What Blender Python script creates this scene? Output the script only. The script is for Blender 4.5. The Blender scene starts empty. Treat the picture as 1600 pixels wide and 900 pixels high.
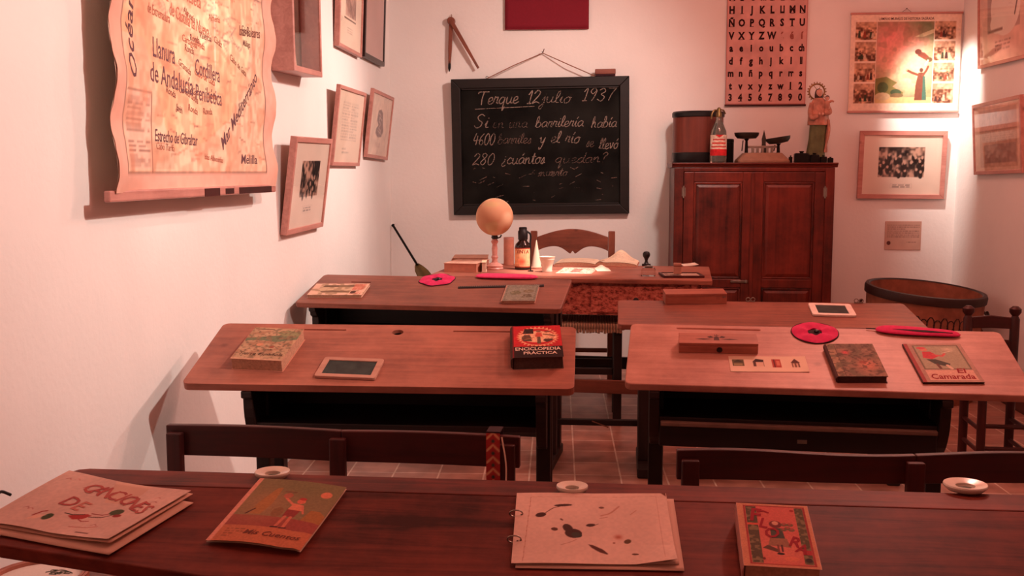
import bpy, bmesh, math, random
import numpy as np
from mathutils import Matrix, Vector, Euler
from math import sin, cos, tan, atan, atan2, pi, radians as R, sqrt

scene = bpy.context.scene
col = scene.collection
random.seed(7)

# ------------------------------------------------------------------ camera, light, exposure
FOC, EYE = 1650.0, 1.33                       # focal length in pixels of the 1600x900 frame, eye height
PITCH = atan((450 - 268) / FOC)
YAW = atan((930 - 800) / FOC * cos(PITCH))
cam_data = bpy.data.cameras.new('camera')
cam_data.sensor_width = 36.0
cam_data.lens = 36.0 * FOC / 1600.0
cam_data.clip_start = 0.02
cam = bpy.data.objects.new('camera', cam_data)
cam.location = (0, 0, EYE)
cam.rotation_euler = (pi / 2 - PITCH, 0, YAW)
col.objects.link(cam)
scene.camera = cam

scene.view_settings.view_transform = 'Standard'
scene.view_settings.look = 'None'
scene.view_settings.gamma = 1.0
scene.view_settings.use_curve_mapping = False
scene.view_settings.exposure = 0.0

world = bpy.data.worlds.new('world')
scene.world = world
world.use_nodes = True
world.node_tree.nodes['Background'].inputs[0].default_value = (1.0, 0.36, 0.27, 1)
world.node_tree.nodes['Background'].inputs[1].default_value = 0.05

LAMP = (1.0, 0.60, 0.50)
def spot(name, loc, target, power, size_deg, blend=0.6, radius=0.05, color=LAMP):
    d = bpy.data.lights.new(name, 'SPOT')
    d.energy = power; d.spot_size = R(size_deg); d.spot_blend = blend
    d.shadow_soft_size = radius; d.color = color
    o = bpy.data.objects.new(name, d); col.objects.link(o)
    o.location = loc
    o.rotation_euler = (Vector(target) - Vector(loc)).to_track_quat('-Z', 'Y').to_euler()
    return o
def fill_point(name, loc, power, radius=0.06, color=LAMP):
    d = bpy.data.lights.new(name, 'POINT')
    d.energy = power; d.shadow_soft_size = radius; d.color = color
    o = bpy.data.objects.new(name, d); col.objects.link(o); o.location = loc
    return o
WARM = (1.0, 0.84, 0.74)
RED = (1.0, 0.30, 0.22)
spot('spot_map', (1.05, 2.3, 2.70), (-1.40, 3.25, 1.60), 235, 72, 1.0, 0.04, WARM)
spot('spot_pictures', (0.65, 5.7, 2.72), (-1.40, 5.0, 1.35), 190, 84, 1.0, 0.05, WARM)
spot('spot_left_wall', (0.75, 5.2, 2.72), (-0.85, 6.9, 1.15), 140, 96, 1.0, 0.08, WARM)
spot('spot_corner', (1.90, 6.70, 2.50), (2.28, 7.16, 1.70), 170, 54, 1.0, 0.03, WARM)
spot('spot_teacher_table', (0.30, 5.35, 2.72), (-0.20, 5.82, 0.84), 460, 20, 0.9, 0.03, WARM)
spot('spot_desks', (1.35, 4.5, 2.70), (0.4, 3.4, 0.7), 75, 120, 1.0, 0.06, (1.0, 0.55, 0.45))
spot('spot_map_close', (0.1, 3.5, 2.78), (-1.33, 3.42, 1.78), 75, 34, 1.0, 0.03, WARM)
fill_point('red_fill', (0.4, 2.2, 2.75), 30, 0.15, RED)  # added fill light that reddens the dim parts, not a real bulb
fill_point('red_fill_back', (1.2, 4.9, 2.75), 50, 0.25, RED)  # added red fill for the right and back of the room, no lamp there

# ------------------------------------------------------------------ pixel <-> place helpers
_r = Vector((cos(YAW), sin(YAW), 0))
_f = Vector((-sin(YAW) * cos(PITCH), cos(YAW) * cos(PITCH), -sin(PITCH)))
_u = _r.cross(_f)
_c = Vector((0, 0, EYE))
def ray(x, y): return _f + _r * ((x - 800) / FOC) - _u * ((y - 450) / FOC)
def on_z(x, y, z): d = ray(x, y); return _c + d * ((z - EYE) / d.z)
def on_y(x, y, Y): d = ray(x, y); return _c + d * (Y / d.y)
def on_x(x, y, X): d = ray(x, y); return _c + d * (X / d.x)
def on_plane(x, y, M, lift=0.0):
    n = M.to_3x3() @ Vector((0, 0, 1)); p = M @ Vector((0, 0, lift)); d = ray(x, y)
    return M.inverted() @ (_c + d * ((p - _c).dot(n) / d.dot(n)))

# ------------------------------------------------------------------ materials
def lin(c):
    return tuple((v / 12.92 if v <= 0.04045 else ((v + 0.055) / 1.055) ** 2.4) for v in c)
def rgb(r, g, b): return lin((r / 255, g / 255, b / 255))
def new_mat(name):
    m = bpy.data.materials.new(name); m.use_nodes = True
    return m, m.node_tree.nodes, m.node_tree.links, m.node_tree.nodes['Principled BSDF']
def plain(name, c, rough=0.6, metal=0.0, var=0.12, scale=30.0, bump=0.0, trans=0.0, ior=1.45, spec=0.5):
    m, N, L, b = new_mat(name)
    tc = N.new('ShaderNodeTexCoord'); nz = N.new('ShaderNodeTexNoise')
    nz.inputs['Scale'].default_value = scale; nz.inputs['Detail'].default_value = 5
    L.new(tc.outputs['Object'], nz.inputs['Vector'])
    cr = N.new('ShaderNodeValToRGB')
    cr.color_ramp.elements[0].position = 0.3; cr.color_ramp.elements[1].position = 0.7
    cr.color_ramp.elements[0].color = tuple(v * (1 - var) for v in c) + (1,)
    cr.color_ramp.elements[1].color = tuple(min(1, v * (1 + var)) for v in c) + (1,)
    L.new(nz.outputs['Fac'], cr.inputs['Fac']); L.new(cr.outputs['Color'], b.inputs['Base Color'])
    b.inputs['Roughness'].default_value = rough; b.inputs['Metallic'].default_value = metal
    b.inputs['Transmission Weight'].default_value = trans; b.inputs['IOR'].default_value = ior
    b.inputs['Specular IOR Level'].default_value = spec
    if bump:
        bp = N.new('ShaderNodeBump'); bp.inputs['Strength'].default_value = bump; bp.inputs['Distance'].default_value = 0.004
        L.new(nz.outputs['Fac'], bp.inputs['Height']); L.new(bp.outputs['Normal'], b.inputs['Normal'])
    return m
def wood(name, dark, light, rough=0.45, axis='X', scale=1.0, stain=0.5, spec=0.4, bump=0.15):
    """grain runs along `axis`; large blotches of wear (`stain`) and fine fibres"""
    m, N, L, b = new_mat(name)
    tc = N.new('ShaderNodeTexCoord')
    oi = N.new('ShaderNodeObjectInfo')
    off = N.new('ShaderNodeVectorMath'); off.operation = 'MULTIPLY_ADD'
    L.new(oi.outputs['Random'], off.inputs[0]); off.inputs[1].default_value = (13.1, 7.7, 5.3)
    L.new(tc.outputs['Object'], off.inputs[2])
    mp = N.new('ShaderNodeMapping')
    s = [34.0, 34.0, 34.0]; s['XYZ'.index(axis)] = 2.2
    mp.inputs['Scale'].default_value = [v * scale for v in s]
    L.new(off.outputs[0], mp.inputs['Vector'])
    n1 = N.new('ShaderNodeTexNoise'); n1.inputs['Scale'].default_value = 1.0; n1.inputs['Detail'].default_value = 8
    n1.inputs['Roughness'].default_value = 0.65; n1.inputs['Distortion'].default_value = 0.8
    L.new(mp.outputs[0], n1.inputs['Vector'])
    n2 = N.new('ShaderNodeTexNoise'); n2.inputs['Scale'].default_value = 3.2 * scale; n2.inputs['Detail'].default_value = 6
    n2.inputs['Roughness'].default_value = 0.7
    L.new(off.outputs[0], n2.inputs['Vector'])
    mx = N.new('ShaderNodeMix'); mx.data_type = 'FLOAT'; mx.inputs[0].default_value = stain
    L.new(n1.outputs['Fac'], mx.inputs[2]); L.new(n2.outputs['Fac'], mx.inputs[3])
    cr = N.new('ShaderNodeValToRGB')
    cr.color_ramp.elements[0].position = 0.37; cr.color_ramp.elements[1].position = 0.61
    cr.color_ramp.elements[0].color = tuple(dark) + (1,); cr.color_ramp.elements[1].color = tuple(light) + (1,)
    L.new(mx.outputs[0], cr.inputs['Fac'])
    # knots / ink spots
    vo = N.new('ShaderNodeTexVoronoi'); vo.inputs['Scale'].default_value = 5.5 * scale
    L.new(off.outputs[0], vo.inputs['Vector'])
    kr = N.new('ShaderNodeValToRGB'); kr.color_ramp.elements[0].position = 0.02; kr.color_ramp.elements[1].position = 0.10
    kr.color_ramp.elements[0].color = (0.45, 0.4, 0.4, 1); kr.color_ramp.elements[1].color = (1, 1, 1, 1)
    L.new(vo.outputs['Distance'], kr.inputs['Fac'])
    mu = N.new('ShaderNodeMix'); mu.data_type = 'RGBA'; mu.blend_type = 'MULTIPLY'; mu.inputs[0].default_value = 0.8
    L.new(cr.outputs['Color'], mu.inputs[6]); L.new(kr.outputs['Color'], mu.inputs[7])
    L.new(mu.outputs[2], b.inputs['Base Color'])
    b.inputs['Roughness'].default_value = rough; b.inputs['Specular IOR Level'].default_value = spec
    bp = N.new('ShaderNodeBump'); bp.inputs['Strength'].default_value = bump; bp.inputs['Distance'].default_value = 0.002
    L.new(n1.outputs['Fac'], bp.inputs['Height']); L.new(bp.outputs['Normal'], b.inputs['Normal'])
    return m
def plaster(name, c, rough=0.9):
    m, N, L, b = new_mat(name)
    tc = N.new('ShaderNodeTexCoord')
    n1 = N.new('ShaderNodeTexNoise'); n1.inputs['Scale'].default_value = 2.2; n1.inputs['Detail'].default_value = 4
    n2 = N.new('ShaderNodeTexNoise'); n2.inputs['Scale'].default_value = 45; n2.inputs['Detail'].default_value = 6
    for n in (n1, n2): L.new(tc.outputs['Object'], n.inputs['Vector'])
    cr = N.new('ShaderNodeValToRGB'); cr.color_ramp.elements[0].position = 0.35; cr.color_ramp.elements[1].position = 0.65
    cr.color_ramp.elements[0].color = tuple(v * 0.95 for v in c) + (1,); cr.color_ramp.elements[1].color = tuple(c) + (1,)
    L.new(n1.outputs['Fac'], cr.inputs['Fac']); L.new(cr.outputs['Color'], b.inputs['Base Color'])
    b.inputs['Roughness'].default_value = rough; b.inputs['Specular IOR Level'].default_value = 0.15
    ad = N.new('ShaderNodeMath'); ad.operation = 'MULTIPLY_ADD'; ad.inputs[1].default_value = 4.0
    L.new(n1.outputs['Fac'], ad.inputs[0]); L.new(n2.outputs['Fac'], ad.inputs[2])
    bp = N.new('ShaderNodeBump'); bp.inputs['Strength'].default_value = 0.22; bp.inputs['Distance'].default_value = 0.005
    L.new(ad.outputs[0], bp.inputs['Height']); L.new(bp.outputs['Normal'], b.inputs['Normal'])
    return m
def tiles(name):
    m, N, L, b = new_mat(name)
    tc = N.new('ShaderNodeTexCoord'); br = N.new('ShaderNodeTexBrick')
    br.offset = 0.0; br.squash = 1.0
    mp = N.new('ShaderNodeMapping'); mp.inputs['Rotation'].default_value = (0, 0, R(-2)); mp.inputs['Location'].default_value = (0.12, 0.05, 0)
    L.new(tc.outputs['Object'], mp.inputs['Vector']); L.new(mp.outputs[0], br.inputs['Vector'])
    br.inputs['Scale'].default_value = 1.0; br.inputs['Brick Width'].default_value = 0.20; br.inputs['Row Height'].default_value = 0.20
    br.inputs['Mortar Size'].default_value = 0.004; br.inputs['Mortar Smooth'].default_value = 0.2
    br.inputs['Color1'].default_value = rgb(190, 138, 120) + (1,); br.inputs['Color2'].default_value = rgb(162, 112, 97) + (1,)
    br.inputs['Mortar'].default_value = rgb(222, 196, 180) + (1,)
    nz = N.new('ShaderNodeTexNoise'); nz.inputs['Scale'].default_value = 9; nz.inputs['Detail'].default_value = 7
    L.new(tc.outputs['Object'], nz.inputs['Vector'])
    cr = N.new('ShaderNodeValToRGB'); cr.color_ramp.elements[0].position = 0.35; cr.color_ramp.elements[1].position = 0.65
    cr.color_ramp.elements[0].color = (0.62, 0.58, 0.55, 1); cr.color_ramp.elements[1].color = (1, 1, 1, 1)
    L.new(nz.outputs['Fac'], cr.inputs['Fac'])
    mu = N.new('ShaderNodeMix'); mu.data_type = 'RGBA'; mu.blend_type = 'MULTIPLY'; mu.inputs[0].default_value = 1
    L.new(br.outputs['Color'], mu.inputs[6]); L.new(cr.outputs['Color'], mu.inputs[7]); L.new(mu.outputs[2], b.inputs['Base Color'])
    b.inputs['Roughness'].default_value = 0.38
    bp = N.new('ShaderNodeBump'); bp.invert = True; bp.inputs['Strength'].default_value = 0.5; bp.inputs['Distance'].default_value = 0.002
    L.new(br.outputs['Fac'], bp.inputs['Height']); L.new(bp.outputs['Normal'], b.inputs['Normal'])
    return m
def chipped(name, c1, c2, c3):
    """old paint worn through to dark wood"""
    m, N, L, b = new_mat(name)
    tc = N.new('ShaderNodeTexCoord'); nz = N.new('ShaderNodeTexNoise')
    mp = N.new('ShaderNodeMapping'); mp.inputs['Scale'].default_value = (18, 18, 30)
    L.new(tc.outputs['Object'], mp.inputs['Vector']); L.new(mp.outputs[0], nz.inputs['Vector'])
    nz.inputs['Scale'].default_value = 2; nz.inputs['Detail'].default_value = 8; nz.inputs['Roughness'].default_value = 0.72
    cr = N.new('ShaderNodeValToRGB'); e = cr.color_ramp.elements
    e[0].position = 0.40; e[0].color = tuple(c1) + (1,); e[1].position = 0.62; e[1].color = tuple(c3) + (1,)
    k = e.new(0.49); k.color = tuple(c2) + (1,)
    L.new(nz.outputs['Fac'], cr.inputs['Fac']); L.new(cr.outputs['Color'], b.inputs['Base Color'])
    b.inputs['Roughness'].default_value = 0.7
    return m
def printed(name, rough=0.75, spec=0.2):
    m, N, L, b = new_mat(name)
    at = N.new('ShaderNodeVertexColor'); at.layer_name = 'print'
    L.new(at.outputs['Color'], b.inputs['Base Color'])
    b.inputs['Roughness'].default_value = rough; b.inputs['Specular IOR Level'].default_value = spec
    return m
def pane(name):
    m, N, L, b = new_mat(name); N.remove(b)
    t = N.new('ShaderNodeBsdfTransparent'); g = N.new('ShaderNodeBsdfGlossy'); g.inputs['Roughness'].default_value = 0.02
    lw = N.new('ShaderNodeLayerWeight'); lw.inputs['Blend'].default_value = 0.5
    pw = N.new('ShaderNodeMath'); pw.operation = 'POWER'; pw.inputs[1].default_value = 5.0; L.new(lw.outputs['Facing'], pw.inputs[0])
    fr = N.new('ShaderNodeMath'); fr.operation = 'MULTIPLY_ADD'; fr.inputs[1].default_value = 0.5; fr.inputs[2].default_value = 0.03; L.new(pw.outputs[0], fr.inputs[0])
    nz = N.new('ShaderNodeTexNoise'); nz.inputs['Scale'].default_value = 3
    bp = N.new('ShaderNodeBump'); bp.inputs['Strength'].default_value = 0.02
    L.new(nz.outputs['Fac'], bp.inputs['Height']); L.new(bp.outputs['Normal'], g.inputs['Normal'])
    mx = N.new('ShaderNodeMixShader'); L.new(fr.outputs[0], mx.inputs[0]); L.new(t.outputs[0], mx.inputs[1]); L.new(g.outputs[0], mx.inputs[2])
    L.new(mx.outputs[0], N['Material Output'].inputs[0])
    return m
def chalk(name, c, density):
    m, N, L, b = new_mat(name)
    tc = N.new('ShaderNodeTexCoord'); nz = N.new('ShaderNodeTexNoise'); nz.inputs['Scale'].default_value = 160; nz.inputs['Detail'].default_value = 3
    L.new(tc.outputs['Object'], nz.inputs['Vector'])
    n2 = N.new('ShaderNodeTexNoise'); n2.inputs['Scale'].default_value = 9
    L.new(tc.outputs['Object'], n2.inputs['Vector'])
    ad = N.new('ShaderNodeMath'); ad.operation = 'ADD'; L.new(nz.outputs['Fac'], ad.inputs[0]); L.new(n2.outputs['Fac'], ad.inputs[1])
    mr = N.new('ShaderNodeMapRange'); mr.inputs['From Min'].default_value = 1.25 - density * 0.7; mr.inputs['From Max'].default_value = 1.45 - density * 0.5
    L.new(ad.outputs[0], mr.inputs['Value']); L.new(mr.outputs[0], b.inputs['Alpha'])
    b.inputs['Base Color'].default_value = tuple(c) + (1,); b.inputs['Roughness'].default_value = 1.0
    return m
def rush(name):
    m, N, L, b = new_mat(name)
    tc = N.new('ShaderNodeTexCoord'); wv = N.new('ShaderNodeTexWave'); wv.inputs['Scale'].default_value = 22; wv.inputs['Distortion'].default_value = 2.5
    wv.bands_direction = 'X'; L.new(tc.outputs['Object'], wv.inputs['Vector'])
    cr = N.new('ShaderNodeValToRGB'); cr.color_ramp.elements[0].color = rgb(124, 90, 70) + (1,); cr.color_ramp.elements[1].color = rgb(176, 138, 110) + (1,)
    L.new(wv.outputs['Fac'], cr.inputs['Fac']); L.new(cr.outputs['Color'], b.inputs['Base Color'])
    bp = N.new('ShaderNodeBump'); bp.inputs['Distance'].default_value = 0.006; L.new(wv.outputs['Fac'], bp.inputs['Height']); L.new(bp.outputs['Normal'], b.inputs['Normal'])
    b.inputs['Roughness'].default_value = 0.85
    return m

M = {}
M['wall'] = plaster('plaster_white', rgb(239, 236, 233))
M['ceiling'] = plaster('plaster_ceiling', rgb(232, 226, 220))
M['floor'] = tiles('terracotta_tiles')
M['top'] = wood('desk_top_wood', rgb(128, 72, 58), rgb(176, 106, 86), 0.5, 'X', stain=0.6)
M['top_pale'] = wood('desk_top_pale_wood', rgb(158, 100, 86), rgb(202, 142, 124), 0.5, 'X', stain=0.65)
M['top_brown'] = wood('desk_top_brown_wood', rgb(104, 58, 46), rgb(152, 90, 72), 0.45, 'X', stain=0.5)
M['top_dark'] = wood('desk_top_dark_wood', rgb(58, 20, 16), rgb(130, 58, 45), 0.55, 'X', stain=0.55, spec=0.15)
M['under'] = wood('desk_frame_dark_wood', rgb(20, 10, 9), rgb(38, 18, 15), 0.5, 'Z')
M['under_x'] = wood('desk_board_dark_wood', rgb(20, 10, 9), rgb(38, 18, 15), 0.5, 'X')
M['bench'] = wood('bench_mahogany', rgb(44, 12, 11), rgb(74, 22, 19), 0.45, 'X')
M['bench_z'] = wood('bench_mahogany_upright', rgb(44, 12, 11), rgb(74, 22, 19), 0.45, 'Z')
M['cabinet'] = wood('cabinet_red_wood', rgb(34, 8, 7), rgb(124, 46, 33), 0.42, 'Z', scale=0.6, stain=0.7)
M['cabinet_x'] = wood('cabinet_red_wood_cross', rgb(62, 18, 14), rgb(112, 44, 32), 0.4, 'X', scale=0.7, stain=0.5)
M['table'] = wood('teacher_table_wood', rgb(120, 66, 54), rgb(178, 108, 88), 0.5, 'X')
M['apron'] = chipped('worn_red_paint', rgb(110, 44, 36), rgb(200, 98, 82), rgb(226, 140, 118))
M['chair'] = wood('chair_brown_wood', rgb(98, 52, 40), rgb(138, 78, 60), 0.45, 'X')
M['chair_z'] = wood('chair_brown_wood_upright', rgb(98, 52, 40), rgb(138, 78, 60), 0.45, 'Z')
M['frame'] = wood('picture_frame_wood', rgb(172, 112, 102), rgb(206, 146, 134), 0.4, 'X')
M['lit_edge'] = wood('lit_grey_edge', rgb(96, 72, 62), rgb(140, 108, 94), 0.6, 'X')  # paler grey stands in for light on the shelf's top edge
M['frame_black'] = wood('picture_frame_black', rgb(24, 12, 11), rgb(52, 26, 22), 0.35, 'Z')
M['board_frame'] = wood('blackboard_frame', rgb(12, 10, 10), rgb(26, 20, 18), 0.5, 'X')
M['slate'] = plain('slate_black', rgb(24, 23, 21), 0.9, var=0.85, scale=4, spec=0.15)
M['slate_smear'] = plain('slate_smeared', rgb(46, 50, 46), 0.8, var=0.45, scale=22)
M['slate_wood'] = wood('slate_frame_wood', rgb(158, 108, 92), rgb(190, 138, 118), 0.6, 'X')
M['slate_white'] = plain('slate_frame_white', rgb(226, 204, 192), 0.6)
M['pencil_box'] = wood('pencil_box_wood', rgb(140, 78, 62), rgb(184, 112, 92), 0.5, 'X')
M['box_dark'] = plain('box_emblem', rgb(70, 30, 24), 0.7)
M['ink'] = plain('ink_black', rgb(14, 10, 12), 0.4)
M['black_metal'] = plain('black_iron', rgb(20, 17, 17), 0.45, 0.6)
M['metal'] = plain('worn_steel', rgb(150, 140, 130), 0.35, 0.9)
M['brass'] = plain('old_brass', rgb(120, 100, 64), 0.4, 0.8)
M['pan'] = plain('scale_pan_metal', rgb(66, 62, 56), 0.4, 0.7)
M['cream_enamel'] = plain('cream_enamel', rgb(150, 112, 90), 0.5)
M['china'] = plain('white_china', rgb(226, 216, 200), 0.22, var=0.04)
M['ink_residue'] = plain('dried_green_ink', rgb(70, 76, 52), 0.3)
M['felt'] = plain('red_felt', rgb(204, 34, 92), 0.9, var=0.12, scale=60, bump=0.2)
M['felt_pink'] = plain('pink_felt', rgb(218, 56, 108), 0.9, var=0.1, scale=60, bump=0.2)
M['felt_dark'] = plain('felt_dark', rgb(44, 12, 22), 0.9)
M['paper'] = plain('old_paper', rgb(222, 190, 168), 0.85, var=0.06, scale=12)
M['pages'] = plain('page_edges', rgb(180, 134, 108), 0.9, var=0.2, scale=160)
M['pages_dark'] = plain('dark_page_edges', rgb(74, 48, 40), 0.9, var=0.3, scale=160)
M['print'] = printed('printed_paper')
M['print_gloss'] = printed('printed_board', 0.5, 0.4)
M['glass'] = pane('picture_glass')
M['clear'] = plain('clear_glass', (0.9, 0.92, 0.9), 0.03, var=0.0, trans=1.0)
M['siphon_glass'] = plain('siphon_glass', (0.55, 0.62, 0.55), 0.05, var=0.0, trans=0.9)
M['bottle_glass'] = plain('dark_bottle_glass', rgb(26, 12, 10), 0.12, var=0.1)
M['rope'] = plain('string', rgb(140, 92, 74), 0.9)
M['red_cloth'] = plain('crimson_cloth', rgb(122, 12, 34), 0.85, var=0.06, scale=90)
M['chalk'] = chalk('chalk_white', rgb(158, 138, 126), 0.74)
M['chalk_faint'] = chalk('chalk_faint', rgb(120, 100, 90), 0.60)
M['leather_brown'] = wood('hat_box_leather', rgb(84, 34, 26), rgb(132, 60, 44), 0.4, 'Z', scale=0.4)
M['rush'] = rush('woven_rush')
M['tub'] = plain('tub_brown', rgb(148, 90, 68), 0.65, var=0.3, scale=14, bump=0.3)
M['tub_rim'] = plain('tub_rim_dark', rgb(44, 20, 16), 0.5)
M['tub_in'] = plain('tub_inside', rgb(84, 40, 28), 0.8, var=0.3, scale=10)
M['robe_green'] = plain('green_robe', rgb(98, 104, 66), 0.6, var=0.3, scale=18)
M['mantle'] = plain('ochre_mantle', rgb(180, 126, 106), 0.6, var=0.35, scale=30)
M['skin'] = plain('statue_skin', rgb(206, 156, 136), 0.5)
M['hair'] = plain('statue_hair', rgb(58, 30, 22), 0.6)
M['gold'] = plain('tarnished_gilt', rgb(150, 116, 70), 0.4, 0.6)
M['cardboard'] = plain('card_tube', rgb(196, 128, 106), 0.8)
M['hoop'] = wood('hoop_wood', rgb(150, 88, 70), rgb(186, 118, 98), 0.5, 'X')
M['linen'] = plain('white_linen', rgb(232, 222, 212), 0.95, var=0.04, scale=200)
M['eraser_wood'] = wood('eraser_wood', rgb(110, 58, 46), rgb(146, 86, 70), 0.6, 'X')
M['terracotta_trim'] = plain('terracotta_skirting', rgb(80, 42, 34), 0.5, var=0.25, scale=8)

# ------------------------------------------------------------------ mesh helpers
class MB:
    def __init__(s): s.v = []; s.f = []; s.mi = []; s.m = 0
    def add(s, vs, fs, mat=None):
        b = len(s.v); s.v += [tuple(p) for p in vs]; s.f += [tuple(b + i for i in f) for f in fs]
        s.mi += [s.m if mat is None else mat] * len(fs); return s
    def box(s, x0, x1, y0, y1, z0, z1, T=None, mat=None):
        vs = [Vector(p) for p in ((x0,y0,z0),(x1,y0,z0),(x1,y1,z0),(x0,y1,z0),(x0,y0,z1),(x1,y0,z1),(x1,y1,z1),(x0,y1,z1))]
        if T: vs = [T @ p for p in vs]
        return s.add(vs, [(3,2,1,0),(4,5,6,7),(0,1,5,4),(1,2,6,5),(2,3,7,6),(3,0,4,7)], mat)
    def prism(s, poly, t0, t1, axis='Z', T=None, mat=None):
        """poly in the plane normal to axis: Z->(x,y), Y->(x,z), X->(y,z)"""
        n = len(poly)
        def P(a, b, t): return Vector((a, b, t)) if axis == 'Z' else Vector((a, t, b)) if axis == 'Y' else Vector((t, a, b))
        vs = [P(a, b, t0) for a, b in poly] + [P(a, b, t1) for a, b in poly]
        if T: vs = [T @ p for p in vs]
        fs = [tuple(range(n))[::-1], tuple(range(n, 2 * n))] + [(i, (i + 1) % n, n + (i + 1) % n, n + i) for i in range(n)]
        return s.add(vs, fs, mat)
    def lathe(s, prof, seg=32, c=(0,0,0), T=None, mat=None, cap=True, sx=1, sy=1):
        vs = []; n = len(prof)
        for r, z in prof:
            for k in range(seg):
                a = 2 * pi * k / seg; vs.append(Vector((c[0] + r * cos(a) * sx, c[1] + r * sin(a) * sy, c[2] + z)))
        if T: vs = [T @ p for p in vs]
        fs = [(i*seg+k, i*seg+(k+1)%seg, (i+1)*seg+(k+1)%seg, (i+1)*seg+k) for i in range(n-1) for k in range(seg)]
        if cap: fs += [tuple(range(seg))[::-1], tuple((n-1)*seg + k for k in range(seg))]
        return s.add(vs, fs, mat)
    def tube(s, pts, r, seg=8, mat=None, closed=False):
        pts = [Vector(p) for p in pts]; n = len(pts); vs = []
        rr = r if isinstance(r, (list, tuple)) else [r] * n
        prev = None
        for i, p in enumerate(pts):
            if closed: t = pts[(i+1) % n] - pts[i-1]
            else: t = pts[min(i+1, n-1)] - pts[max(i-1, 0)]
            t.normalize()
            if prev is None:
                a = Vector((0,0,1)) if abs(t.z) < 0.9 else Vector((1,0,0)); u = t.cross(a).normalized()
            else:
                u = (prev - t * prev.dot(t)).normalized()
            prev = u; w = t.cross(u)
            for k in range(seg):
                a = 2*pi*k/seg; vs.append(p + (u*cos(a) + w*sin(a)) * rr[i])
        m = n if closed else n - 1
        fs = [(i*seg+k, i*seg+(k+1)%seg, ((i+1)%n)*seg+(k+1)%seg, ((i+1)%n)*seg+k) for i in range(m) for k in range(seg)]
        if not closed: fs += [tuple(range(seg))[::-1], tuple((n-1)*seg+k for k in range(seg))]
        return s.add(vs, fs, mat)
    def loft(s, rings, cap=True, mat=None):
        n = len(rings); k = len(rings[0]); vs = [p for r in rings for p in r]
        fs = [(i*k+j, i*k+(j+1)%k, (i+1)*k+(j+1)%k, (i+1)*k+j) for i in range(n-1) for j in range(k)]
        if cap: fs += [tuple(range(k))[::-1], tuple((n-1)*k+j for j in range(k))]
        return s.add(vs, fs, mat)
    def build(s, name, mat, parent=None, smooth=False, bevel=0.0, seg=2, T=None):
        me = bpy.data.meshes.new(name)
        vs = [T @ Vector(p) for p in s.v] if T else s.v
        me.from_pydata([tuple(p) for p in vs], [], s.f)
        mats = mat if isinstance(mat, (list, tuple)) else [mat]
        for m in mats: me.materials.append(m)
        me.polygons.foreach_set('material_index', s.mi)
        bm = bmesh.new(); bm.from_mesh(me); bmesh.ops.recalc_face_normals(bm, faces=bm.faces); bm.to_mesh(me); bm.free()
        if smooth:
            me.polygons.foreach_set('use_smooth', [True] * len(me.polygons))
            me.set_sharp_from_angle(angle=R(40))
        o = bpy.data.objects.new(name, me); col.objects.link(o)
        if parent: o.parent = parent
        if bevel:
            b = o.modifiers.new('bevel', 'BEVEL'); b.width = bevel; b.segments = seg; b.limit_method = 'ANGLE'; b.angle_limit = R(35)
        return o
def tag(o, label, cat, group=None):
    o['label'] = label; o['category'] = cat
    if group: o['group'] = group
    return o
def thing(name, label, cat, loc=(0,0,0), rot=(0,0,0), group=None):
    o = bpy.data.objects.new(name, None); col.objects.link(o); o.empty_display_size = 0.05
    o.location = loc; o.rotation_euler = rot
    return tag(o, label, cat, group)
def struct(o): o['kind'] = 'structure'; return o
def rrect(w, h, r, n=5, x0=0, y0=0):
    out = []
    for cx, cy, a0 in ((w-r, r, -90), (w-r, h-r, 0), (r, h-r, 90), (r, r, 180)):
        for k in range(n+1):
            a = R(a0 + 90*k/n); out.append((x0 + cx + r*cos(a), y0 + cy + r*sin(a)))
    return out
def catmull(pts, n=6):
    if len(pts) < 3: return [tuple(p) for p in pts]
    out = []; P = [np.array(p, float) for p in pts]; P = [2*P[0]-P[1]] + P + [2*P[-1]-P[-2]]
    for i in range(1, len(P)-2):
        for k in range(n):
            t = k / n
            out.append(tuple(0.5*((2*P[i]) + (-P[i-1]+P[i+1])*t + (2*P[i-1]-5*P[i]+4*P[i+1]-P[i+2])*t*t + (-P[i-1]+3*P[i]-3*P[i+1]+P[i+2])*t**3)))
    out.append(tuple(P[-2])); return out

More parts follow.
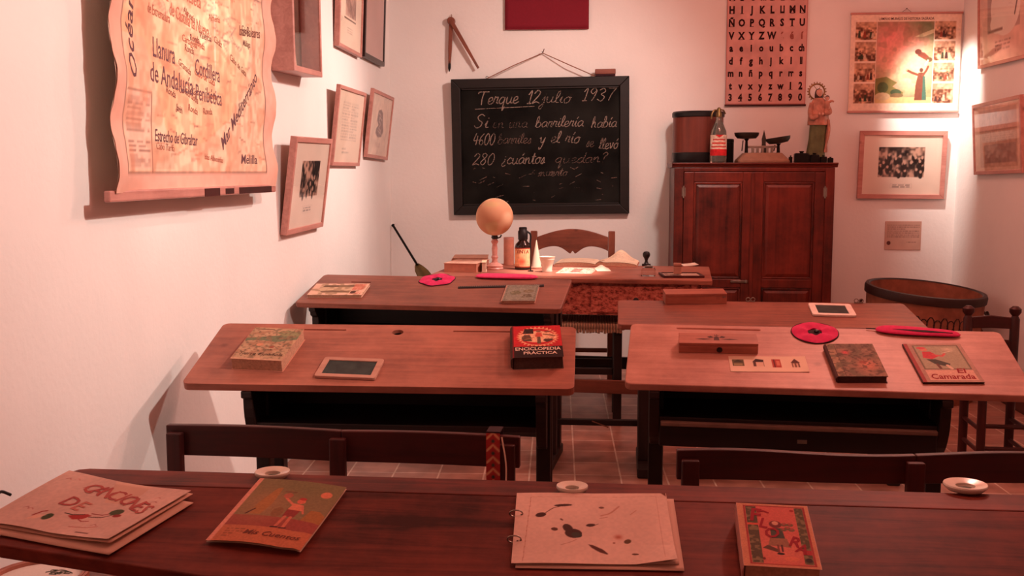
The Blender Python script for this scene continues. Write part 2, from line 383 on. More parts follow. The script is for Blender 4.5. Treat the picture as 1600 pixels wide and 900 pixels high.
# ------------------------------------------------------------------ printed surfaces: a little canvas
class Cv:
    def __init__(s, nx, ny, c):
        s.nx, s.ny = nx, ny; s.W, s.H = nx*2, ny*2
        s.a = np.zeros((s.H, s.W, 3)); s.a[:] = np.array(c) / 255.0
        s.X, s.Y = np.meshgrid((np.arange(s.W)+0.5)/s.W, (np.arange(s.H)+0.5)/s.H)
        s.asp = ny / nx
    def put(s, mask, c, al=1.0):
        k = (mask * al)[..., None] if mask.dtype != bool else (mask.astype(float) * al)[..., None]
        s.a = s.a*(1-k) + (np.array(c)/255.0)*k; return s
    def rect(s, x0, y0, x1, y1, c, al=1.0): return s.put((s.X>=x0)&(s.X<=x1)&(s.Y>=y0)&(s.Y<=y1), c, al)
    def ell(s, cx, cy, rx, ry, c, al=1.0, rot=0):
        dx, dy = s.X-cx, (s.Y-cy)*s.asp; q = R(rot)
        u = dx*cos(q)+dy*sin(q); v = -dx*sin(q)+dy*cos(q)
        return s.put((u/rx)**2+(v/ry)**2 <= 1, c, al)
    def soft(s, cx, cy, rx, ry, c, al=1.0):
        d = ((s.X-cx)/rx)**2 + ((s.Y-cy)*s.asp/ry)**2
        return s.put(np.exp(-d*1.5), c, al)
    def poly(s, pts, c, al=1.0):
        m = np.zeros(s.X.shape, bool); n = len(pts)
        for i in range(n):
            (x1, y1), (x2, y2) = pts[i], pts[(i+1) % n]
            if y1 == y2: continue
            m ^= ((y1 > s.Y) != (y2 > s.Y)) & (s.X < (x2-x1)*(s.Y-y1)/(y2-y1)+x1)
        return s.put(m, c, al)
    def line(s, pts, w, c, al=1.0):
        m = np.zeros(s.X.shape, bool)
        for (x1, y1), (x2, y2) in zip(pts[:-1], pts[1:]):
            ax, ay, bx, by = x1, y1*s.asp, x2, y2*s.asp
            dx, dy = bx-ax, by-ay; L2 = dx*dx+dy*dy+1e-12
            t = np.clip(((s.X-ax)*dx+(s.Y*s.asp-ay)*dy)/L2, 0, 1)
            m |= (s.X-ax-t*dx)**2+(s.Y*s.asp-ay-t*dy)**2 <= (w/2)**2
        return s.put(m, c, al)
    def field(s, cells, seed):
        rs = np.random.RandomState(seed); cy = max(2, int(cells*s.asp)); g = rs.rand(cy+2, cells+2)
        x = s.X*cells; y = s.Y*cy; i = x.astype(int); j = y.astype(int); fx = x-i; fy = y-j
        fx = fx*fx*(3-2*fx); fy = fy*fy*(3-2*fy)
        return (g[j,i]*(1-fx)+g[j,i+1]*fx)*(1-fy)+(g[j+1,i]*(1-fx)+g[j+1,i+1]*fx)*fy
    def noise(s, cells, amp, seed):
        s.a = np.clip(s.a*(1+amp*(s.field(cells, seed)-0.5)*2)[..., None], 0, 1); return s
    def blot(s, cells, thr, c, al, seed):
        f = s.field(cells, seed); return s.put(np.clip((f-thr)*6, 0, 1), c, al)
    def lines_of_text(s, x0, x1, y0, y1, n, c, al, seed, th=0.45):
        rs = random.Random(seed)
        for k in range(n):
            yy = y1-(y1-y0)*(k+0.5)/n; h = (y1-y0)/n*th/2; x = x0
            end = x1 if rs.random() < 0.8 else x0+(x1-x0)*rs.uniform(0.4, 0.9)
            while x < end-0.01:
                w = rs.uniform(0.02, 0.09); s.rect(x, yy-h, min(x+w, end), yy+h, c, al*rs.uniform(0.6, 1)); x += w+0.015
        return s
    def photo(s, x0, y0, x1, y1, seed, lo=(34, 24, 22), hi=(196, 156, 136), cells=26, heads=0):
        f = 0.5*s.field(cells, seed)+0.5*s.field(cells//3+2, seed+1)
        f = np.clip((f-0.3)*2.5, 0, 1)
        m = (s.X>=x0)&(s.X<=x1)&(s.Y>=y0)&(s.Y<=y1)
        c = np.array(lo)/255*(1-f[..., None])+np.array(hi)/255*f[..., None]
        s.a = np.where(m[..., None], c, s.a)
        rs = random.Random(seed)
        for k in range(heads):
            hx = rs.uniform(x0+0.02, x1-0.02); hy = rs.uniform(y0+(y1-y0)*0.1, y1-(y1-y0)*0.25)
            s.ell(hx, hy-0.05, 0.028, 0.05, lo, 0.9); s.ell(hx, hy, 0.016, 0.02, hi)
        return s
    def grid(s):
        return s.a.reshape(s.ny, 2, s.nx, 2, 3).mean(axis=(1, 3))

_txt_cache = {}
def glyphs(t, size=1.0, bold=0.0, shear=0.0, res=2):
    key = (t, bold, shear, res)
    if key not in _txt_cache:
        cu = bpy.data.curves.new('t', 'FONT'); cu.body = t; cu.size = 1; cu.offset = bold; cu.shear = shear
        cu.align_x = 'CENTER'; cu.align_y = 'CENTER'; cu.resolution_u = res; cu.fill_mode = 'FRONT'
        ob = bpy.data.objects.new('t', cu); col.objects.link(ob)
        dg = bpy.context.evaluated_depsgraph_get(); me = bpy.data.meshes.new_from_object(ob.evaluated_get(dg))
        _txt_cache[key] = (np.array([v.co[:2] for v in me.vertices]).reshape(-1, 2), [tuple(p.vertices) for p in me.polygons])
        bpy.data.meshes.remove(me); bpy.data.objects.remove(ob); bpy.data.curves.remove(cu)
    v, f = _txt_cache[key]
    return v*size, f
def T2(t, size, x, y, c=(40, 26, 24), rot=0, bold=0.0, shear=0.0, wid=None, sx=1.0):
    """text centred at (x,y) metres on the sheet; wid scales it to a given width"""
    v, f = glyphs(t, size, bold, shear); v = v.copy()
    if len(v) == 0: return None
    v[:, 0] *= sx
    if wid: v[:, 0] *= wid/max(1e-6, v[:, 0].max()-v[:, 0].min())
    q = R(rot); v = np.stack([v[:, 0]*cos(q)-v[:, 1]*sin(q)+x, v[:, 0]*sin(q)+v[:, 1]*cos(q)+y], 1)
    return (v, f, c)
def sheet(name, parent, w, h, cv, texts=(), mat=None, basis='flat', origin=(0, 0, 0), zf=None, warp=None, lift=0.0004):
    """a printed sheet: its print is per-vertex colour on a fine grid; lettering is laid on as mesh"""
    if zf: lift = max(lift, 0.0008)
    g = cv.grid(); ny, nx = g.shape[:2]
    U, V = np.meshgrid(np.linspace(0, w, nx), np.linspace(0, h, ny)); U = U.ravel(); V = V.ravel()
    Z = np.zeros_like(U)
    C = g.reshape(-1, 3)
    idx = np.arange(nx*ny).reshape(ny, nx)
    F = np.stack([idx[:-1, :-1], idx[:-1, 1:], idx[1:, 1:], idx[1:, :-1]], -1).reshape(-1, 4)
    faces = F.tolist()
    for k, t in enumerate(texts):
        if t is None: continue
        v, f, c = t; b = len(U)
        U = np.concatenate([U, v[:, 0]]); V = np.concatenate([V, v[:, 1]]); Z = np.concatenate([Z, np.full(len(v), lift)])
        C = np.concatenate([C, np.tile(np.array(c)/255.0, (len(v), 1))]); faces += [tuple(b+i for i in q) for q in f]
    if zf: Z = Z+zf(U/w, V/h)
    if warp: U, V = warp(U, V)
    if basis == 'flat': co = np.stack([U+origin[0], V+origin[1], Z+origin[2]], 1)
    else: co = np.stack([U+origin[0], origin[1]-Z, V+origin[2]], 1)
    me = bpy.data.meshes.new(name); me.from_pydata(co.tolist(), [], faces)
    C = np.clip(C, 0, 1); C = np.where(C <= 0.04045, C/12.92, ((C+0.055)/1.055)**2.4)
    at = me.color_attributes.new('print', 'FLOAT_COLOR', 'POINT')
    at.data.foreach_set('color', np.concatenate([C, np.ones((len(C), 1))], 1).ravel().astype(np.float32))
    me.materials.append(mat or M['print'])
    if zf: me.polygons.foreach_set('use_smooth', [True]*len(me.polygons))
    o = bpy.data.objects.new(name, me); col.objects.link(o)
    if parent: o.parent = parent
    return o

# ------------------------------------------------------------------ the room
XL, XR, YB, YF, ZC = -1.40, 2.37, 7.20, -1.2, 2.95
def room_box(name, a, m): return struct(MB().box(*a).build(name, m))
room_box('floor', (XL-0.2, XR+0.2, YF-0.2, YB+0.2, -0.1, 0), M['floor'])
room_box('ceiling', (XL-0.2, XR+0.2, YF-0.2, YB+0.2, ZC, ZC+0.1), M['ceiling'])
room_box('wall_left', (XL-0.2, XL, YF-0.2, YB+0.2, 0, ZC), M['wall'])
room_box('wall_right', (XR, XR+0.2, YF-0.2, YB+0.2, 0, ZC), M['wall'])
room_box('wall_back', (XL, XR, YB, YB+0.2, 0, ZC), M['wall'])
room_box('wall_front', (XL, XR, YF-0.2, YF, 0, ZC), M['wall'])
struct(MB().box(XR-0.012, XR, YF, YB, 0, 0.075).build('baseboard_right', M['terracotta_trim'], bevel=0.003))

# ------------------------------------------------------------------ school desks
def cut(o, cutters):
    """bore holes through a board"""
    dep = []
    for c in cutters:
        md = o.modifiers.new('cut', 'BOOLEAN'); md.object = c; md.operation = 'DIFFERENCE'; md.solver = 'EXACT'
    dg = bpy.context.evaluated_depsgraph_get()
    me = bpy.data.meshes.new_from_object(o.evaluated_get(dg))
    old = o.data; nm = old.name; o.modifiers.clear(); o.data = me; bpy.data.meshes.remove(old); me.name = nm
    for c in cutters:
        d = c.data; bpy.data.objects.remove(c); bpy.data.meshes.remove(d)
def desk(label, fl, fr, zf, zb, D, top_mat, hole=(), grooves=(), bracket='curve', shelf_drop=0.12, front_board=False, group='sloping school desks', width=None, inset=(0.20, 0.09), right_frame=True):
    a = on_z(*fl, zf); b = on_z(*fr, zf); yaw = atan2(b.y-a.y, b.x-a.x); W = width or (b-a).length
    root = thing('school_desk', label, 'desk', (a.x, a.y, 0), (0, 0, yaw), group)
    tilt = atan((zb-zf)/D); S = sqrt(D*D+(zb-zf)**2); TH = 0.024
    Tl = Matrix.Translation((0, 0, zf)) @ Matrix.Rotation(tilt, 4, 'X')
    top = MB().prism(rrect(W, S, 0.022), -TH, 0).build('desktop', top_mat, root)
    top.matrix_local = Tl
    bpy.context.view_layer.update()
    cs = []
    for hx, hy, hr in hole:
        c = MB().lathe([(hr, -0.1), (hr, 0.1)], 24, (hx*W, hy*S, 0)).build('c', top_mat); c.matrix_world = top.matrix_world; cs.append(c)
    for g0, g1, gy in grooves:
        c = MB().prism(rrect((g1-g0)*W, 0.009, 0.004, 4, g0*W, gy*S-0.0045), -0.007, 0.1).build('c', top_mat); c.matrix_world = top.matrix_world; cs.append(c)
    if cs:
        bpy.context.view_layer.update(); cut(top, cs)
    bv = top.modifiers.new('bevel', 'BEVEL'); bv.width = 0.004; bv.segments = 2; bv.angle_limit = R(40)
    for hx, hy, hr in hole:
        MB().lathe([(hr-0.001, -0.045), (hr-0.001, -0.012), (hr-0.004, -0.012), (hr-0.004, -0.043)], 24, cap=False).lathe([(hr-0.002, -0.045), (hr-0.002, -0.043)], 24).build('inkwell', M['ink'], root, True).matrix_local = Tl @ Matrix.Translation((hx*W, hy*S, 0))
    x0, x1 = inset[0], W-inset[1]; th = 0.032
    zt = lambda y: zf+y*tan(tilt)-TH/cos(tilt)-0.001
    zs = zf-shelf_drop-0.03
    for sx in (x0, x1-th):
        if bracket == 'step':
            pr = [(0.03, zt(0.03)), (0.03, zt(0.03)-0.02), (0.045, zt(0.03)-0.03), (0.05, zt(0.03)-0.045), (0.07, zt(0.03)-0.055), (0.075, zs-0.02), (D-0.04, zs-0.02), (D-0.04, zt(D-0.04))]
        else:
            arc = [(0.004, zt(0.03)-0.012), (0.004, zt(0.03)-0.028), (0.022, zt(0.03)-0.034)]+[(0.024+0.125*(1-cos(R(t))), zt(0.03)-0.036-0.17*sin(R(t))) for t in range(0, 91, 10)]
            pr = [(0.004, zt(0.004))]+arc+[(D-0.04, zt(0.03)-0.205), (D-0.04, zt(D-0.04))]
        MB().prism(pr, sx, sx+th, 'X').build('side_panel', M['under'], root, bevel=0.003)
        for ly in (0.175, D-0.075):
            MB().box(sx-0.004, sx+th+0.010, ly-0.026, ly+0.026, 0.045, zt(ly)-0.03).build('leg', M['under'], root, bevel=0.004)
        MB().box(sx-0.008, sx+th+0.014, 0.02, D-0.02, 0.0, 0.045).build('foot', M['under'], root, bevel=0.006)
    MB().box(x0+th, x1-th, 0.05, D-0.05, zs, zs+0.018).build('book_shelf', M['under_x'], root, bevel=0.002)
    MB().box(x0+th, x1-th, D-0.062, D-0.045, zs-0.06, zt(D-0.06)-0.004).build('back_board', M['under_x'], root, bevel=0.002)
    if front_board:
        MB().box(x0+th, x1-th, 0.045, 0.063, zs-0.075, zs+0.004).build('front_board', M['under_x'], root, bevel=0.004)
        MB().box(x0+th+0.004, x1-th-0.004, 0.022, 0.0445, zs-0.006, zs+0.008).build('shelf_edge', M['lit_edge'], root, bevel=0.003)  # lip added to catch light, its lit look put into the paler colour
        MB().box(0.44*W, 0.464*W, 0.0425, 0.0455, zs-0.050, zs-0.038).build('metal_plate', M['metal'], root)
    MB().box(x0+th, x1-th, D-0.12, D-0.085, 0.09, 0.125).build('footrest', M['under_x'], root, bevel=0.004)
    bpy.context.view_layer.update()
    return dict(root=root, M=root.matrix_world @ Tl, W=W, S=S, yaw=yaw)

L2 = desk('reddish sloping school desk on the left carrying a thick red-covered book and a dark slate', (283, 599), (897, 608), 0.68, 0.81, 0.40, M['top'],
          hole=[(0.507, 0.87, 0.019)], grooves=[(0.13, 0.36, 0.90), (0.66, 0.88, 0.90)], inset=(0.185, 0.085))
R2 = desk('pale pinkish sloping school desk on the right carrying two old books and a picture strip', (976, 599), (1622, 619), 0.68, 0.81, 0.40, M['top_pale'],
          hole=[], grooves=[(0.13, 0.36, 0.93)], front_board=True, shelf_drop=0.10, inset=(0.075, 0.23))
L1 = desk('brown sloping school desk carrying a magazine, a ruler and a small green booklet', (460, 473), (876, 483), 0.735, 0.828, 0.39, M['top_brown'],
          hole=[], grooves=[(0.14, 0.22, 0.74)], bracket='step', inset=(0.055, 0.05))
R1 = desk('brown low-sloped school desk carrying a plain wooden box and a white-framed slate', (965, 507), (1452, 514), 0.68, 0.735, 0.42, M['top_brown'],
          hole=[], grooves=[], inset=(0.10, 0.10), width=1.29)
for hx in (0.47, 0.845):
    h = MB()
    for dx in (-0.011, 0.011):
        h.tube([(dx+0.009*cos(2*pi*k/14), 0, 0.009*sin(2*pi*k/14)) for k in range(14)], 0.0022, 6, closed=True)
    h.box(-0.02, 0.02, -0.002, 0.002, -0.011, -0.007)
    h.build('hinge', M['metal'], R1['root'], True).matrix_local = R1['root'].matrix_world.inverted() @ R1['M'] @ Matrix.Translation((hx*R1['W'], R1['S']-0.01, 0.012))

# the long front desk: a level strip for the inkwells, then a sloping board
ZL = 0.72
fa = on_z(120, 731, ZL); fb = on_z(1600, 773, ZL); fyaw = atan2(fb.y-fa.y, fb.x-fa.x); FW = 2.35
F_root = thing('long_school_desk', 'long dark wooden desk nearest the viewer with papers, comic and china inkwells', 'desk', (fa.x, fa.y, 0), (0, 0, fyaw))
LED, FS, FT = 0.10, 0.285, R(14)
strip = MB().prism([(0.03, 0)]+[(FW, 0), (FW, -LED), (0, -LED), (0, -0.03), (0.009, -0.009)], -0.028, 0).build('inkwell_ledge', M['top_dark'], F_root, bevel=0.003)
strip.location = (0, 0, ZL)
FTl = Matrix.Translation((0, -LED, ZL)) @ Matrix.Rotation(FT, 4, 'X') @ Matrix.Translation((0, -FS, 0))
fbrd = MB().prism([(0, 0.085), (0.012, 0.068), (0.42, 0.0), (FW, 0), (FW, FS-0.002), (0, FS-0.002)], -0.028, 0).build('desktop', M['top_dark'], F_root, bevel=0.003)
fbrd.matrix_local = FTl
for fx in (0.30, 1.10, 2.05):
    MB().prism([(-0.06, ZL-0.03), (-0.36, ZL-0.03-0.30*tan(FT)), (-0.34, ZL-0.16), (-0.26, ZL-0.20), (-0.06, ZL-0.20)], fx, fx+0.035, 'X').build('side_panel', M['under'], F_root, bevel=0.004)
    for fy in (-0.31, -0.09):
        MB().box(fx-0.006, fx+0.045, fy-0.028, fy+0.028, 0.0, ZL-0.19).build('leg', M['under'], F_root, bevel=0.004)
for a_, b_ in ((0.335, 1.10), (1.135, 2.05)):
    MB().box(a_, b_, -0.30, -0.075, ZL-0.19, ZL-0.172).build('book_shelf', M['under_x'], F_root, bevel=0.002)
    MB().box(a_, b_, -0.10, -0.07, 0.12, 0.16).build('footrest', M['under_x'], F_root, bevel=0.004)
bpy.context.view_layer.update()
FM = F_root.matrix_world @ FTl
FLM = F_root.matrix_world @ Matrix.Translation((0, 0, ZL))

# ------------------------------------------------------------------ benches
def bench(label, p0, p1, W, wavy, split=True, zt=0.66):
    a = on_z(*p0, zt); b = on_z(*p1, zt); yaw = atan2(b.y-a.y, b.x-a.x)
    root = thing('school_bench', label, 'bench', (a.x, a.y, 0), (0, 0, yaw), 'two-seat benches behind the desks')
    n = 24
    def rail(x0, x1, ph):
        top = []; bot = []
        for k in range(n+1):
            x = x0+(x1-x0)*k/n; t = k/n
            dz = (0.006*sin(2*pi*(x/W*1.6+ph)) if wavy else 0.004*sin(pi*t))
            top.append((x, zt-0.006+dz)); bot.append((x, zt-(0.078 if wavy else 0.088)+dz*0.5))
        return top+bot[::-1]
    half = W/2
    for x0, x1, ph in ((-0.006, half+0.006, 0.1), (half+0.007, W+0.006, 0.1)):
        MB().prism(rail(x0, x1, ph), 0.0, 0.022, 'Y').build('back_rail', M['bench'], root, bevel=0.003)
    for px in (0.004, half-0.020, W-0.046):
        MB().prism([(-0.024, zt-0.022), (0.0, zt-0.022), (0.0, 0.40), (0.02, 0.0), (-0.022, 0.0)], px, px+0.042, 'X').build('post', M['bench_z'], root, bevel=0.004)
    for py in (0.05, 0.19):
        MB().box(0.0, W, py, py+0.13, 0.40, 0.425).build('seat_plank', M['bench'], root, bevel=0.004)
    for px in (0.004, half-0.020, W-0.046):
        MB().box(px, px+0.042, 0.25, 0.292, 0.0, 0.399).build('leg', M['bench_z'], root, bevel=0.004)
        MB().box(px+0.004, px+0.038, 0.001, 0.249, 0.345, 0.399).build('bearer', M['bench'], root, bevel=0.003)
        MB().box(px+0.008, px+0.034, 0.016, 0.249, 0.13, 0.17).build('stretcher', M['bench'], root, bevel=0.003)
    bpy.context.view_layer.update()
    return root, a, yaw, W
BL = bench('dark red wooden bench behind the left desk, a patterned strap hanging on its post', (262, 661), (820, 680), 0.945, False)
BR = bench('dark red wooden bench with a wavy back rail, behind the pale desk on the right', (1062, 702), (1600, 708), 1.12, True)

# patterned strap looped over the end post of the left bench
rb, ra, ryaw, rW = BL
st = thing('woven_strap', 'red patterned woven strap hanging over the end post of the left bench', 'strap', rb.matrix_world @ Vector((rW-0.03, 0, 0.36)), (0, 0, ryaw))
cvs = Cv(14, 120, (168, 52, 50))
for k in range(10):
    y = 0.05+k*0.1; cvs.line([(0.1, y), (0.5, y+0.05), (0.9, y)], 0.14, (222, 170, 120), 0.9); cvs.ell(0.5, y-0.02, 0.12, 0.12, (60, 70, 60))
sheet('band', st, 0.036, 0.31, cvs, (), basis='wall', origin=(-0.046, -0.0275, 0.0), zf=lambda u, v: 0.002*np.sin(v*9)+0.002)
sb = MB()
sb.prism([(-0.029, 0.31), (-0.029, 0.3135), (0.03, 0.3135), (0.03, 0.31)], -0.046, -0.010, 'X')
sb.box(-0.046, -0.010, 0.0265, 0.0295, 0.02, 0.312)
sb.build('band_back', M['felt_dark'], st, bevel=0.0008)
MB().tube(catmull([(-0.006, -0.028, 0.30), (0.006, -0.032, 0.22), (0.002, -0.03, 0.1), (0.010, -0.03, -0.02)]), 0.0022, 6).build('cord', M['paper'], st, True)

# slim bar set between the feet of the two first desks
pa, pb = on_y(846, 658, 4.86), on_y(1022, 660, 4.86)
br = thing('floor_bar', 'slim dark wooden bar crossing the aisle low above the tiles', 'bar', (pa.x, 4.86, 0))
LB = pb.x-pa.x
MB().box(0, LB, -0.014, 0.014, pa.z-0.014, pa.z+0.014).build('rail', M['under_x'], br, bevel=0.003)
for bx in (0.004, LB-0.03):
    MB().prism([(-0.05, 0), (0.05, 0), (0.012, pa.z-0.0145), (-0.012, pa.z-0.0145)], bx, bx+0.026, 'X').build('leg', M['under'], br, bevel=0.002)
MB().tube([(LB*0.45+0.011*k, -0.015-0.0012*(k % 2), pa.z+0.008-0.004*k) for k in range(8)], 0.003, 6).build('string_knot', M['rope'], br, True)

# ------------------------------------------------------------------ teacher's table, its chair and the stool
ta, tb = on_z(666, 431, 0.78), on_z(1116, 441, 0.78)
tb = Vector((tb.x, ta.y+0.6*(tb.y-ta.y), tb.z)); tyaw = atan2(tb.y-ta.y, tb.x-ta.x); TW = (tb-ta).length; TD = 0.80
tt = thing('teacher_table', "teacher's wooden table with a worn red apron, under the blackboard, covered in papers", 'table', (ta.x, ta.y, 0), (0, 0, tyaw))
tp = MB().prism(rrect(TW, TD, 0.008), 0.755, 0.78).build('tabletop', M['table'], tt, bevel=0.004)
MB().box(0.10, 0.435*TW, 0.045, 0.065, 0.585, 0.7545).box(0.565*TW, TW-0.09, 0.045, 0.065, 0.585, 0.7545).box(0.435*TW, 0.565*TW, 0.047, 0.065, 0.585, 0.7545).build('apron', M['apron'], tt, bevel=0.002)
MB().box(0.10, TW-0.09, TD-0.065, TD-0.045, 0.60, 0.7545).build('back_apron', M['under_x'], tt, bevel=0.002)
for sx in (0.07, TW-0.09):
    MB().box(sx, sx+0.02, 0.09, TD-0.09, 0.60, 0.7545).build('side_apron', M['under_x'], tt, bevel=0.002)
for da, db in ((0.16, 0.42*TW), (0.585*TW, TW-0.15)):
    f = MB().box(da, db, 0.030, 0.0445, 0.60, 0.74).build('drawer', M['apron'], tt, bevel=0.003)
    MB().lathe([(0.006, 0), (0.006, 0.01), (0.014, 0.016), (0.014, 0.024), (0.006, 0.028)], 16, T=Matrix.Translation(((da+db)/2, 0.0298, 0.67)) @ Matrix.Rotation(pi/2, 4, 'X')).build('knob', M['under'], f, True)
for lx in (0.05, TW-0.105):
    for ly in (0.025, TD-0.085):
        MB().box(lx, lx+0.055, ly, ly+0.06, 0.0, 0.7545).build('leg', M['apron'], tt, bevel=0.004)
MB().box(0.106, TW-0.106, 0.035, 0.065, 0.17, 0.24).build('stretcher', M['chair'], tt, bevel=0.003)
MB().box(0.106, TW-0.106, TD-0.06, TD-0.03, 0.17, 0.24).build('stretcher', M['under_x'], tt, bevel=0.003)
bpy.context.view_layer.update()
TM = tt.matrix_world @ Matrix.Translation((0, 0, 0.78))

def teacher_chair():
    a, b = on_y(829, 375, 6.62), on_y(961, 375, 6.62); W = b.x-a.x; ztop = on_y(961, 362, 6.62).z
    c = thing('armless_chair', "brown wooden chair behind the teacher's table with a scalloped back rail", 'chair', (a.x, 6.62, 0))
    for px in (0, W-0.042):
        MB().prism([(0, 0.0), (0.042, 0.0), (0.036, 0.45), (0.036, ztop), (0.0, ztop+0.004), (0.0, 0.45)], px, px+0.042, 'X').build('post', M['chair_z'], c, bevel=0.005)
    n = 30; top = []; bot = []
    for k in range(n+1):
        t = k/n; x = 0.043+(W-0.086)*t
        top.append((x, ztop-0.035+0.05*sin(pi*t)))
        d = 0.115-0.03*abs(sin(2*pi*t))**0.8+0.03*math.exp(-((t-0.5)/0.13)**2)-0.032*math.exp(-((t-0.5)/0.02)**2)
        bot.append((x, ztop-0.008-d))
    MB().prism(top+bot[::-1], 0.006, 0.028, 'Y').build('back_rail', M['chair'], c, bevel=0.003)
    MB().box(0.043, W-0.043, 0.008, 0.026, 0.60, 0.65).build('lower_rail', M['chair'], c, bevel=0.003)
    MB().prism([(-0.0, -0.36), (W, -0.36), (W-0.02, -0.001), (0.02, -0.001)], 0.44, 0.465).build('seat', M['rush'], c, bevel=0.008)
    for px in (0.004, W-0.046):
        MB().box(px, px+0.042, -0.352, -0.31, 0.0, 0.4395).build('leg', M['chair_z'], c, bevel=0.004)
        MB().box(px+0.01, px+0.032, -0.309, 0.004, 0.2, 0.225).build('stretcher', M['chair'], c, bevel=0.003)
    MB().box(0.047, W-0.047, -0.342, -0.32, 0.25, 0.275).build('stretcher', M['chair'], c, bevel=0.003)
teacher_chair()

def rush_stool():
    a = on_y(842, 513, 5.47); zs = on_y(900, 506, 5.47).z
    s = thing('rush_stool', "low stool with a fringed woven rush seat pushed under the teacher's table", 'stool', (a.x, 5.47, 0))
    W, D = 0.455, 0.36
    pts = rrect(W, D, 0.03)
    MB().prism(pts, zs-0.035, zs).build('seat', M['rush'], s, bevel=0.012, seg=3)
    fr = MB(); rs = random.Random(3)
    for k in range(26):
        x = 0.03+(W-0.06)*k/25; l = rs.uniform(0.004, 0.014)
        fr.tube([(x, 0.004, zs-0.03), (x+rs.uniform(-0.004, 0.004), -0.002, zs-0.036-l)], [0.0095, 0.008], 6)
    fr.build('fringe', M['rush'], s)
    for lx in (0.02, W-0.065):
        for ly in (0.02, D-0.06):
            MB().box(lx, lx+0.045, ly, ly+0.04, 0, zs-0.036).build('leg', M['under'], s, bevel=0.005)
        MB().box(lx+0.01, lx+0.035, 0.061, D-0.061, 0.08, 0.11).build('rung', M['under_x'], s, bevel=0.004)
    for ly in (0.028, D-0.052):
        MB().box(0.066, W-0.066, ly, ly+0.026, 0.265, 0.30).build('rung', M['under_x'], s, bevel=0.004)
rush_stool()

# ------------------------------------------------------------------ child's chair and tub by the right wall
def ladder_chair():
    a, b = on_y(1506, 490, 4.95), on_y(1592, 490, 4.95); W = b.x-a.x
    zt = on_y(1585, 478, 4.95).z
    c = thing('ladder_back_chair', 'small dark ladder-back chair with turned knobs beside the right wall', 'chair', (a.x, 4.95, 0), (0, 0, R(-3)))
    for px in (0.02, W-0.02):
        MB().lathe([(0.017, 0), (0.02, 0.03), (0.02, 0.36), (0.021, zt-0.06), (0.014, zt-0.045), (0.026, zt-0.028), (0.026, zt-0.012), (0.012, zt)], 16, (px, 0, 0)).build('post', M['bench_z'], c, True)
    for z in (zt-0.105, zt-0.21):
        MB().prism([(0.03, z), (W*0.5, z+0.004), (W-0.03, z), (W-0.03, z+0.052), (W*0.5, z+0.062), (0.03, z+0.052)], -0.009, 0.009, 'Y').build('back_slat', M['bench'], c, bevel=0.004)
    MB().prism(rrect(W+0.01, 0.28, 0.02, 4, -0.005, -0.29), 0.335, 0.365).build('seat', M['rush'], c, bevel=0.01, seg=3)
    for px in (0.02, W-0.02):
        MB().lathe([(0.015, 0), (0.019, 0.03), (0.019, 0.334)], 14, (px, -0.265, 0)).build('leg', M['bench_z'], c, True)
        for z in (0.10, 0.2): MB().tube([(px, -0.25, z), (px, -0.015, z)], 0.010, 10).build('rung', M['bench'], c, True)
    for z in (0.12, 0.22): MB().tube([(0.035, -0.265, z), (W-0.035, -0.265, z)], 0.010, 10).build('rung', M['bench'], c, True)
ladder_chair()

def tub():
    Y = 6.35; cx = on_y(1446, 455, Y).x; r = 0.33; zt = on_y(1446, 452, Y).z
    t = thing('round_tub', 'large round brown tub with a dark rim standing in the right corner', 'tub', (cx, Y, 0))
    tl = Matrix.Translation((0, 0, zt)) @ Matrix.Rotation(R(4.2), 4, 'Y') @ Matrix.Rotation(R(4.0), 4, 'X') @ Matrix.Translation((0, 0, -zt))
    def shear(mb):
        mb.v = [tuple(Vector(p).lerp(tl @ Vector(p), max(0, min(1, p[2]/zt)))) for p in mb.v]; return mb
    shear(MB().lathe([(r*0.86, 0.0), (r*0.90, 0.06), (r*0.965, zt*0.5), (r, zt-0.02), (r, zt), (r-0.018, zt), (r-0.02, zt-0.03), (r*0.93, zt*0.5), (r*0.84, 0.03)], 56)).build('body', M['tub'], t, True)
    shear(MB().lathe([(r+0.001, zt-0.045), (r+0.010, zt-0.042), (r+0.012, zt-0.008), (r+0.006, zt+0.006), (r-0.012, zt+0.008), (r-0.019, zt+0.001)], 56, cap=False)).build('rim', M['tub_rim'], t, True)
    shear(MB().lathe([(r*0.98+0.004, zt*0.62), (r*0.98+0.011, zt*0.62+0.008), (r*0.985+0.011, zt*0.62+0.03), (r*0.985+0.004, zt*0.62+0.04)], 56, cap=False)).build('hoop', M['tub_rim'], t, True)
    for q in (0, pi):
        o = shear(MB().tube([(cos(q)*(r+0.012+0.03*sin(pi*k/10)), -0.07+0.014*k, zt-0.10-0.03*sin(pi*k/10)) for k in range(11)], 0.008, 8)).build('handle', M['tub_rim'], t, True)
    orn = MB()
    for k in range(9):
        q = R(-112+k*6.5); pr = [(r*0.975+0.006)*v for v in (cos(q), sin(q))]
        orn.tube([(pr[0]+0.02*cos(2*pi*j/10)*-sin(q), pr[1]+0.02*cos(2*pi*j/10)*cos(q), zt*0.76+0.03*sin(2*pi*j/10)*(1 if k % 2 else 1.5)) for j in range(10)], 0.0035, 5, closed=True)
    shear(orn).build('scroll_ornament', M['tub_rim'], t, True)
tub()

# stool in the foreground with the embroidery hoop on it
hz = 0.47
hc = on_z(60, 915, hz)
fs = thing('low_stool', 'small wooden stool half hidden under the front left of the long desk', 'stool', (hc.x, hc.y, 0))
MB().prism(rrect(0.26, 0.26, 0.03, 5, -0.13, -0.13), hz-0.025, hz).build('seat', M['chair'], fs, bevel=0.005)
for lx in (-0.10, 0.07):
    for ly in (-0.10, 0.07): MB().box(lx, lx+0.03, ly, ly+0.03, 0, hz-0.0255).build('leg', M['chair_z'], fs, bevel=0.003)

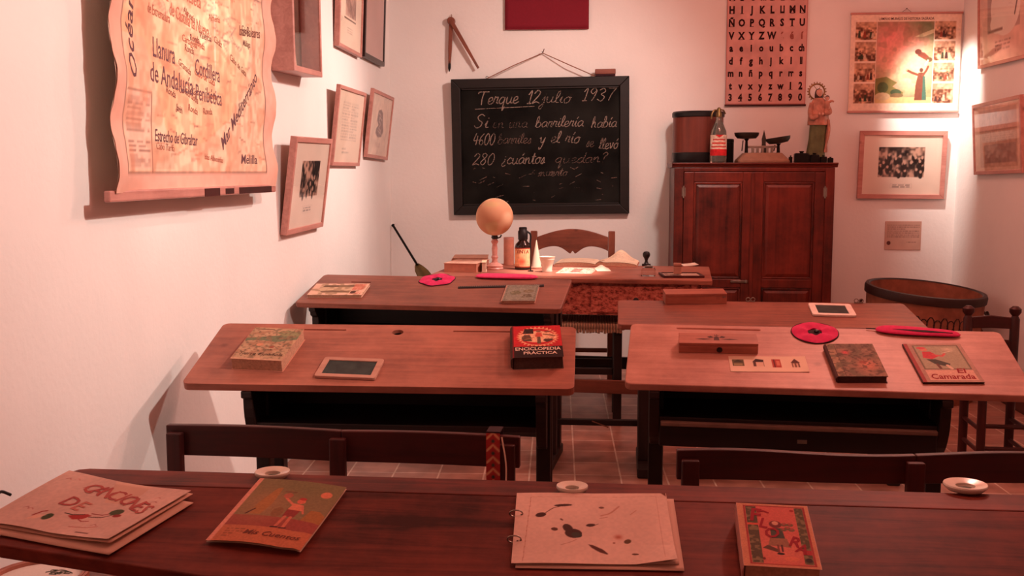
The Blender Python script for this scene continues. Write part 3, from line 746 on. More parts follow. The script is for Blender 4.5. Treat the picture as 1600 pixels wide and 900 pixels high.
# ------------------------------------------------------------------ blackboard, with handwriting in chalk
# each letter: strokes in a cell whose x-height is 1; w = advance
HW = {
 'a': (1.0, [[(0.85,0.85),(0.5,1.0),(0.1,0.55),(0.3,0.03),(0.7,0.3),(0.85,0.9),(0.82,0.2),(1.05,0.05)]]),
 'b': (0.95, [[(0.05,0.2),(0.4,1.2),(0.35,1.9),(0.15,1.6),(0.15,0.4),(0.35,0.0),(0.75,0.2),(0.8,0.7),(0.5,0.95),(0.25,0.7)]]),
 'c': (0.8, [[(0.75,0.8),(0.45,1.0),(0.1,0.5),(0.35,0.02),(0.85,0.2)]]),
 'd': (1.0, [[(0.8,0.85),(0.45,0.98),(0.1,0.5),(0.3,0.02),(0.7,0.35),(0.9,1.9)],[(0.9,1.9),(0.82,0.3),(1.05,0.05)]]),
 'e': (0.8, [[(0.05,0.3),(0.6,0.6),(0.55,0.98),(0.2,0.85),(0.12,0.25),(0.4,0.0),(0.85,0.25)]]),
 'i': (0.5, [[(0.1,0.4),(0.28,1.0),(0.22,0.15),(0.5,0.1)],[(0.3,1.4),(0.33,1.45)]]),
 'í': (0.5, [[(0.1,0.4),(0.28,1.0),(0.22,0.15),(0.5,0.1)],[(0.28,1.35),(0.45,1.7)]]),
 'j': (0.5, [[(0.1,0.5),(0.32,1.0),(0.3,-0.4),(0.1,-0.95),(-0.1,-0.6),(0.4,0.1)],[(0.34,1.4),(0.37,1.45)]]),
 'l': (0.55, [[(0.05,0.2),(0.45,1.3),(0.38,1.9),(0.18,1.5),(0.2,0.25),(0.55,0.1)]]),
 'm': (1.4, [[(0.05,0.6),(0.18,0.95),(0.15,0.0)],[(0.16,0.5),(0.45,0.98),(0.58,0.75),(0.55,0.0)],[(0.56,0.5),(0.85,0.98),(1.0,0.7),(1.0,0.15),(1.3,0.1)]]),
 'n': (1.0, [[(0.05,0.6),(0.18,0.95),(0.15,0.0)],[(0.16,0.5),(0.5,0.98),(0.65,0.7),(0.65,0.15),(0.95,0.1)]]),
 'o': (0.9, [[(0.5,0.98),(0.12,0.6),(0.25,0.03),(0.65,0.15),(0.75,0.7),(0.5,0.98),(0.9,0.85)]]),
 'q': (1.0, [[(0.8,0.85),(0.45,1.0),(0.1,0.5),(0.3,0.05),(0.7,0.3),(0.82,0.95)],[(0.82,0.95),(0.72,-0.9),(0.95,-0.4)]]),
 'r': (0.75, [[(0.05,0.3),(0.2,1.05),(0.3,0.9),(0.6,0.95),(0.5,0.2),(0.75,0.1)]]),
 's': (0.7, [[(0.05,0.2),(0.4,1.0),(0.5,0.5),(0.4,0.05),(0.1,0.1),(0.7,0.2)]]),
 't': (0.6, [[(0.1,0.3),(0.35,1.7),(0.28,0.2),(0.6,0.1)],[(0.05,1.15),(0.6,1.2)]]),
 'u': (1.0, [[(0.05,0.6),(0.15,0.95),(0.15,0.25),(0.4,0.02),(0.7,0.4),(0.75,0.95)],[(0.75,0.95),(0.72,0.2),(1.0,0.1)]]),
 'v': (0.85, [[(0.05,0.8),(0.2,0.9),(0.35,0.05),(0.65,0.6),(0.65,0.98),(0.85,0.9)]]),
 'y': (0.95, [[(0.05,0.8),(0.2,0.95),(0.25,0.3),(0.5,0.15),(0.8,0.95)],[(0.8,0.95),(0.5,-0.6),(0.2,-0.9),(0.15,-0.6)]]),
 'h': (1.0, [[(0.05,0.2),(0.4,1.3),(0.35,1.9),(0.18,1.5),(0.15,0.0)],[(0.16,0.5),(0.5,0.98),(0.65,0.7),(0.65,0.15),(0.95,0.1)]]),
 'T': (1.35, [[(-0.15,1.62),(0.0,1.85),(1.3,1.85)],[(0.62,1.85),(0.5,0.9),(0.55,0.0)]]),
 'S': (1.1, [[(0.9,1.7),(0.55,1.95),(0.2,1.6),(0.4,1.1),(0.8,0.75),(0.7,0.15),(0.3,0.0),(0.05,0.3)]]),
 '1': (0.7, [[(0.15,1.3),(0.45,1.8),(0.42,0.0)],[(0.2,0.0),(0.65,0.02)]]),
 '2': (0.95, [[(0.1,1.4),(0.4,1.85),(0.75,1.4),(0.1,0.05),(0.5,0.2),(0.9,0.02)]]),
 '3': (0.9, [[(0.1,1.6),(0.45,1.85),(0.7,1.4),(0.35,1.0),(0.75,0.6),(0.5,0.02),(0.08,0.3)]]),
 '4': (0.95, [[(0.35,1.8),(0.1,0.7),(0.85,0.75)],[(0.65,1.4),(0.55,0.0)]]),
 '6': (0.9, [[(0.7,1.8),(0.25,1.2),(0.12,0.4),(0.45,0.0),(0.75,0.4),(0.45,0.8),(0.15,0.5)]]),
 '7': (0.95, [[(0.08,1.75),(0.5,1.72),(0.88,1.82)],[(0.88,1.82),(0.55,0.9),(0.4,0.0)]]),
 '8': (0.9, [[(0.7,1.6),(0.4,1.85),(0.15,1.5),(0.7,0.6),(0.45,0.0),(0.12,0.4),(0.6,1.2),(0.72,1.6)]]),
 '9': (0.9, [[(0.7,1.5),(0.4,1.85),(0.12,1.4),(0.4,1.0),(0.72,1.5),(0.6,0.5),(0.45,0.0)]]),
 '0': (0.95, [[(0.45,1.85),(0.12,1.2),(0.2,0.2),(0.55,0.02),(0.82,0.8),(0.7,1.6),(0.45,1.85)]]),
 '¿': (0.8, [[(0.45,1.3),(0.47,1.25)],[(0.45,0.9),(0.4,0.5),(0.1,0.05),(0.3,-0.3),(0.65,-0.1)]]),
 '?': (0.8, [[(0.1,1.5),(0.4,1.85),(0.7,1.5),(0.4,1.0),(0.38,0.55)],[(0.36,0.1),(0.38,0.05)]]),
 'á': (1.0, [[(0.85,0.85),(0.5,1.0),(0.1,0.55),(0.3,0.03),(0.7,0.3),(0.85,0.9),(0.82,0.2),(1.05,0.05)],[(0.5,1.35),(0.7,1.75)]]),
 'ó': (0.9, [[(0.5,0.98),(0.12,0.6),(0.25,0.03),(0.65,0.15),(0.75,0.7),(0.5,0.98),(0.9,0.85)],[(0.45,1.35),(0.65,1.75)]]),
}
def handwrite(mb, text, x, z, xh, width, w, y, rs, slope=0.0, slant=0.22):
    adv = sum(HW[c][0] if c in HW else 0.75 for c in text); k = width/(adv*xh); cx = 0
    for c in text:
        if c not in HW: cx += 0.75; continue
        a, strokes = HW[c]; jy = rs.uniform(-0.06, 0.06)
        for s in strokes:
            pts = catmull([((cx+p[0]+slant*p[1])*xh*k+x, (p[1]+jy)*xh+z+slope*((cx+p[0])*xh*k)) for p in s], 5)
            for (x1, z1), (x2, z2) in zip(pts[:-1], pts[1:]):
                d = Vector((x2-x1, z2-z1)); L = d.length
                if L < 1e-6: continue
                n = Vector((-d.y, d.x))/L*w*0.5; e = d/L*w*0.25
                mb.add([(x1-n.x-e.x, y, z1-n.y-e.y), (x2-n.x+e.x, y, z2-n.y+e.y), (x2+n.x+e.x, y, z2+n.y+e.y), (x1+n.x-e.x, y, z1+n.y-e.y)], [(0, 1, 2, 3)])
        cx += a
def blackboard():
    Y = 7.13
    tl, tr, bl, brr = on_y(707, 124, Y), on_y(986, 118, Y), on_y(710, 336, Y), on_y(986, 334, Y)
    W = tr.x-tl.x; Hh = (tl.z+tr.z-bl.z-brr.z)/2; roll = -atan2((tr.z-tl.z+brr.z-bl.z)/2, W)
    b = thing('blackboard', 'black chalkboard with handwritten chalk sum, hung on a string on the back wall', 'blackboard', ((tl.x+tr.x)/2, 7.172, (bl.z+brr.z)/2), (R(2.0), roll, 0))
    x0, x1 = -W/2, W/2; fw = 0.062
    f = MB()
    for q in ([(x0,0),(x1,0),(x1-fw,fw),(x0+fw,fw)], [(x0,Hh),(x0+fw,Hh-fw),(x1-fw,Hh-fw),(x1,Hh)], [(x0,0),(x0+fw,fw),(x0+fw,Hh-fw),(x0,Hh)], [(x1,0),(x1,Hh),(x1-fw,Hh-fw),(x1-fw,fw)]):
        f.prism(q, -0.020, 0.018, 'Y')
    f.build('frame', M['board_frame'], b, bevel=0.004)
    ins_ = []
    for q in ([(x0+fw,fw),(x1-fw,fw),(x1-fw-.012,fw+.012),(x0+fw+.012,fw+.012)], [(x0+fw,Hh-fw),(x0+fw+.012,Hh-fw-.012),(x1-fw-.012,Hh-fw-.012),(x1-fw,Hh-fw)]):
        MB().prism(q, -0.010, 0.0, 'Y').build('inner_moulding', M['board_frame'], b, bevel=0.002)
    MB().box(x0+fw-0.005, x1-fw+0.005, 0.0, 0.012, fw-0.005, Hh-fw+0.005).build('slate', M['slate'], b)
    rs = random.Random(11)
    c = MB(); ch = MB()
    s = W/1.2; yy = -0.0012
    z_of = lambda py: (336-py)/(336-124)*Hh+0.0
    x_of = lambda px: x0+(px-707)/279*W
    handwrite(c, 'Terque', x_of(748), z_of(164), 0.046*s, (x_of(812)-x_of(748)), 0.0062, yy, rs, slope=0.02)
    handwrite(c, '12', x_of(824), z_of(163), 0.046*s, x_of(846)-x_of(824), 0.0065, yy, rs)
    handwrite(c, 'julio', x_of(848), z_of(163), 0.042*s, x_of(894)-x_of(848), 0.0042, yy, rs)
    handwrite(c, '1937', x_of(910), z_of(161), 0.046*s, x_of(962)-x_of(910), 0.0048, yy, rs)
    c.add([(x_of(744), yy, z_of(171)), (x_of(838), yy, z_of(168)), (x_of(838), yy, z_of(167.2)), (x_of(744), yy, z_of(170.2))], [(0, 1, 2, 3)])
    handwrite(c, 'Si', x_of(741), z_of(200), 0.046*s, x_of(764)-x_of(741), 0.0055, yy, rs)
    handwrite(ch, 'en una', x_of(771), z_of(200), 0.038*s, x_of(826)-x_of(771), 0.0045, yy, rs)
    handwrite(c, 'barrilería', x_of(838), z_of(200), 0.038*s, x_of(914)-x_of(838), 0.0045, yy, rs)
    handwrite(c, 'había', x_of(926), z_of(202), 0.038*s, x_of(966)-x_of(926), 0.0045, yy, rs)
    handwrite(c, '4600', x_of(739), z_of(226), 0.042*s, x_of(774)-x_of(739), 0.0052, yy, rs)
    handwrite(ch, 'barriles', x_of(778), z_of(225), 0.036*s, x_of(832)-x_of(778), 0.0045, yy, rs)
    handwrite(c, 'y el río', x_of(844), z_of(225), 0.042*s, x_of(908)-x_of(844), 0.0056, yy, rs)
    handwrite(ch, 'se', x_of(918), z_of(232), 0.038*s, x_of(930)-x_of(918), 0.0045, yy, rs)
    handwrite(c, 'llevó', x_of(938), z_of(235), 0.038*s, x_of(968)-x_of(938), 0.005, yy, rs)
    handwrite(c, '280', x_of(737), z_of(257), 0.042*s, x_of(772)-x_of(737), 0.005, yy, rs)
    handwrite(c, '¿cuántos', x_of(784), z_of(257), 0.042*s, x_of(853)-x_of(784), 0.0056, yy, rs, slope=0.01)
    handwrite(ch, 'quedan?', x_of(868), z_of(256), 0.036*s, x_of(950)-x_of(868), 0.0046, yy, rs)
    handwrite(ch, 'muerto', x_of(842), z_of(276), 0.028*s, x_of(888)-x_of(842), 0.004, yy, rs)
    c.build('chalk_writing', M['chalk'], b); 
    for k in range(40):
        x = rs.uniform(x0+0.1, x1-0.1); z = rs.uniform(0.08, Hh*0.35); L = rs.uniform(0.008, 0.05); a = rs.uniform(-0.6, 0.6)
        ch.add([(x, yy, z), (x+L, yy, z+L*a), (x+L, yy, z+L*a+0.004), (x, yy, z+0.004)], [(0, 1, 2, 3)])
    ch.build('faint_chalk', M['chalk_faint'], b)
    nail = on_y(848, 83, 7.185)
    bpy.context.view_layer.update(); nl = b.matrix_world.inverted() @ nail
    p0 = (x_of(764), -0.002, Hh+0.001); p1 = (x_of(934), -0.002, Hh+0.001)
    MB().tube([p0, (p0[0]*0.5+nl.x*0.5, 0.0, (p0[2]+nl.z)/2+0.004), tuple(nl), (p1[0]*0.5+nl.x*0.5, 0.0, (p1[2]+nl.z)/2-0.002), p1], 0.0035, 6).tube([tuple(nl), (nl.x+0.012, -0.004, nl.z+0.022)], 0.003, 5).build('hanging_string', M['rope'], b, True)
    for p in (p0, p1):
        MB().tube([(p[0]+0.008*cos(2*pi*k/12), -0.001, p[2]+0.001+0.006+0.008*sin(2*pi*k/12)) for k in range(12)], 0.002, 6, closed=True).build('eyelet', M['black_metal'], b, True)
    MB().tube([(nl.x, 0.02, nl.z+0.004), (nl.x, -0.014, nl.z+0.004)], 0.003, 8).build('nail', M['black_metal'], b)
    # eraser lying on the top edge of the frame
    T = b.matrix_world
    e0 = T @ Vector((x_of(933), -0.018, Hh+0.002)); L = x_of(965)-x_of(933)
    e = thing('board_eraser', 'wooden felt-backed eraser lying on top of the chalkboard frame at its right end', 'eraser', e0, (R(2.0), roll, 0))
    MB().prism(rrect(L, 0.036, 0.004), 0.013, 0.046).build('handle', M['eraser_wood'], e, bevel=0.005)
    MB().prism(rrect(L-0.004, 0.034, 0.003, 4, 0.002, 0.001), 0.0, 0.0128).build('felt_pad', M['felt_dark'], e, bevel=0.002)
blackboard()

# wooden blackboard compass on the wall
def compass():
    Y = 7.175
    p = on_y(705, 33, Y); a = on_y(702, 112, Y); b = on_y(748, 107, Y)
    c = thing('board_compass', 'wooden blackboard compass hanging open on the back wall left of the board', 'compass', (p.x, Y, p.z))
    for name, q, tip in (('leg', a, True), ('leg', b, False)):
        d = Vector((q.x-p.x, 0, q.z-p.z)); L = d.length; ang = atan2(d.x, -d.z)
        T = Matrix.Rotation(-ang, 4, 'Y')
        o = MB().prism([(-0.014, 0.0), (0.014, 0.0), (0.012, -L*0.55), (0.008, -L*0.84), (-0.008, -L*0.84), (-0.012, -L*0.55)], -0.009 if tip else -0.027, 0.008 if tip else -0.010, 'Y', T=T).build(name, M['chair_z'], c, bevel=0.002)
        y = -0.0005 if tip else -0.0185
        MB().lathe([(0.009, -L*0.80), (0.009, -L*0.93), (0.003, -L)] if tip else [(0.009, -L*0.80), (0.008, -L)], 12, (0, y, 0), T=T).build('chalk_holder' if not tip else 'point', M['black_metal'] if tip else M['chair_z'], o, True)
    MB().lathe([(0.022, -0.034), (0.026, -0.03), (0.026, 0.012), (0.022, 0.016)], 20, T=Matrix.Rotation(pi/2, 4, 'X') @ Matrix.Translation((0, 0, 0.006))).build('hinge_disc', M['chair'], c, True)
    MB().tube([(0, 0.004, 0.018), (0.004, 0.0, 0.034), (0.0, 0.02, 0.045)], 0.0025, 6).build('hanging_loop', M['rope'], c, True)
compass()

def red_banner():
    a, b = on_y(789, 46, 7.18), on_y(920, 46, 7.18); W = b.x-a.x; Hh = 0.62
    t = thing('crimson_panel', 'crimson cloth-covered panel high on the back wall above the blackboard', 'panel', (a.x, 7.182, a.z))
    MB().box(0.004, W-0.004, 0.0, 0.017, 0.004, Hh).build('board', M['under'], t)
    n = 20; m = MB(); vs = []; fs = []
    for j in range(n+1):
        for i in range(n+1):
            u, v = i/n, j/n; vs.append((W*u, -0.003-0.0012*sin(u*9+v*4)*v, Hh*v))
    fs = [(j*(n+1)+i, j*(n+1)+i+1, (j+1)*(n+1)+i+1, (j+1)*(n+1)+i) for j in range(n) for i in range(n)]
    m.add(vs, fs); o = m.build('cloth', M['red_cloth'], t, True)
    so = o.modifiers.new('thick', 'SOLIDIFY'); so.thickness = 0.002
    MB().tube([(0, -0.003, 0.0), (W, -0.003, 0.0)], 0.0035, 6).build('hem', M['red_cloth'], t, True)
red_banner()

def alphabet():
    Y = 7.185
    a, b = on_y(1133, 165, Y), on_y(1258, 164, Y); W = b.x-a.x; pt = on_y(1133, -45, Y); Hh = pt.z-a.z
    k = W/125.0
    t = thing('alphabet_chart', 'pink alphabet chart with black letters and numbers on the back wall above the cabinet', 'chart', (a.x, Y, a.z))
    cv = Cv(70, 110, (208, 158, 150)); cv.noise(8, 0.05, 5).noise(30, 0.03, 6)
    cv.rect(0, 0, 1, 0.012, (150, 70, 66)); cv.rect(0, 0, 0.012, 1, (176, 96, 90)); cv.rect(0.988, 0, 1, 1, (176, 96, 90))
    rows = ['A B C Ch D E F G', 'H I J K L Ll M N', 'Ñ O P Q R S T U', 'V X Y Z W á é í', 'a e i o u b c ch', 'd f g h j k l ll', 'm n ñ p q r rr s', 't v x y z w 1 2', '3 4 5 6 7 8 9 0']
    ys = [-3, 17, 37, 57, 76, 96, 115, 135, 153]; tx = []
    for r, (row, py) in enumerate(zip(rows, ys)):
        for i, chh in enumerate(row.split()):
            faint = r == 3 and i >= 5
            x = (7.5+15.6*i)*k; y = (165-py)*k
            sz = (15.5 if r < 4 else 15.0)*k
            c = (150, 84, 74) if faint else (44, 16, 18)
            tx.append(T2(chh, sz, x, y, c, bold=0.048, sx=0.80 if len(chh) == 1 else 0.66))
            if r >= 8 or (r == 7 and i > 5) or r < 4:      # slab feet of the old type
                if not faint and chh not in ('O', 'Q', 'S', 'C', '3', '6', '8', '9', '0', '5', 'U', 'J', 'Ch', 'Ll', 'G', 'V', 'W'):
                    w = 3.0*k; tx.append((np.array([(x-w, y-5.7*k), (x+w, y-5.7*k), (x+w, y-5.0*k), (x-w, y-5.0*k)]), [(0, 1, 2, 3)], c))
    sheet('chart_sheet', t, W, Hh, cv, tx, basis='wall', lift=0.0006, zf=lambda u, v: 0.003*np.sin(u*3.1)*(1-v)+0.001)
    MB().tube([(-0.004, -0.002, 0.001), (W+0.004, -0.002, 0.001)], 0.006, 8).build('bottom_rod', M['bench'], t, True)
    MB().box(0, W, 0.001, 0.003, 0, Hh).build('backing', M['paper'], t)
alphabet()

# ------------------------------------------------------------------ framed pictures
def rot_for(side): return {'back': 0.0, 'left': R(90), 'right': R(-90)}[side]
def framed(label, side, BLp, BRp, TLp, art, fw=0.022, depth=0.022, lean=0.03, mat=None, group='framed pictures and documents on the walls', extra_h=None, inset=0.004, texts=None, box=False, gap=0.003):
    """frame placed by its front outer corners in the picture, hanging on a wall with its top leaning out"""
    mat = mat or M['frame']
    if side == 'left':
        A = on_x(*BLp, XL+depth+gap); B = on_x(*BRp, XL+depth+gap); C = on_x(*TLp, XL+depth+lean+gap) if TLp else None
        W = B.y-A.y; dz = B.z-A.z; base = Vector((XL+gap, (A.y+B.y)/2, (A.z+B.z)/2))
    elif side == 'right':
        A = on_x(*BLp, XR-depth-gap); B = on_x(*BRp, XR-depth-gap); C = on_x(*TLp, XR-depth-lean-gap) if TLp else None
        W = A.y-B.y; dz = B.z-A.z; base = Vector((XR-gap, (A.y+B.y)/2, (A.z+B.z)/2))
    else:
        A = on_y(*BLp, YB-depth-gap); B = on_y(*BRp, YB-depth-gap); C = on_y(*TLp, YB-depth-lean-gap) if TLp else None
        W = B.x-A.x; dz = B.z-A.z; base = Vector(((A.x+B.x)/2, YB-gap, (A.z+B.z)/2))
    Hh = extra_h or (C.z-A.z)
    la = atan(lean/Hh); roll = -atan2(dz, W)
    root = thing('framed_picture', label, 'picture', base, (0, 0, 0), group)
    root.matrix_world = Matrix.Translation(base) @ Matrix.Rotation(rot_for(side), 4, 'Z') @ Matrix.Rotation(la, 4, 'X') @ Matrix.Rotation(roll, 4, 'Y')
    x0, x1 = -W/2, W/2
    f = MB()
    for q in ([(x0,0),(x1,0),(x1-fw,fw),(x0+fw,fw)], [(x0,Hh),(x0+fw,Hh-fw),(x1-fw,Hh-fw),(x1,Hh)], [(x0,0),(x0+fw,fw),(x0+fw,Hh-fw),(x0,Hh)], [(x1,0),(x1,Hh),(x1-fw,Hh-fw),(x1-fw,fw)]):
        f.prism(q, -depth, 0, 'Y')
    f.build('frame', mat, root, bevel=0.002)
    rec = -depth+0.008 if not box else -0.008
    w, h = W-2*fw, Hh-2*fw
    cv, tx = art(w, h)
    sheet('picture', root, w+0.004, h+0.004, cv, tx, basis='wall', origin=(x0+fw-0.002, rec, fw-0.002))
    MB().box(x0+fw-0.002, x1-fw+0.002, rec+0.001, min(rec+0.004, -0.0005), fw-0.002, Hh-fw+0.002).build('backing', M['cardboard'], root)
    MB().box(x0+fw-0.001, x1-fw+0.001, -depth+0.003, -depth+0.0045, fw-0.001, Hh-fw+0.001).build('glass_pane', M['glass'], root)
    return root
PAPER = (232, 212, 196)
def art_photo_mount(px0, py0, px1, py1, seed, heads=8, caption=True):
    def a(w, h):
        cv = Cv(130, int(130*h/w), PAPER); cv.noise(6, 0.03, seed)
        cv.photo(px0, py0, px1, py1, seed, cells=34, heads=heads)
        if caption:
            cv.rect(0.36, py0-0.19, 0.64, py0-0.11, (120, 100, 96), 0.25); cv.rect(0.365, py0-0.186, 0.635, py0-0.114, PAPER)
            cv.lines_of_text(0.39, 0.61, py0-0.18, py0-0.12, 2, (70, 60, 60), 0.8, seed)
        return cv, ()
    return a
def art_doc(seed, tint=PAPER, cols=1, blk=(0.2, 0.12, 0.85, 0.85), n=14):
    def a(w, h):
        cv = Cv(110, int(110*h/w), tint); cv.noise(6, 0.03, seed); x0, y0, x1, y1 = blk
        for c in range(cols):
            a0 = x0+(x1-x0)*c/cols; a1 = x0+(x1-x0)*(c+0.88)/cols
            cv.lines_of_text(a0, a1, y0+(y1-y0)*0.25, y1, n, (110, 92, 88), 0.45, seed+c)
        cv.lines_of_text(x0+0.1, x1-0.2, y0, y0+0.1, 2, (100, 84, 80), 0.5, seed+9)
        return cv, ()
    return a
def art_shadow_box(w, h):
    cv = Cv(120, int(120*h/w), (92, 66, 52)); cv.noise(10, 0.1, 3)
    cv.poly([(0.0, 0.13), (0.80, 0.05), (0.66, 0.4), (0.64, 1.0), (0.0, 1.0)], (222, 178, 156))
    cv.photo(0.0, 0.62, 0.62, 0.98, 21, lo=(96, 40, 34), hi=(226, 180, 158), cells=12)
    cv.rect(0.0, 0.58, 0.6, 0.6, (120, 50, 44)); cv.lines_of_text(0.04, 0.5, 0.42, 0.55, 4, (170, 110, 96), 0.6, 4)
    return cv, [T2('1931', w*0.2, w*0.3, h*0.33, (176, 60, 54), bold=0.01)]
def art_print_text(w, h):
    cv = Cv(120, int(120*h/w), (238, 214, 192)); cv.noise(6, 0.03, 12)
    cv.photo(0.27, 0.40, 0.73, 0.90, 31, lo=(134, 96, 84), hi=(206, 164, 146), cells=24)
    cv.rect(0.22, 0.355, 0.74, 0.375, (120, 84, 70)); cv.lines_of_text(0.36, 0.6, 0.18, 0.27, 3, (150, 118, 104), 0.6, 5)
    return cv, ()
def art_mauve(w, h):
    cv = Cv(90, int(90*h/w), (206, 168, 160)); cv.noise(4, 0.04, 2); cv.rect(0, 0, 1, 0.012, (150, 110, 100)); return cv, ()
def art_engraving(w, h):
    cv = Cv(120, int(120*h/w), (232, 206, 188)); cv.noise(6, 0.03, 14)
    cv.poly([(0.36, 0.74), (0.48, 0.77), (0.58, 0.72), (0.62, 0.56), (0.68, 0.42), (0.60, 0.32), (0.42, 0.31), (0.31, 0.37), (0.33, 0.45), (0.42, 0.50), (0.33, 0.58)], (126, 98, 98)); cv.noise(22, 0.06, 3)
    cv.line(catmull([(0.40, 0.70), (0.50, 0.66), (0.42, 0.58), (0.52, 0.53), (0.44, 0.46), (0.56, 0.42), (0.48, 0.37)], 5), 0.014, (196, 170, 160)); cv.line([(0.42, 0.64), (0.58, 0.60)], 0.012, (196, 170, 160)); cv.line([(0.40, 0.42), (0.62, 0.36)], 0.012, (196, 170, 160))
    cv.lines_of_text(0.35, 0.6, 0.14, 0.22, 3, (140, 112, 106), 0.6, 8); return cv, ()
framed('deep box frame on the left wall holding a torn printed leaf on brown board', 'left', (460, 110), (504, 121), None, art_shadow_box, fw=0.025, depth=0.10, lean=0.0, extra_h=0.52, box=True)
framed('wooden frame with a grey engraving, high on the left wall next to the black frame', 'left', (530, 71), (566, 90), None, art_print_text, fw=0.02, depth=0.03, lean=0.02, extra_h=0.46)
framed('narrow black frame high on the left wall near the room corner', 'left', (570, 88), (601, 104), None, art_mauve, fw=0.028, depth=0.03, lean=0.02, extra_h=0.52, mat=M['frame_black'])
framed('wooden frame on the left wall with a page of faint two-column text', 'left', (520, 258), (562, 259), (521, 126), art_doc(6, (232, 206, 186), 2), fw=0.02, depth=0.022, lean=0.05)
framed('wooden frame on the left wall with a small dark grey drawing, above the shovel corner', 'left', (573, 245), (606, 250), (576, 133), art_engraving, fw=0.022, depth=0.022, lean=0.05)
framed('lowest frame on the left wall, an upright black-and-white group photograph', 'left', (448, 367), (505, 353), (453, 209), art_photo_mount(0.24, 0.36, 0.76, 0.78, 41, heads=10), fw=0.024, depth=0.03, lean=0.06)
framed('wide wooden frame with a dark crowd photograph, hanging beneath the religious poster', 'back', (1339, 310), (1475, 311), (1341, 204), art_photo_mount(0.20, 0.30, 0.78, 0.80, 51, heads=40), fw=0.030, depth=0.022, lean=0.02)
def art_portrait(w, h):
    cv = Cv(140, int(140*h/w), (226, 190, 172)); cv.noise(6, 0.03, 8)
    cv.rect(0.18, 0.30, 0.84, 0.98, (176, 150, 140)); cv.noise(20, 0.05, 3)
    cv.ell(0.55, 0.52, 0.30, 0.22, (236, 222, 208)); cv.ell(0.56, 0.80, 0.10, 0.15, (150, 110, 96)); cv.ell(0.57, 0.90, 0.10, 0.08, (70, 52, 48)); cv.ell(0.40, 0.38, 0.16, 0.08, (240, 228, 214)); cv.rect(0.2, 0.30, 0.5, 0.33, (140, 112, 104))
    cv.line([(0.74, 0.42), (0.80, 0.58)], 0.02, (70, 50, 48)); cv.lines_of_text(0.34, 0.66, 0.10, 0.22, 3, (120, 90, 84), 0.6, 3)
    return cv, ()
def art_letter(w, h):
    cv = Cv(120, int(120*h/w), (228, 192, 168)); cv.noise(7, 0.04, 9)
    cv.rect(0.12, 0.06, 0.92, 0.92, (206, 164, 142)); cv.lines_of_text(0.18, 0.86, 0.44, 0.88, 14, (140, 104, 92), 0.4, 12)
    cv.rect(0.22, 0.12, 0.9, 0.40, (176, 140, 126)); cv.noise(30, 0.05, 4); cv.rect(0.12, 0.60, 0.92, 0.61, (150, 104, 88)); return cv, ()
framed('upper wooden frame on the right wall with a pale portrait of a seated figure', 'right', (1527, 108), (1606, 89), None, art_portrait, fw=0.020, depth=0.022, lean=0.03, extra_h=0.62)
framed('lower wooden frame on the right wall with a brownish written document', 'right', (1521, 273), (1597, 270), (1523, 163), art_letter, fw=0.022, depth=0.022, lean=0.03)

def notice():
    A, B, C = on_y(1382, 390, 7.196), on_y(1438, 391, 7.196), on_y(1383, 346, 7.196); W = B.x-A.x; Hh = C.z-A.z
    t = thing('small_notice', 'small pinkish typed notice with a round seal fixed low on the back wall', 'notice', (A.x, 7.196, A.z))
    cv = Cv(110, 84, (196, 158, 142)); cv.noise(6, 0.03, 4); cv.lines_of_text(0.06, 0.95, 0.42, 0.9, 7, (110, 82, 76), 0.7, 7); cv.lines_of_text(0.6, 0.9, 0.24, 0.3, 1, (110, 82, 76), 0.7, 2)
    cv.ell(0.11, 0.24, 0.055, 0.055, (96, 44, 38))
    sheet('sheet', t, W, Hh, cv, (), basis='wall', mat=M['print_gloss'])
    MB().box(-0.001, W+0.001, 0.0005, 0.003, -0.001, Hh+0.001).build('board', M['cardboard'], t)
notice()

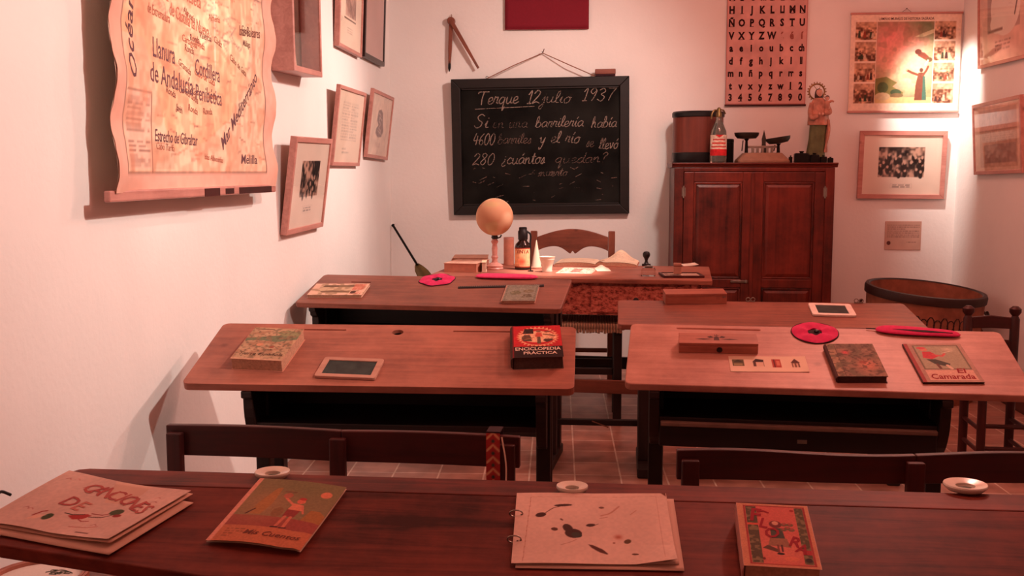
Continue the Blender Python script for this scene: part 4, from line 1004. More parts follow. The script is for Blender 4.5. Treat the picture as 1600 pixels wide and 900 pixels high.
def poster():
    Y = 7.185; A, B, C = on_y(1325, 175, Y), on_y(1496, 173, Y), on_y(1325, 22, Y); W = B.x-A.x; Hh = C.z-A.z
    t = thing('history_poster', 'illustrated religious poster with side scenes and a robed figure in a green landscape', 'poster', (A.x, Y, A.z), (R(0.6), 0, 0))
    cv = Cv(230, 205, (236, 206, 184)); cv.noise(6, 0.03, 2)
    sc = [(0.045, 0.735, 0.235, 0.915), (0.045, 0.52, 0.235, 0.715), (0.045, 0.31, 0.235, 0.50), (0.045, 0.09, 0.235, 0.29), (0.76, 0.735, 0.95, 0.915), (0.76, 0.52, 0.95, 0.715), (0.76, 0.31, 0.95, 0.50), (0.76, 0.09, 0.95, 0.29)]
    for i, (x0, y0, x1, y1) in enumerate(sc):
        cv.photo(x0, y0, x1, y1, 60+i, lo=(96, 58, 42), hi=(226, 172, 138), cells=60)
        cv.rect(x0, y1-(y1-y0)*0.3, x1, y1, (206, 158, 128), 0.6)
        rs = random.Random(i)
        for k in range(4):
            fx = rs.uniform(x0+0.03, x1-0.03); fh = rs.uniform(0.05, 0.09); cl = rs.choice([(70, 44, 40), (196, 166, 140), (140, 62, 46), (60, 62, 44)])
            cv.poly([(fx-0.014, y0+0.02), (fx+0.014, y0+0.02), (fx+0.008, y0+fh), (fx-0.008, y0+fh)], cl); cv.ell(fx, y0+fh+0.012, 0.008, 0.009, (150, 96, 74))
    x0, y0, x1, y1 = 0.24, 0.09, 0.755, 0.915
    m0 = cv.a.copy()
    cv.rect(x0, y0, x1, y1, (118, 132, 92)); cv.blot(9, 0.5, (98, 116, 82), 0.4, 3)
    cv.soft(0.40, 0.60, 0.30, 0.34, (236, 150, 136), 1.0); cv.soft(0.38, 0.72, 0.18, 0.18, (238, 138, 132), 0.95); cv.soft(0.56, 0.52, 0.24, 0.26, (238, 164, 140), 0.95); cv.soft(0.42, 0.52, 0.2, 0.2, (238, 160, 138), 0.9)
    cv.soft(0.50, 0.36, 0.26, 0.16, (232, 190, 146), 0.9); cv.blot(16, 0.52, (222, 112, 108), 0.22, 8)
    cv.poly([(0.58, 0.76), (0.66, 0.80), (0.755, 0.84), (0.755, 0.80), (0.66, 0.76)], (216, 200, 160), 0.9)
    cv.poly([(x0, 0.34), (0.34, 0.36), (0.44, 0.30), (0.40, 0.26), (0.50, 0.20), (0.48, 0.14), (x0, 0.14)], (128, 116, 66)); cv.blot(22, 0.6, (96, 96, 62), 0.2, 12)
    cv.rect(x0, y0, x1, 0.15, (206, 168, 116)); cv.ell(0.31, 0.25, 0.05, 0.05, (84, 90, 54)); cv.ell(0.43, 0.20, 0.05, 0.03, (70, 82, 56)); cv.ell(0.31, 0.16, 0.07, 0.035, (196, 168, 130)); cv.ell(0.44, 0.17, 0.06, 0.02, (120, 96, 66))
    cv.poly([(0.60, 0.12), (0.70, 0.12), (0.69, 0.28), (0.672, 0.40), (0.63, 0.40), (0.608, 0.28)], (104, 58, 44)); cv.poly([(0.67, 0.12), (0.71, 0.12), (0.69, 0.36), (0.672, 0.38)], (62, 92, 78))
    cv.line([(0.63, 0.375), (0.57, 0.40), (0.525, 0.425)], 0.022, (112, 62, 46)); cv.line([(0.668, 0.37), (0.70, 0.42), (0.715, 0.46)], 0.020, (112, 62, 46)); cv.ell(0.655, 0.425, 0.017, 0.02, (86, 52, 42)); cv.ell(0.522, 0.43, 0.01, 0.01, (206, 150, 120))
    cv.poly([(0.60, 0.62), (0.68, 0.60), (0.73, 0.545), (0.74, 0.53), (0.70, 0.52), (0.62, 0.57)], (112, 58, 44)); cv.ell(0.62, 0.61, 0.03, 0.025, (96, 50, 40)); cv.ell(0.72, 0.53, 0.03, 0.022, (96, 70, 46)); cv.line([(0.69, 0.48), (0.71, 0.52)], 0.02, (206, 180, 150))
    inside = (cv.X >= x0) & (cv.X <= x1) & (cv.Y >= y0) & (cv.Y <= y1)
    cv.a = np.where(inside[..., None], cv.a, m0); cv.noise(60, 0.04, 9)
    sheet('poster_sheet', t, W, Hh, cv, [T2('LÁMINAS MURALES DE HISTORIA SAGRADA', 0.024, W*0.5, Hh*0.945, (60, 36, 34), bold=0.01, wid=W*0.50)], basis='wall', zf=lambda u, v: 0.0015*np.sin(u*8)*np.sin(v*3))
    MB().box(0.0, W, 0.002, 0.004, 0, Hh).build('canvas_back', M['paper'], t)
    for z in (0.0, Hh): MB().box(-0.006, W+0.006, -0.008, 0.008, z-0.007, z+0.007).build('rail', M['frame'], t, bevel=0.003)
    MB().tube([(W*0.5, 0.010, Hh+0.03), (W*0.5, -0.004, Hh+0.03)], 0.003, 6).tube([(W*0.5-0.03, 0.002, Hh+0.007), (W*0.5, -0.002, Hh+0.029), (W*0.5+0.03, 0.002, Hh+0.007)], 0.0012, 5).build('hanging_nail', M['black_metal'], t)
poster()

# ------------------------------------------------------------------ the wall map
def wall_map():
    xo = 0.07
    A, B = on_x(172, 292, XL+xo), on_x(424, 298, XL+xo); W = B.y-A.y; Hh = 1.25
    base = Vector((XL+0.004, A.y, (A.z+B.z)/2))
    t = thing('wall_map', 'large old wall map of southern Spain with curled edges hanging on the left wall', 'map', base, (0, 0, R(90)))
    cv = Cv(230, int(230*Hh/W), (236, 196, 170)); cv.noise(5, 0.06, 3); cv.noise(18, 0.05, 4)
    bx0, bx1, by0 = 0.055, 0.925, 0.045
    cv.rect(bx0, by0, bx1, 1, (240, 196, 158)); cv.blot(5, 0.5, (246, 230, 192), 0.8, 21); cv.blot(7, 0.58, (236, 172, 140), 0.5, 22); cv.blot(14, 0.56, (214, 132, 100), 0.35, 23)
    cv.poly([(bx0, 0.36), (0.16, 0.36), (0.24, 0.20), (0.30, 0.10), (0.5, 0.13), (0.66, 0.2), (0.8, 0.36), (0.86, 0.62), (bx1, 0.72), (bx1, by0), (bx0, by0)], (238, 200, 174), 0.75)
    cv.poly([(bx0, 1), (0.14, 1), (0.16, 0.7), (0.13, 0.45), (bx0, 0.42)], (232, 196, 172), 0.8)
    rs = random.Random(5)
    for k in range(26):
        x, y = rs.uniform(0.2, 0.75), rs.uniform(0.35, 0.98); pts = [(x, y)]
        for j in range(7): x += rs.uniform(-0.05, 0.06); y += rs.uniform(-0.03, 0.025); pts.append((x, y))
        cv.line(catmull(pts, 4), 0.0035, (150, 116, 110), 0.6)
    for k in range(16):
        x, y = rs.uniform(0.2, 0.6), rs.uniform(0.30, 0.9); cv.line(catmull([(x, y), (x+0.06, y+rs.uniform(-0.04, 0.04)), (x+0.13, y+rs.uniform(-0.05, 0.03))], 5), 0.012, (218, 136, 108), 0.5)
    cv.rect(bx0+0.005, by0+0.01, 0.19, 0.235, (234, 196, 174)); cv.rect(bx0+0.005, 0.234, 0.19, 0.237, (110, 70, 64)); cv.rect(0.188, by0, 0.191, 0.235, (110, 70, 64))
    cv.lines_of_text(0.07, 0.18, 0.14, 0.225, 7, (120, 80, 72), 0.6, 3); cv.lines_of_text(0.07, 0.18, 0.06, 0.125, 6, (120, 80, 72), 0.7, 4)
    cv.rect(0.195, by0+0.01, 0.31, 0.125, (196, 170, 146), 0.6)
    for a in ([(bx0, 1), (bx0, by0), (bx1, by0), (bx1, 1)],): cv.line(a, 0.005, (92, 56, 50))
    cv.line([(0.57, 0.25), (0.565, 1.0)], 0.006, (248, 226, 206), 0.8); cv.line([(0.30, 0.4), (0.305, 1.0)], 0.004, (244, 214, 190), 0.5)
    blue, dk, bn = (96, 84, 110), (104, 70, 76), (176, 104, 84)
    for k in range(150):
        x, y = rs.uniform(0.2, 0.9), rs.uniform(0.08, 0.99); L = rs.uniform(0.02, 0.06); q = rs.uniform(-0.3, 0.3); cv.line([(x, y), (x+L, y+q*L)], 0.0028, rs.choice([(150, 92, 76), (128, 84, 78), (186, 112, 88)]), rs.uniform(0.4, 0.9))
    cv.soft(0.17, 0.42, 0.08, 0.16, (214, 126, 100), 0.6); cv.blot(26, 0.52, (206, 134, 104), 0.4, 31); cv.blot(60, 0.5, (190, 128, 104), 0.28, 32); cv.noise(70, 0.05, 33)
    edge = (cv.X < bx0) | (cv.X > bx1) | (cv.Y < by0); cv.put(edge, (226, 174, 158), 0.75)
    tx = []
    def add(s, size, x, y, c, rot=0, bold=0.0, shear=0.0, wid=None): tx.append(T2(s, size, x*W, y*Hh, c, rot, bold, shear, wid*W if wid else None))
    f = 0.62
    def addz(s, size, x, z, c, rot=0, bold=0.004, shear=0.0, wid=None): add(s, size, x, z/Hh, c, rot, bold, shear, wid)
    addz('Llanura', 0.135*f, 0.262, 0.425, dk, -2, wid=0.125); addz('de Andalucía', 0.135*f, 0.305, 0.345, dk, -3, wid=0.25)
    addz('Cordillera', 0.12*f, 0.52, 0.400, dk, -3, wid=0.15); addz('Penibética', 0.12*f, 0.525, 0.318, dk, -2, wid=0.16)
    addz('Estrecho de Gibraltar', 0.085*f, 0.325, 0.165, dk, -1, 0.008, 0.15, 0.245); addz('Cabo Tarifa', 0.05*f, 0.26, 0.135, bn, -2, 0, 0.1, 0.10)
    addz('Mar Mediterráneo', 0.105*f, 0.735, 0.290, dk, 36, 0.010, 0.25, 0.33); addz('Océano Atlántico', 0.11*f, 0.085, 0.64, dk, 92, 0.006, 0.3, 0.44)
    addz('Meseta', 0.10*f, 0.435, 0.625, bn, -3, wid=0.10); addz('de Castilla la Nueva', 0.095*f, 0.415, 0.548, bn, -5, wid=0.235); addz('Sierra', 0.08*f, 0.253, 0.60, bn, -4, wid=0.08); addz('de Extremadura', 0.07*f, 0.237, 0.535, bn, -3, wid=0.125)
    addz('Islas Baleares', 0.085*f, 0.81, 0.585, (120, 74, 66), 4, 0.01, 0.2, 0.16); addz('Melilla', 0.08*f, 0.80, 0.105, dk, 0, 0.01, 0.1, 0.12); addz('Islas Alhucemas', 0.045*f, 0.55, 0.105, bn, -4, 0.008, 0.1, 0.12)
    for k in range(46):
        x, y = rs.uniform(0.22, 0.86), rs.uniform(0.18, 0.99); w = rs.uniform(0.03, 0.09); q = rs.uniform(-16, 2); v = np.array([(-w/2, -0.0022), (w/2, -0.0022), (w/2, 0.0022), (-w/2, 0.0022)])
        tx.append(T2(rs.choice(['Almería', 'Cabo de Gata', 'Granada', 'Jaén', 'Murcia', 'Córdoba', 'Sevilla', 'Cádiz', 'Málaga', 'Ronda', 'Valencia', 'Alicante', 'Cartagena']), 0.032, x*W, y*Hh, rs.choice([(140, 84, 70), (120, 70, 66), (168, 96, 76)]), q, 0.004))
    wob = lambda V: 0.004*np.sin(V/Hh*47)+0.004*np.sin(V/Hh*83+1)+0.002*np.sin(V/Hh*151)
    def warp(U, V):
        e = (2*np.abs(U/W-0.5))**6; return U+np.sign(U/W-0.5)*wob(V+np.where(U < W/2, 0, 0.3))*e*0.6, V
    def zf(u, v): return xo-0.004+(2*np.abs(u-0.5))**4*0.018*(1+0.6*np.sin(v*30))+0.004*np.sin(u*11)*np.sin(v*4)+0.02*v
    sheet('map_sheet', t, W, Hh, cv, tx, basis='wall', zf=zf, warp=warp, lift=0.0008)
    # back of the cloth so that it has thickness and casts its shadow from either side
    mb = MB(); n = 24; vs = []
    for j in range(n+1):
        for i in range(n+1):
            u, v = np.array([i/n]), np.array([j/n]); U_, V_ = warp(u*W, v*Hh); vs.append((U_[0], -(zf(u, v)[0]-0.003), V_[0]))
    mb.add(vs, [(j*(n+1)+i, j*(n+1)+i+1, (j+1)*(n+1)+i+1, (j+1)*(n+1)+i) for j in range(n) for i in range(n)]); mb.build('cloth_back', M['paper'], t, True)
    MB().box(-0.03, W+0.02, -xo-0.010, -xo+0.010, -0.024, 0.008).build('bottom_rail', M['frame'], t, bevel=0.005)
    lab = MB(); 
    for k, (a0, a1, z0, z1) in enumerate([(0.46, 0.56, -0.030, 0.004), (0.60, 0.66, -0.024, 0.0), (0.70, 0.97, -0.028, 0.002)]):
        lab.box(a0*W, a1*W, -xo-0.0115, -xo-0.0102, z0*0.8, z1*0.8)
    lab.build('dark_tape', M['bench'], t)
    for u in (0.03, 0.97): MB().tube([(u*W, 0.003, Hh*0.8), (u*W, -xo+0.01, Hh*0.8)], 0.004, 6).build('wall_hook', M['black_metal'], t)
wall_map()

# ------------------------------------------------------------------ the cabinet
CF = 6.74
def cabinet():
    a, b = on_y(1054, 256, CF), on_y(1305, 258, CF); x0, x1 = a.x, b.x; W = x1-x0; zt = 1.385; D = 0.42
    c = thing('wall_cabinet', 'dark red wooden two-door cabinet on the back wall with old things on top', 'cabinet', (x0, CF, 0))
    s = MB()
    s.box(0, 0.03, 0.0, D, 0.06, zt-0.03).box(W-0.03, W, 0.0, D, 0.06, zt-0.03).box(0.03, W-0.03, D-0.02, D, 0.06, zt-0.03)
    s.box(0.03, W-0.03, 0.02, D-0.02, 0.06, 0.09).box(0.03, W-0.03, 0.02, D-0.02, zt-0.06, zt-0.03)
    s.build('carcass', M['cabinet'], c, bevel=0.003)
    fr = MB(); st = 0.058
    fr.box(0.0, st, -0.006, 0.018, 0.06, zt-0.03).box(W-st, W, -0.006, 0.018, 0.06, zt-0.03).box(st, W-st, -0.006, 0.018, zt-0.055, zt-0.03).box(st, W-st, -0.006, 0.018, 0.06, 0.12)
    fr.build('face_frame', M['cabinet'], c, bevel=0.003)
    MB().prism([(-0.024, zt-0.008), (-0.024, zt), (D, zt), (D, zt-0.0295), (-0.006, zt-0.0295), (-0.012, zt-0.018)], -0.016, W+0.016, 'X').build('cornice', M['cabinet_x'], c, bevel=0.003)
    MB().box(0.0, W, 0.004, D, 0.0, 0.059).build('plinth', M['cabinet_x'], c, bevel=0.003)
    mid = W/2-0.006
    for x, xe, side in ((st+0.002, mid-0.002, 0), (mid+0.002, W-st-0.002, 1)):
        d = MB(); z0, z1 = 0.125, zt-0.058; w = 0.062; zm0, zm1 = 0.60, 0.655
        d.box(x, x+w, -0.014, 0.012, z0, z1).box(xe-w, xe, -0.014, 0.012, z0, z1)
        for q0, q1 in ((z0, z0+0.075), (zm0, zm1), (z1-0.062, z1)): d.box(x+w, xe-w, -0.013, 0.011, q0, q1)
        dr = d.build('door', M['cabinet'], c, bevel=0.004)
        for q0, q1 in ((z0+0.075, zm0), (zm1, z1-0.062)):
            p = MB(); xa, xb = x+w, xe-w; e = 0.034
            p.box(xa, xb, 0.0, 0.008, q0, q1)
            vs = [(xa+0.012, 0.0, q0+0.012), (xb-0.012, 0.0, q0+0.012), (xb-0.012, 0.0, q1-0.012), (xa+0.012, 0.0, q1-0.012), (xa+e, -0.009, q0+e), (xb-e, -0.009, q0+e), (xb-e, -0.009, q1-e), (xa+e, -0.009, q1-e)]
            p.add(vs, [(4,5,6,7), (0,1,5,4), (1,2,6,5), (2,3,7,6), (3,0,4,7)])
            p.build('panel', M['cabinet'], dr)
            mo = MB()
            for q in ([(xa,q0),(xb,q0),(xb-.014,q0+.014),(xa+.014,q0+.014)], [(xa,q1),(xa+.014,q1-.014),(xb-.014,q1-.014),(xb,q1)], [(xa,q0),(xa+.014,q0+.014),(xa+.014,q1-.014),(xa,q1)], [(xb,q0),(xb,q1),(xb-.014,q1-.014),(xb-.014,q0+.014)]):
                mo.prism(q, -0.009, 0.0, 'Y')
            mo.build('moulding', M['cabinet'], dr, bevel=0.004)
        hx = x-0.001 if side == 0 else xe+0.001
        for hz_ in (zt-0.22, 0.30): MB().lathe([(0.005, 0), (0.005, 0.075)], 10, (hx, -0.016, hz_)).box(hx-0.012, hx+0.012, -0.0145, -0.0125, hz_+0.01, hz_+0.065).build('hinge', M['metal'], dr, True)
        if side == 0:
            MB().box(xe-0.125, xe-0.018, -0.021, -0.0145, 0.632, 0.648).lathe([(0.006, 0), (0.006, 0.02)], 10, (xe-0.03, -0.022, 0.63)).build('latch', M['metal'], dr, True, bevel=0.002)
    MB().box(mid-0.014, mid+0.010, -0.022, -0.0145, 0.13, zt-0.06).build('meeting_strip', M['cabinet'], c, bevel=0.004)
    return x0, W, zt
CX, CW, CZ = cabinet()
Z0 = CZ+0.0006

def on_cab(px, Y): return on_y(px, 240, Y).x
# round leather box
def hat_box():
    Y = 7.005; x0, x1 = on_cab(1050, Y), on_cab(1130, Y); r = (x1-x0)/2; h = on_y(1090, 176, Y).z-CZ
    t = thing('round_box', 'tall round brown box with black rim and base, on the cabinet top', 'box', ((x0+x1)/2, Y, Z0))
    MB().lathe([(r-0.004, 0.05), (r-0.004, h-0.03)], 48).build('body', M['leather_brown'], t, True)
    MB().lathe([(r-0.002, 0), (r, 0.003), (r, 0.064), (r-0.003, 0.067)], 48).build('base_band', M['ink'], t, True)
    MB().lathe([(r-0.003, h-0.034), (r+0.003, h-0.03), (r+0.004, h-0.006), (r-0.004, h+0.004), (0.0005, h+0.010)], 48).build('lid', M['ink'], t, True)
hat_box()
def siphon():
    Y = 6.775; x = on_cab(1122, Y); h = on_y(1122, 168, Y).z-CZ; r = 0.052
    t = thing('soda_siphon', 'glass soda siphon bottle with a red and white label on the cabinet', 'bottle', (x, Y, Z0))
    k = h/0.36
    prof = [(r-0.006, 0.0), (r, 0.006), (r, 0.16*k), (r-0.004, 0.205*k), (r-0.022, 0.25*k), (0.018, 0.282*k), (0.016, 0.30*k)]
    MB().lathe(prof, 32).build('glass_body', M['siphon_glass'], t, True)
    hd = MB().lathe([(0.019, 0.296*k), (0.019, 0.322*k), (0.013, 0.330*k), (0.013, 0.35*k), (0.006, 0.36*k)], 20)
    hd.tube(catmull([(0.0, 0, 0.337*k), (-0.03, -0.012, 0.34*k), (-0.045, -0.018, 0.315*k), (-0.047, -0.019, 0.285*k)]), 0.006, 8)
    hd.tube([(0.0, 0.0, 0.347*k), (0.03, 0.012, 0.342*k), (0.042, 0.016, 0.318*k)], 0.005, 8)
    hd.build('siphon_head', M['brass'], t, True)
    n = 40; cv = Cv(80, 90, (214, 190, 172)); cv.rect(0, 0.0, 1, 0.32, (196, 40, 44)); cv.rect(0.1, 0.40, 0.9, 0.46, (190, 60, 56)); cv.rect(0.15, 0.56, 0.85, 0.64, (200, 70, 62)); cv.rect(0.2, 0.74, 0.8, 0.80, (190, 60, 56)); cv.poly([(0.3, 1), (0.5, 0.86), (0.7, 1)], (196, 40, 44)); cv.noise(14, 0.12, 3)
    o = sheet('label', t, 1.0, 0.135*k, cv, (), basis='wall', lift=0)
    for v in o.data.vertices:
        a = -pi/2-R(75)+v.co.x*R(150); rr = r+0.0008; v.co = (rr*cos(a), rr*sin(a), v.co.z+0.045*k)
siphon()
cb = thing('black_canister', 'small plain black canister behind the soda siphon on the cabinet', 'canister', (on_cab(1139, 7.0), 7.0, Z0))
MB().lathe([(0.028, 0), (0.03, 0.003), (0.03, 0.128), (0.028, 0.13)], 24).build('body', M['black_metal'], cb, True)
MB().lathe([(0.031, 0.1305), (0.031, 0.15), (0.026, 0.154), (0.004, 0.155)], 24).build('lid', M['black_metal'], cb, True)
def scale_():
    Y = 6.86; x0, x1 = on_cab(1150, Y), on_cab(1231, Y); xm = (x0+x1)/2; hw = (x1-x0)/2
    t = thing('balance_scale', 'old shop balance scale with two dark pans on a tapered base, on the cabinet', 'scale', (xm, Y, Z0))
    hb = 0.062
    b = MB(); r1 = rrect(2*hw, 0.19, 0.02, 4, -hw, -0.095); r2 = rrect(2*hw*0.72, 0.13, 0.02, 4, -hw*0.72, -0.065)
    b.loft([[Vector((x, y, 0)) for x, y in r1], [Vector((x, y, 0.014)) for x, y in r1], [Vector((x, y, hb)) for x, y in r2]])
    b.build('base', M['cream_enamel'], t, bevel=0.004)
    lx, rx = on_cab(1166, Y)-xm, on_cab(1216, Y)-xm
    zl, zr = on_y(1166, 216, Y).z-CZ, on_y(1216, 223, Y).z-CZ
    for px, z, tl in ((lx, zl, 0), (rx, zr, R(-9))):
        T = Matrix.Translation((px, 0, z)) @ Matrix.Rotation(tl, 4, 'Y'); pr = 0.078
        MB().lathe([(0.02, -0.006), (pr*0.75, -0.002), (pr*0.95, 0.016), (pr, 0.034), (pr-0.004, 0.034), (pr*0.9, 0.018), (pr*0.7, 0.004), (0.005, 0.001)], 36, T=T).build('pan', M['pan'], t, True)
        s = MB().lathe([(0.012, hb-0.004), (0.010, hb+0.02), (0.008, z-0.018), (0.016, z-0.006)], 16, (px, 0, 0)).tube([(px-0.028, 0, hb+0.012), (px-0.022, 0, z-0.014)], 0.0035, 6)
        s.build('pan_support', M['black_metal'], t, True)
    m = MB().box(lx+0.01, rx-0.01, -0.01, 0.01, hb+0.03, hb+0.045)
    for k in range(5):
        q = lx+0.04+k*(rx-lx-0.08)/4; m.box(q-0.007, q+0.007, -0.014, 0.014, hb-0.004, hb+0.03)
    m.build('beam', M['metal'], t, bevel=0.002)
    xn = on_cab(1193, Y)-xm; zt = on_y(1193, 203, Y).z-CZ
    MB().prism([(xn-0.018, hb-0.004), (xn+0.018, hb-0.004), (xn+0.012, hb+0.06), (xn+0.014, zt-0.06), (xn, zt), (xn-0.014, zt-0.06), (xn-0.012, hb+0.06)], -0.004, 0.004, 'Y').build('pointer', M['pan'], t, bevel=0.002)
scale_()
wn = [('tiny dark iron weight standing next to the balance scale base', 1233, 1238, 0.045), ('long black iron weight in front of the statuette, largest of the row', 1241, 1264, 0.072), ('squat black iron weight just right of the longest one on the cabinet', 1265, 1280, 0.060), ('small black iron weight, second from the right end of the cabinet row', 1281.5, 1292, 0.046), ('smallest black iron weight at the right end of the cabinet row', 1293.5, 1302, 0.036)]
for lb, p0, p1, h in wn:
    x0, x1 = on_cab(p0, 6.80), on_cab(p1, 6.80); w = x1-x0
    t = thing('iron_weight', lb, 'weight', ((x0+x1)/2, 6.80, Z0), group='row of iron weights on the cabinet')
    d = min(0.06, max(0.03, w*0.9))
    b = MB(); r1 = rrect(w, d, min(w, d)*0.2, 4, -w/2, -d/2); r2 = rrect(w*0.86, d*0.86, min(w, d)*0.17, 4, -w*0.43, -d*0.43)
    b.loft([[Vector((x, y, 0)) for x, y in r1], [Vector((x, y, h*0.72)) for x, y in r1], [Vector((x, y, h*0.82)) for x, y in r2]]); b.build('body', M['black_metal'], t, bevel=0.002)
    g = min(w, d)*0.28
    MB().lathe([(g*0.8, h*0.815), (g*0.6, h*0.88), (g, h*0.93), (g*0.8, h)], 14).build('knob', M['black_metal'], t, True)
def statue():
    Y = 6.98; x = on_cab(1277, Y); h = on_y(1277, 127, Y).z-CZ; k = h/0.55
    t = thing('religious_statuette', 'painted statuette of a robed woman with a halo holding a child, on the cabinet', 'statuette', (x, Y, Z0), (0, 0, R(4)))
    seg = 40
    def ring(cx, cy, rx, ry, z, fold, ph):
        out = []
        for j in range(seg):
            a = 2*pi*j/seg; f = 1+fold*(0.6*sin(7*a+ph)+0.4*sin(11*a-ph*1.7)); out.append(Vector(((cx+rx*cos(a)*f)*k, (cy+ry*sin(a)*f)*k, z*k)))
        return out
    MB().lathe([(0.062*k, 0), (0.066*k, 0.006*k), (0.060*k, 0.024*k), (0.055*k, 0.03*k)], 28, sy=0.8).build('base', M['leather_brown'], t, True)
    sk = MB().loft([ring(-0.012, 0, 0.066, 0.046, 0.03, 0.05, 0), ring(-0.012, 0, 0.062, 0.044, 0.06, 0.07, 0.3), ring(-0.006, 0, 0.056, 0.042, 0.15, 0.09, 0.8), ring(0, 0, 0.056, 0.042, 0.24, 0.08, 1.2), ring(0.0, 0, 0.056, 0.041, 0.30, 0.05, 1.5), ring(0, 0, 0.045, 0.036, 0.36, 0.03, 1.7), ring(0, 0, 0.046, 0.034, 0.40, 0.02, 1.8), ring(0, 0, 0.026, 0.022, 0.43, 0.0, 0), ring(0, -0.002, 0.013, 0.013, 0.443, 0, 0)])
    sk.build('robe', M['robe_green'], t, True)
    mn = MB().loft([ring(-0.002, -0.002, 0.068, 0.050, 0.255, 0.10, 2), ring(-0.002, -0.002, 0.070, 0.052, 0.275, 0.08, 2.2), ring(-0.002, 0, 0.066, 0.050, 0.33, 0.07, 2.5), ring(0, 0, 0.060, 0.046, 0.385, 0.05, 2.8), ring(0, 0, 0.046, 0.036, 0.42, 0.03, 3), ring(0, 0.002, 0.028, 0.026, 0.437, 0.0, 3)])
    tr = lambda pts, r: mn.tube(catmull([tuple(v*k for v in p) for p in pts], 5), r*k, 10)
    mn.tube(catmull([tuple(v*k for v in p) for p in [(-0.05, -0.01, 0.40), (-0.066, -0.03, 0.34), (-0.055, -0.05, 0.30), (-0.02, -0.058, 0.315)]], 5), 0.016*k, 12)
    mn.tube(catmull([tuple(v*k for v in p) for p in [(0.048, -0.01, 0.40), (0.066, -0.03, 0.35), (0.055, -0.052, 0.335), (0.02, -0.058, 0.335)]], 5), 0.016*k, 12)
    for q in range(3): mn.tube(catmull([tuple(v*k for v in p) for p in [(0.060, -0.005-0.012*q, 0.29), (0.064, -0.012-0.012*q, 0.22), (0.054, -0.01-0.012*q, 0.15), (0.058-0.01*q, -0.014-0.012*q, 0.07)]], 5), [0.010*k]*10+[0.008*k]*5+[0.005*k], 8)
    mn.build('mantle', M['mantle'], t, True)
    hm = MB()
    for hx in (-0.012, 0.012): hm.lathe([(0.002*k, -0.010*k), (0.008*k, -0.004*k), (0.0085*k, 0.004*k), (0.003*k, 0.012*k)], 12, (hx*k, -0.066*k, 0.325*k))
    hm.build('hand', M['skin'], t, True)
    hd = MB().lathe([(0.010*k, -0.010*k), (0.015*k, 0.0), (0.021*k, 0.014*k), (0.023*k, 0.028*k), (0.019*k, 0.042*k), (0.006*k, 0.050*k)], 24, (0, -0.004*k, 0.446*k), sy=1.08)
    hd.loft([[Vector((0.004*k*cos(a), (-0.029-0.0)*k+0.003*k*sin(a), 0.462*k)) for a in np.linspace(0, 2*pi, 8, endpoint=False)], [Vector((0.0015*k*cos(a), -0.026*k+0.002*k*sin(a), 0.478*k)) for a in np.linspace(0, 2*pi, 8, endpoint=False)]])
    hd.build('head', M['skin'], t, True)
    hr = MB().lathe([(0.027*k, -0.02*k), (0.028*k, 0.01*k), (0.026*k, 0.030*k), (0.020*k, 0.046*k), (0.006*k, 0.054*k)], 24, (0, 0.006*k, 0.447*k), sy=0.95)
    hr.build('hair', M['hair'], t, True)
    ha = MB(); R0 = 0.052*k; zc = 0.482*k
    T = Matrix.Translation((-0.006*k, 0.036*k, zc))
    ha.tube([(-0.006*k+R0*cos(a), 0.036*k, zc+R0*sin(a)) for a in np.linspace(0, 2*pi, 40, endpoint=False)], 0.0055*k, 8, closed=True)
    for j in range(20):
        a = 2*pi*j/20; ha.lathe([(0.0005, -0.005*k), (0.0055*k, 0), (0.0005, 0.006*k)], 8, (-0.006*k+(R0+0.010*k)*cos(a), 0.036*k, zc+(R0+0.010*k)*sin(a)))
    for a in (R(60), R(120)): ha.tube([(-0.006*k+R0*cos(a), 0.036*k, zc+R0*sin(a)), (0, 0.03*k, 0.487*k)], 0.002*k, 6)
    ha.build('halo', M['gold'], t, True)
    ch = MB().loft([[Vector(((0.045+r*cos(a))*k, (-0.035+r*sin(a))*k, z*k)) for a in np.linspace(0, 2*pi, 16, endpoint=False)] for r, z in ((0.010, 0.345), (0.020, 0.36), (0.022, 0.385), (0.017, 0.408), (0.008, 0.416))])
    ch.tube(catmull([tuple(v*k for v in p) for p in [(0.055, -0.035, 0.405), (0.075, -0.045, 0.415), (0.086, -0.05, 0.408)]], 4), [0.009*k]*4+[0.006*k]*5, 8)
    ch.tube(catmull([tuple(v*k for v in p) for p in [(0.040, -0.045, 0.365), (0.035, -0.062, 0.345), (0.035, -0.060, 0.32)]], 4), 0.008*k, 8)
    c_ = ch.build('child_figure', M['mantle'], t, True)
    MB().lathe([(0.008*k, -0.012*k), (0.0145*k, 0.0), (0.014*k, 0.012*k), (0.005*k, 0.019*k)], 18, (0.046*k, -0.035*k, 0.430*k)).build('child_head', M['skin'], c_, True)
    MB().lathe([(0.0155*k, 0.0), (0.0155*k, 0.012*k), (0.006*k, 0.021*k)], 18, (0.047*k, -0.032*k, 0.431*k)).build('child_hair', M['hair'], c_, True)
statue()

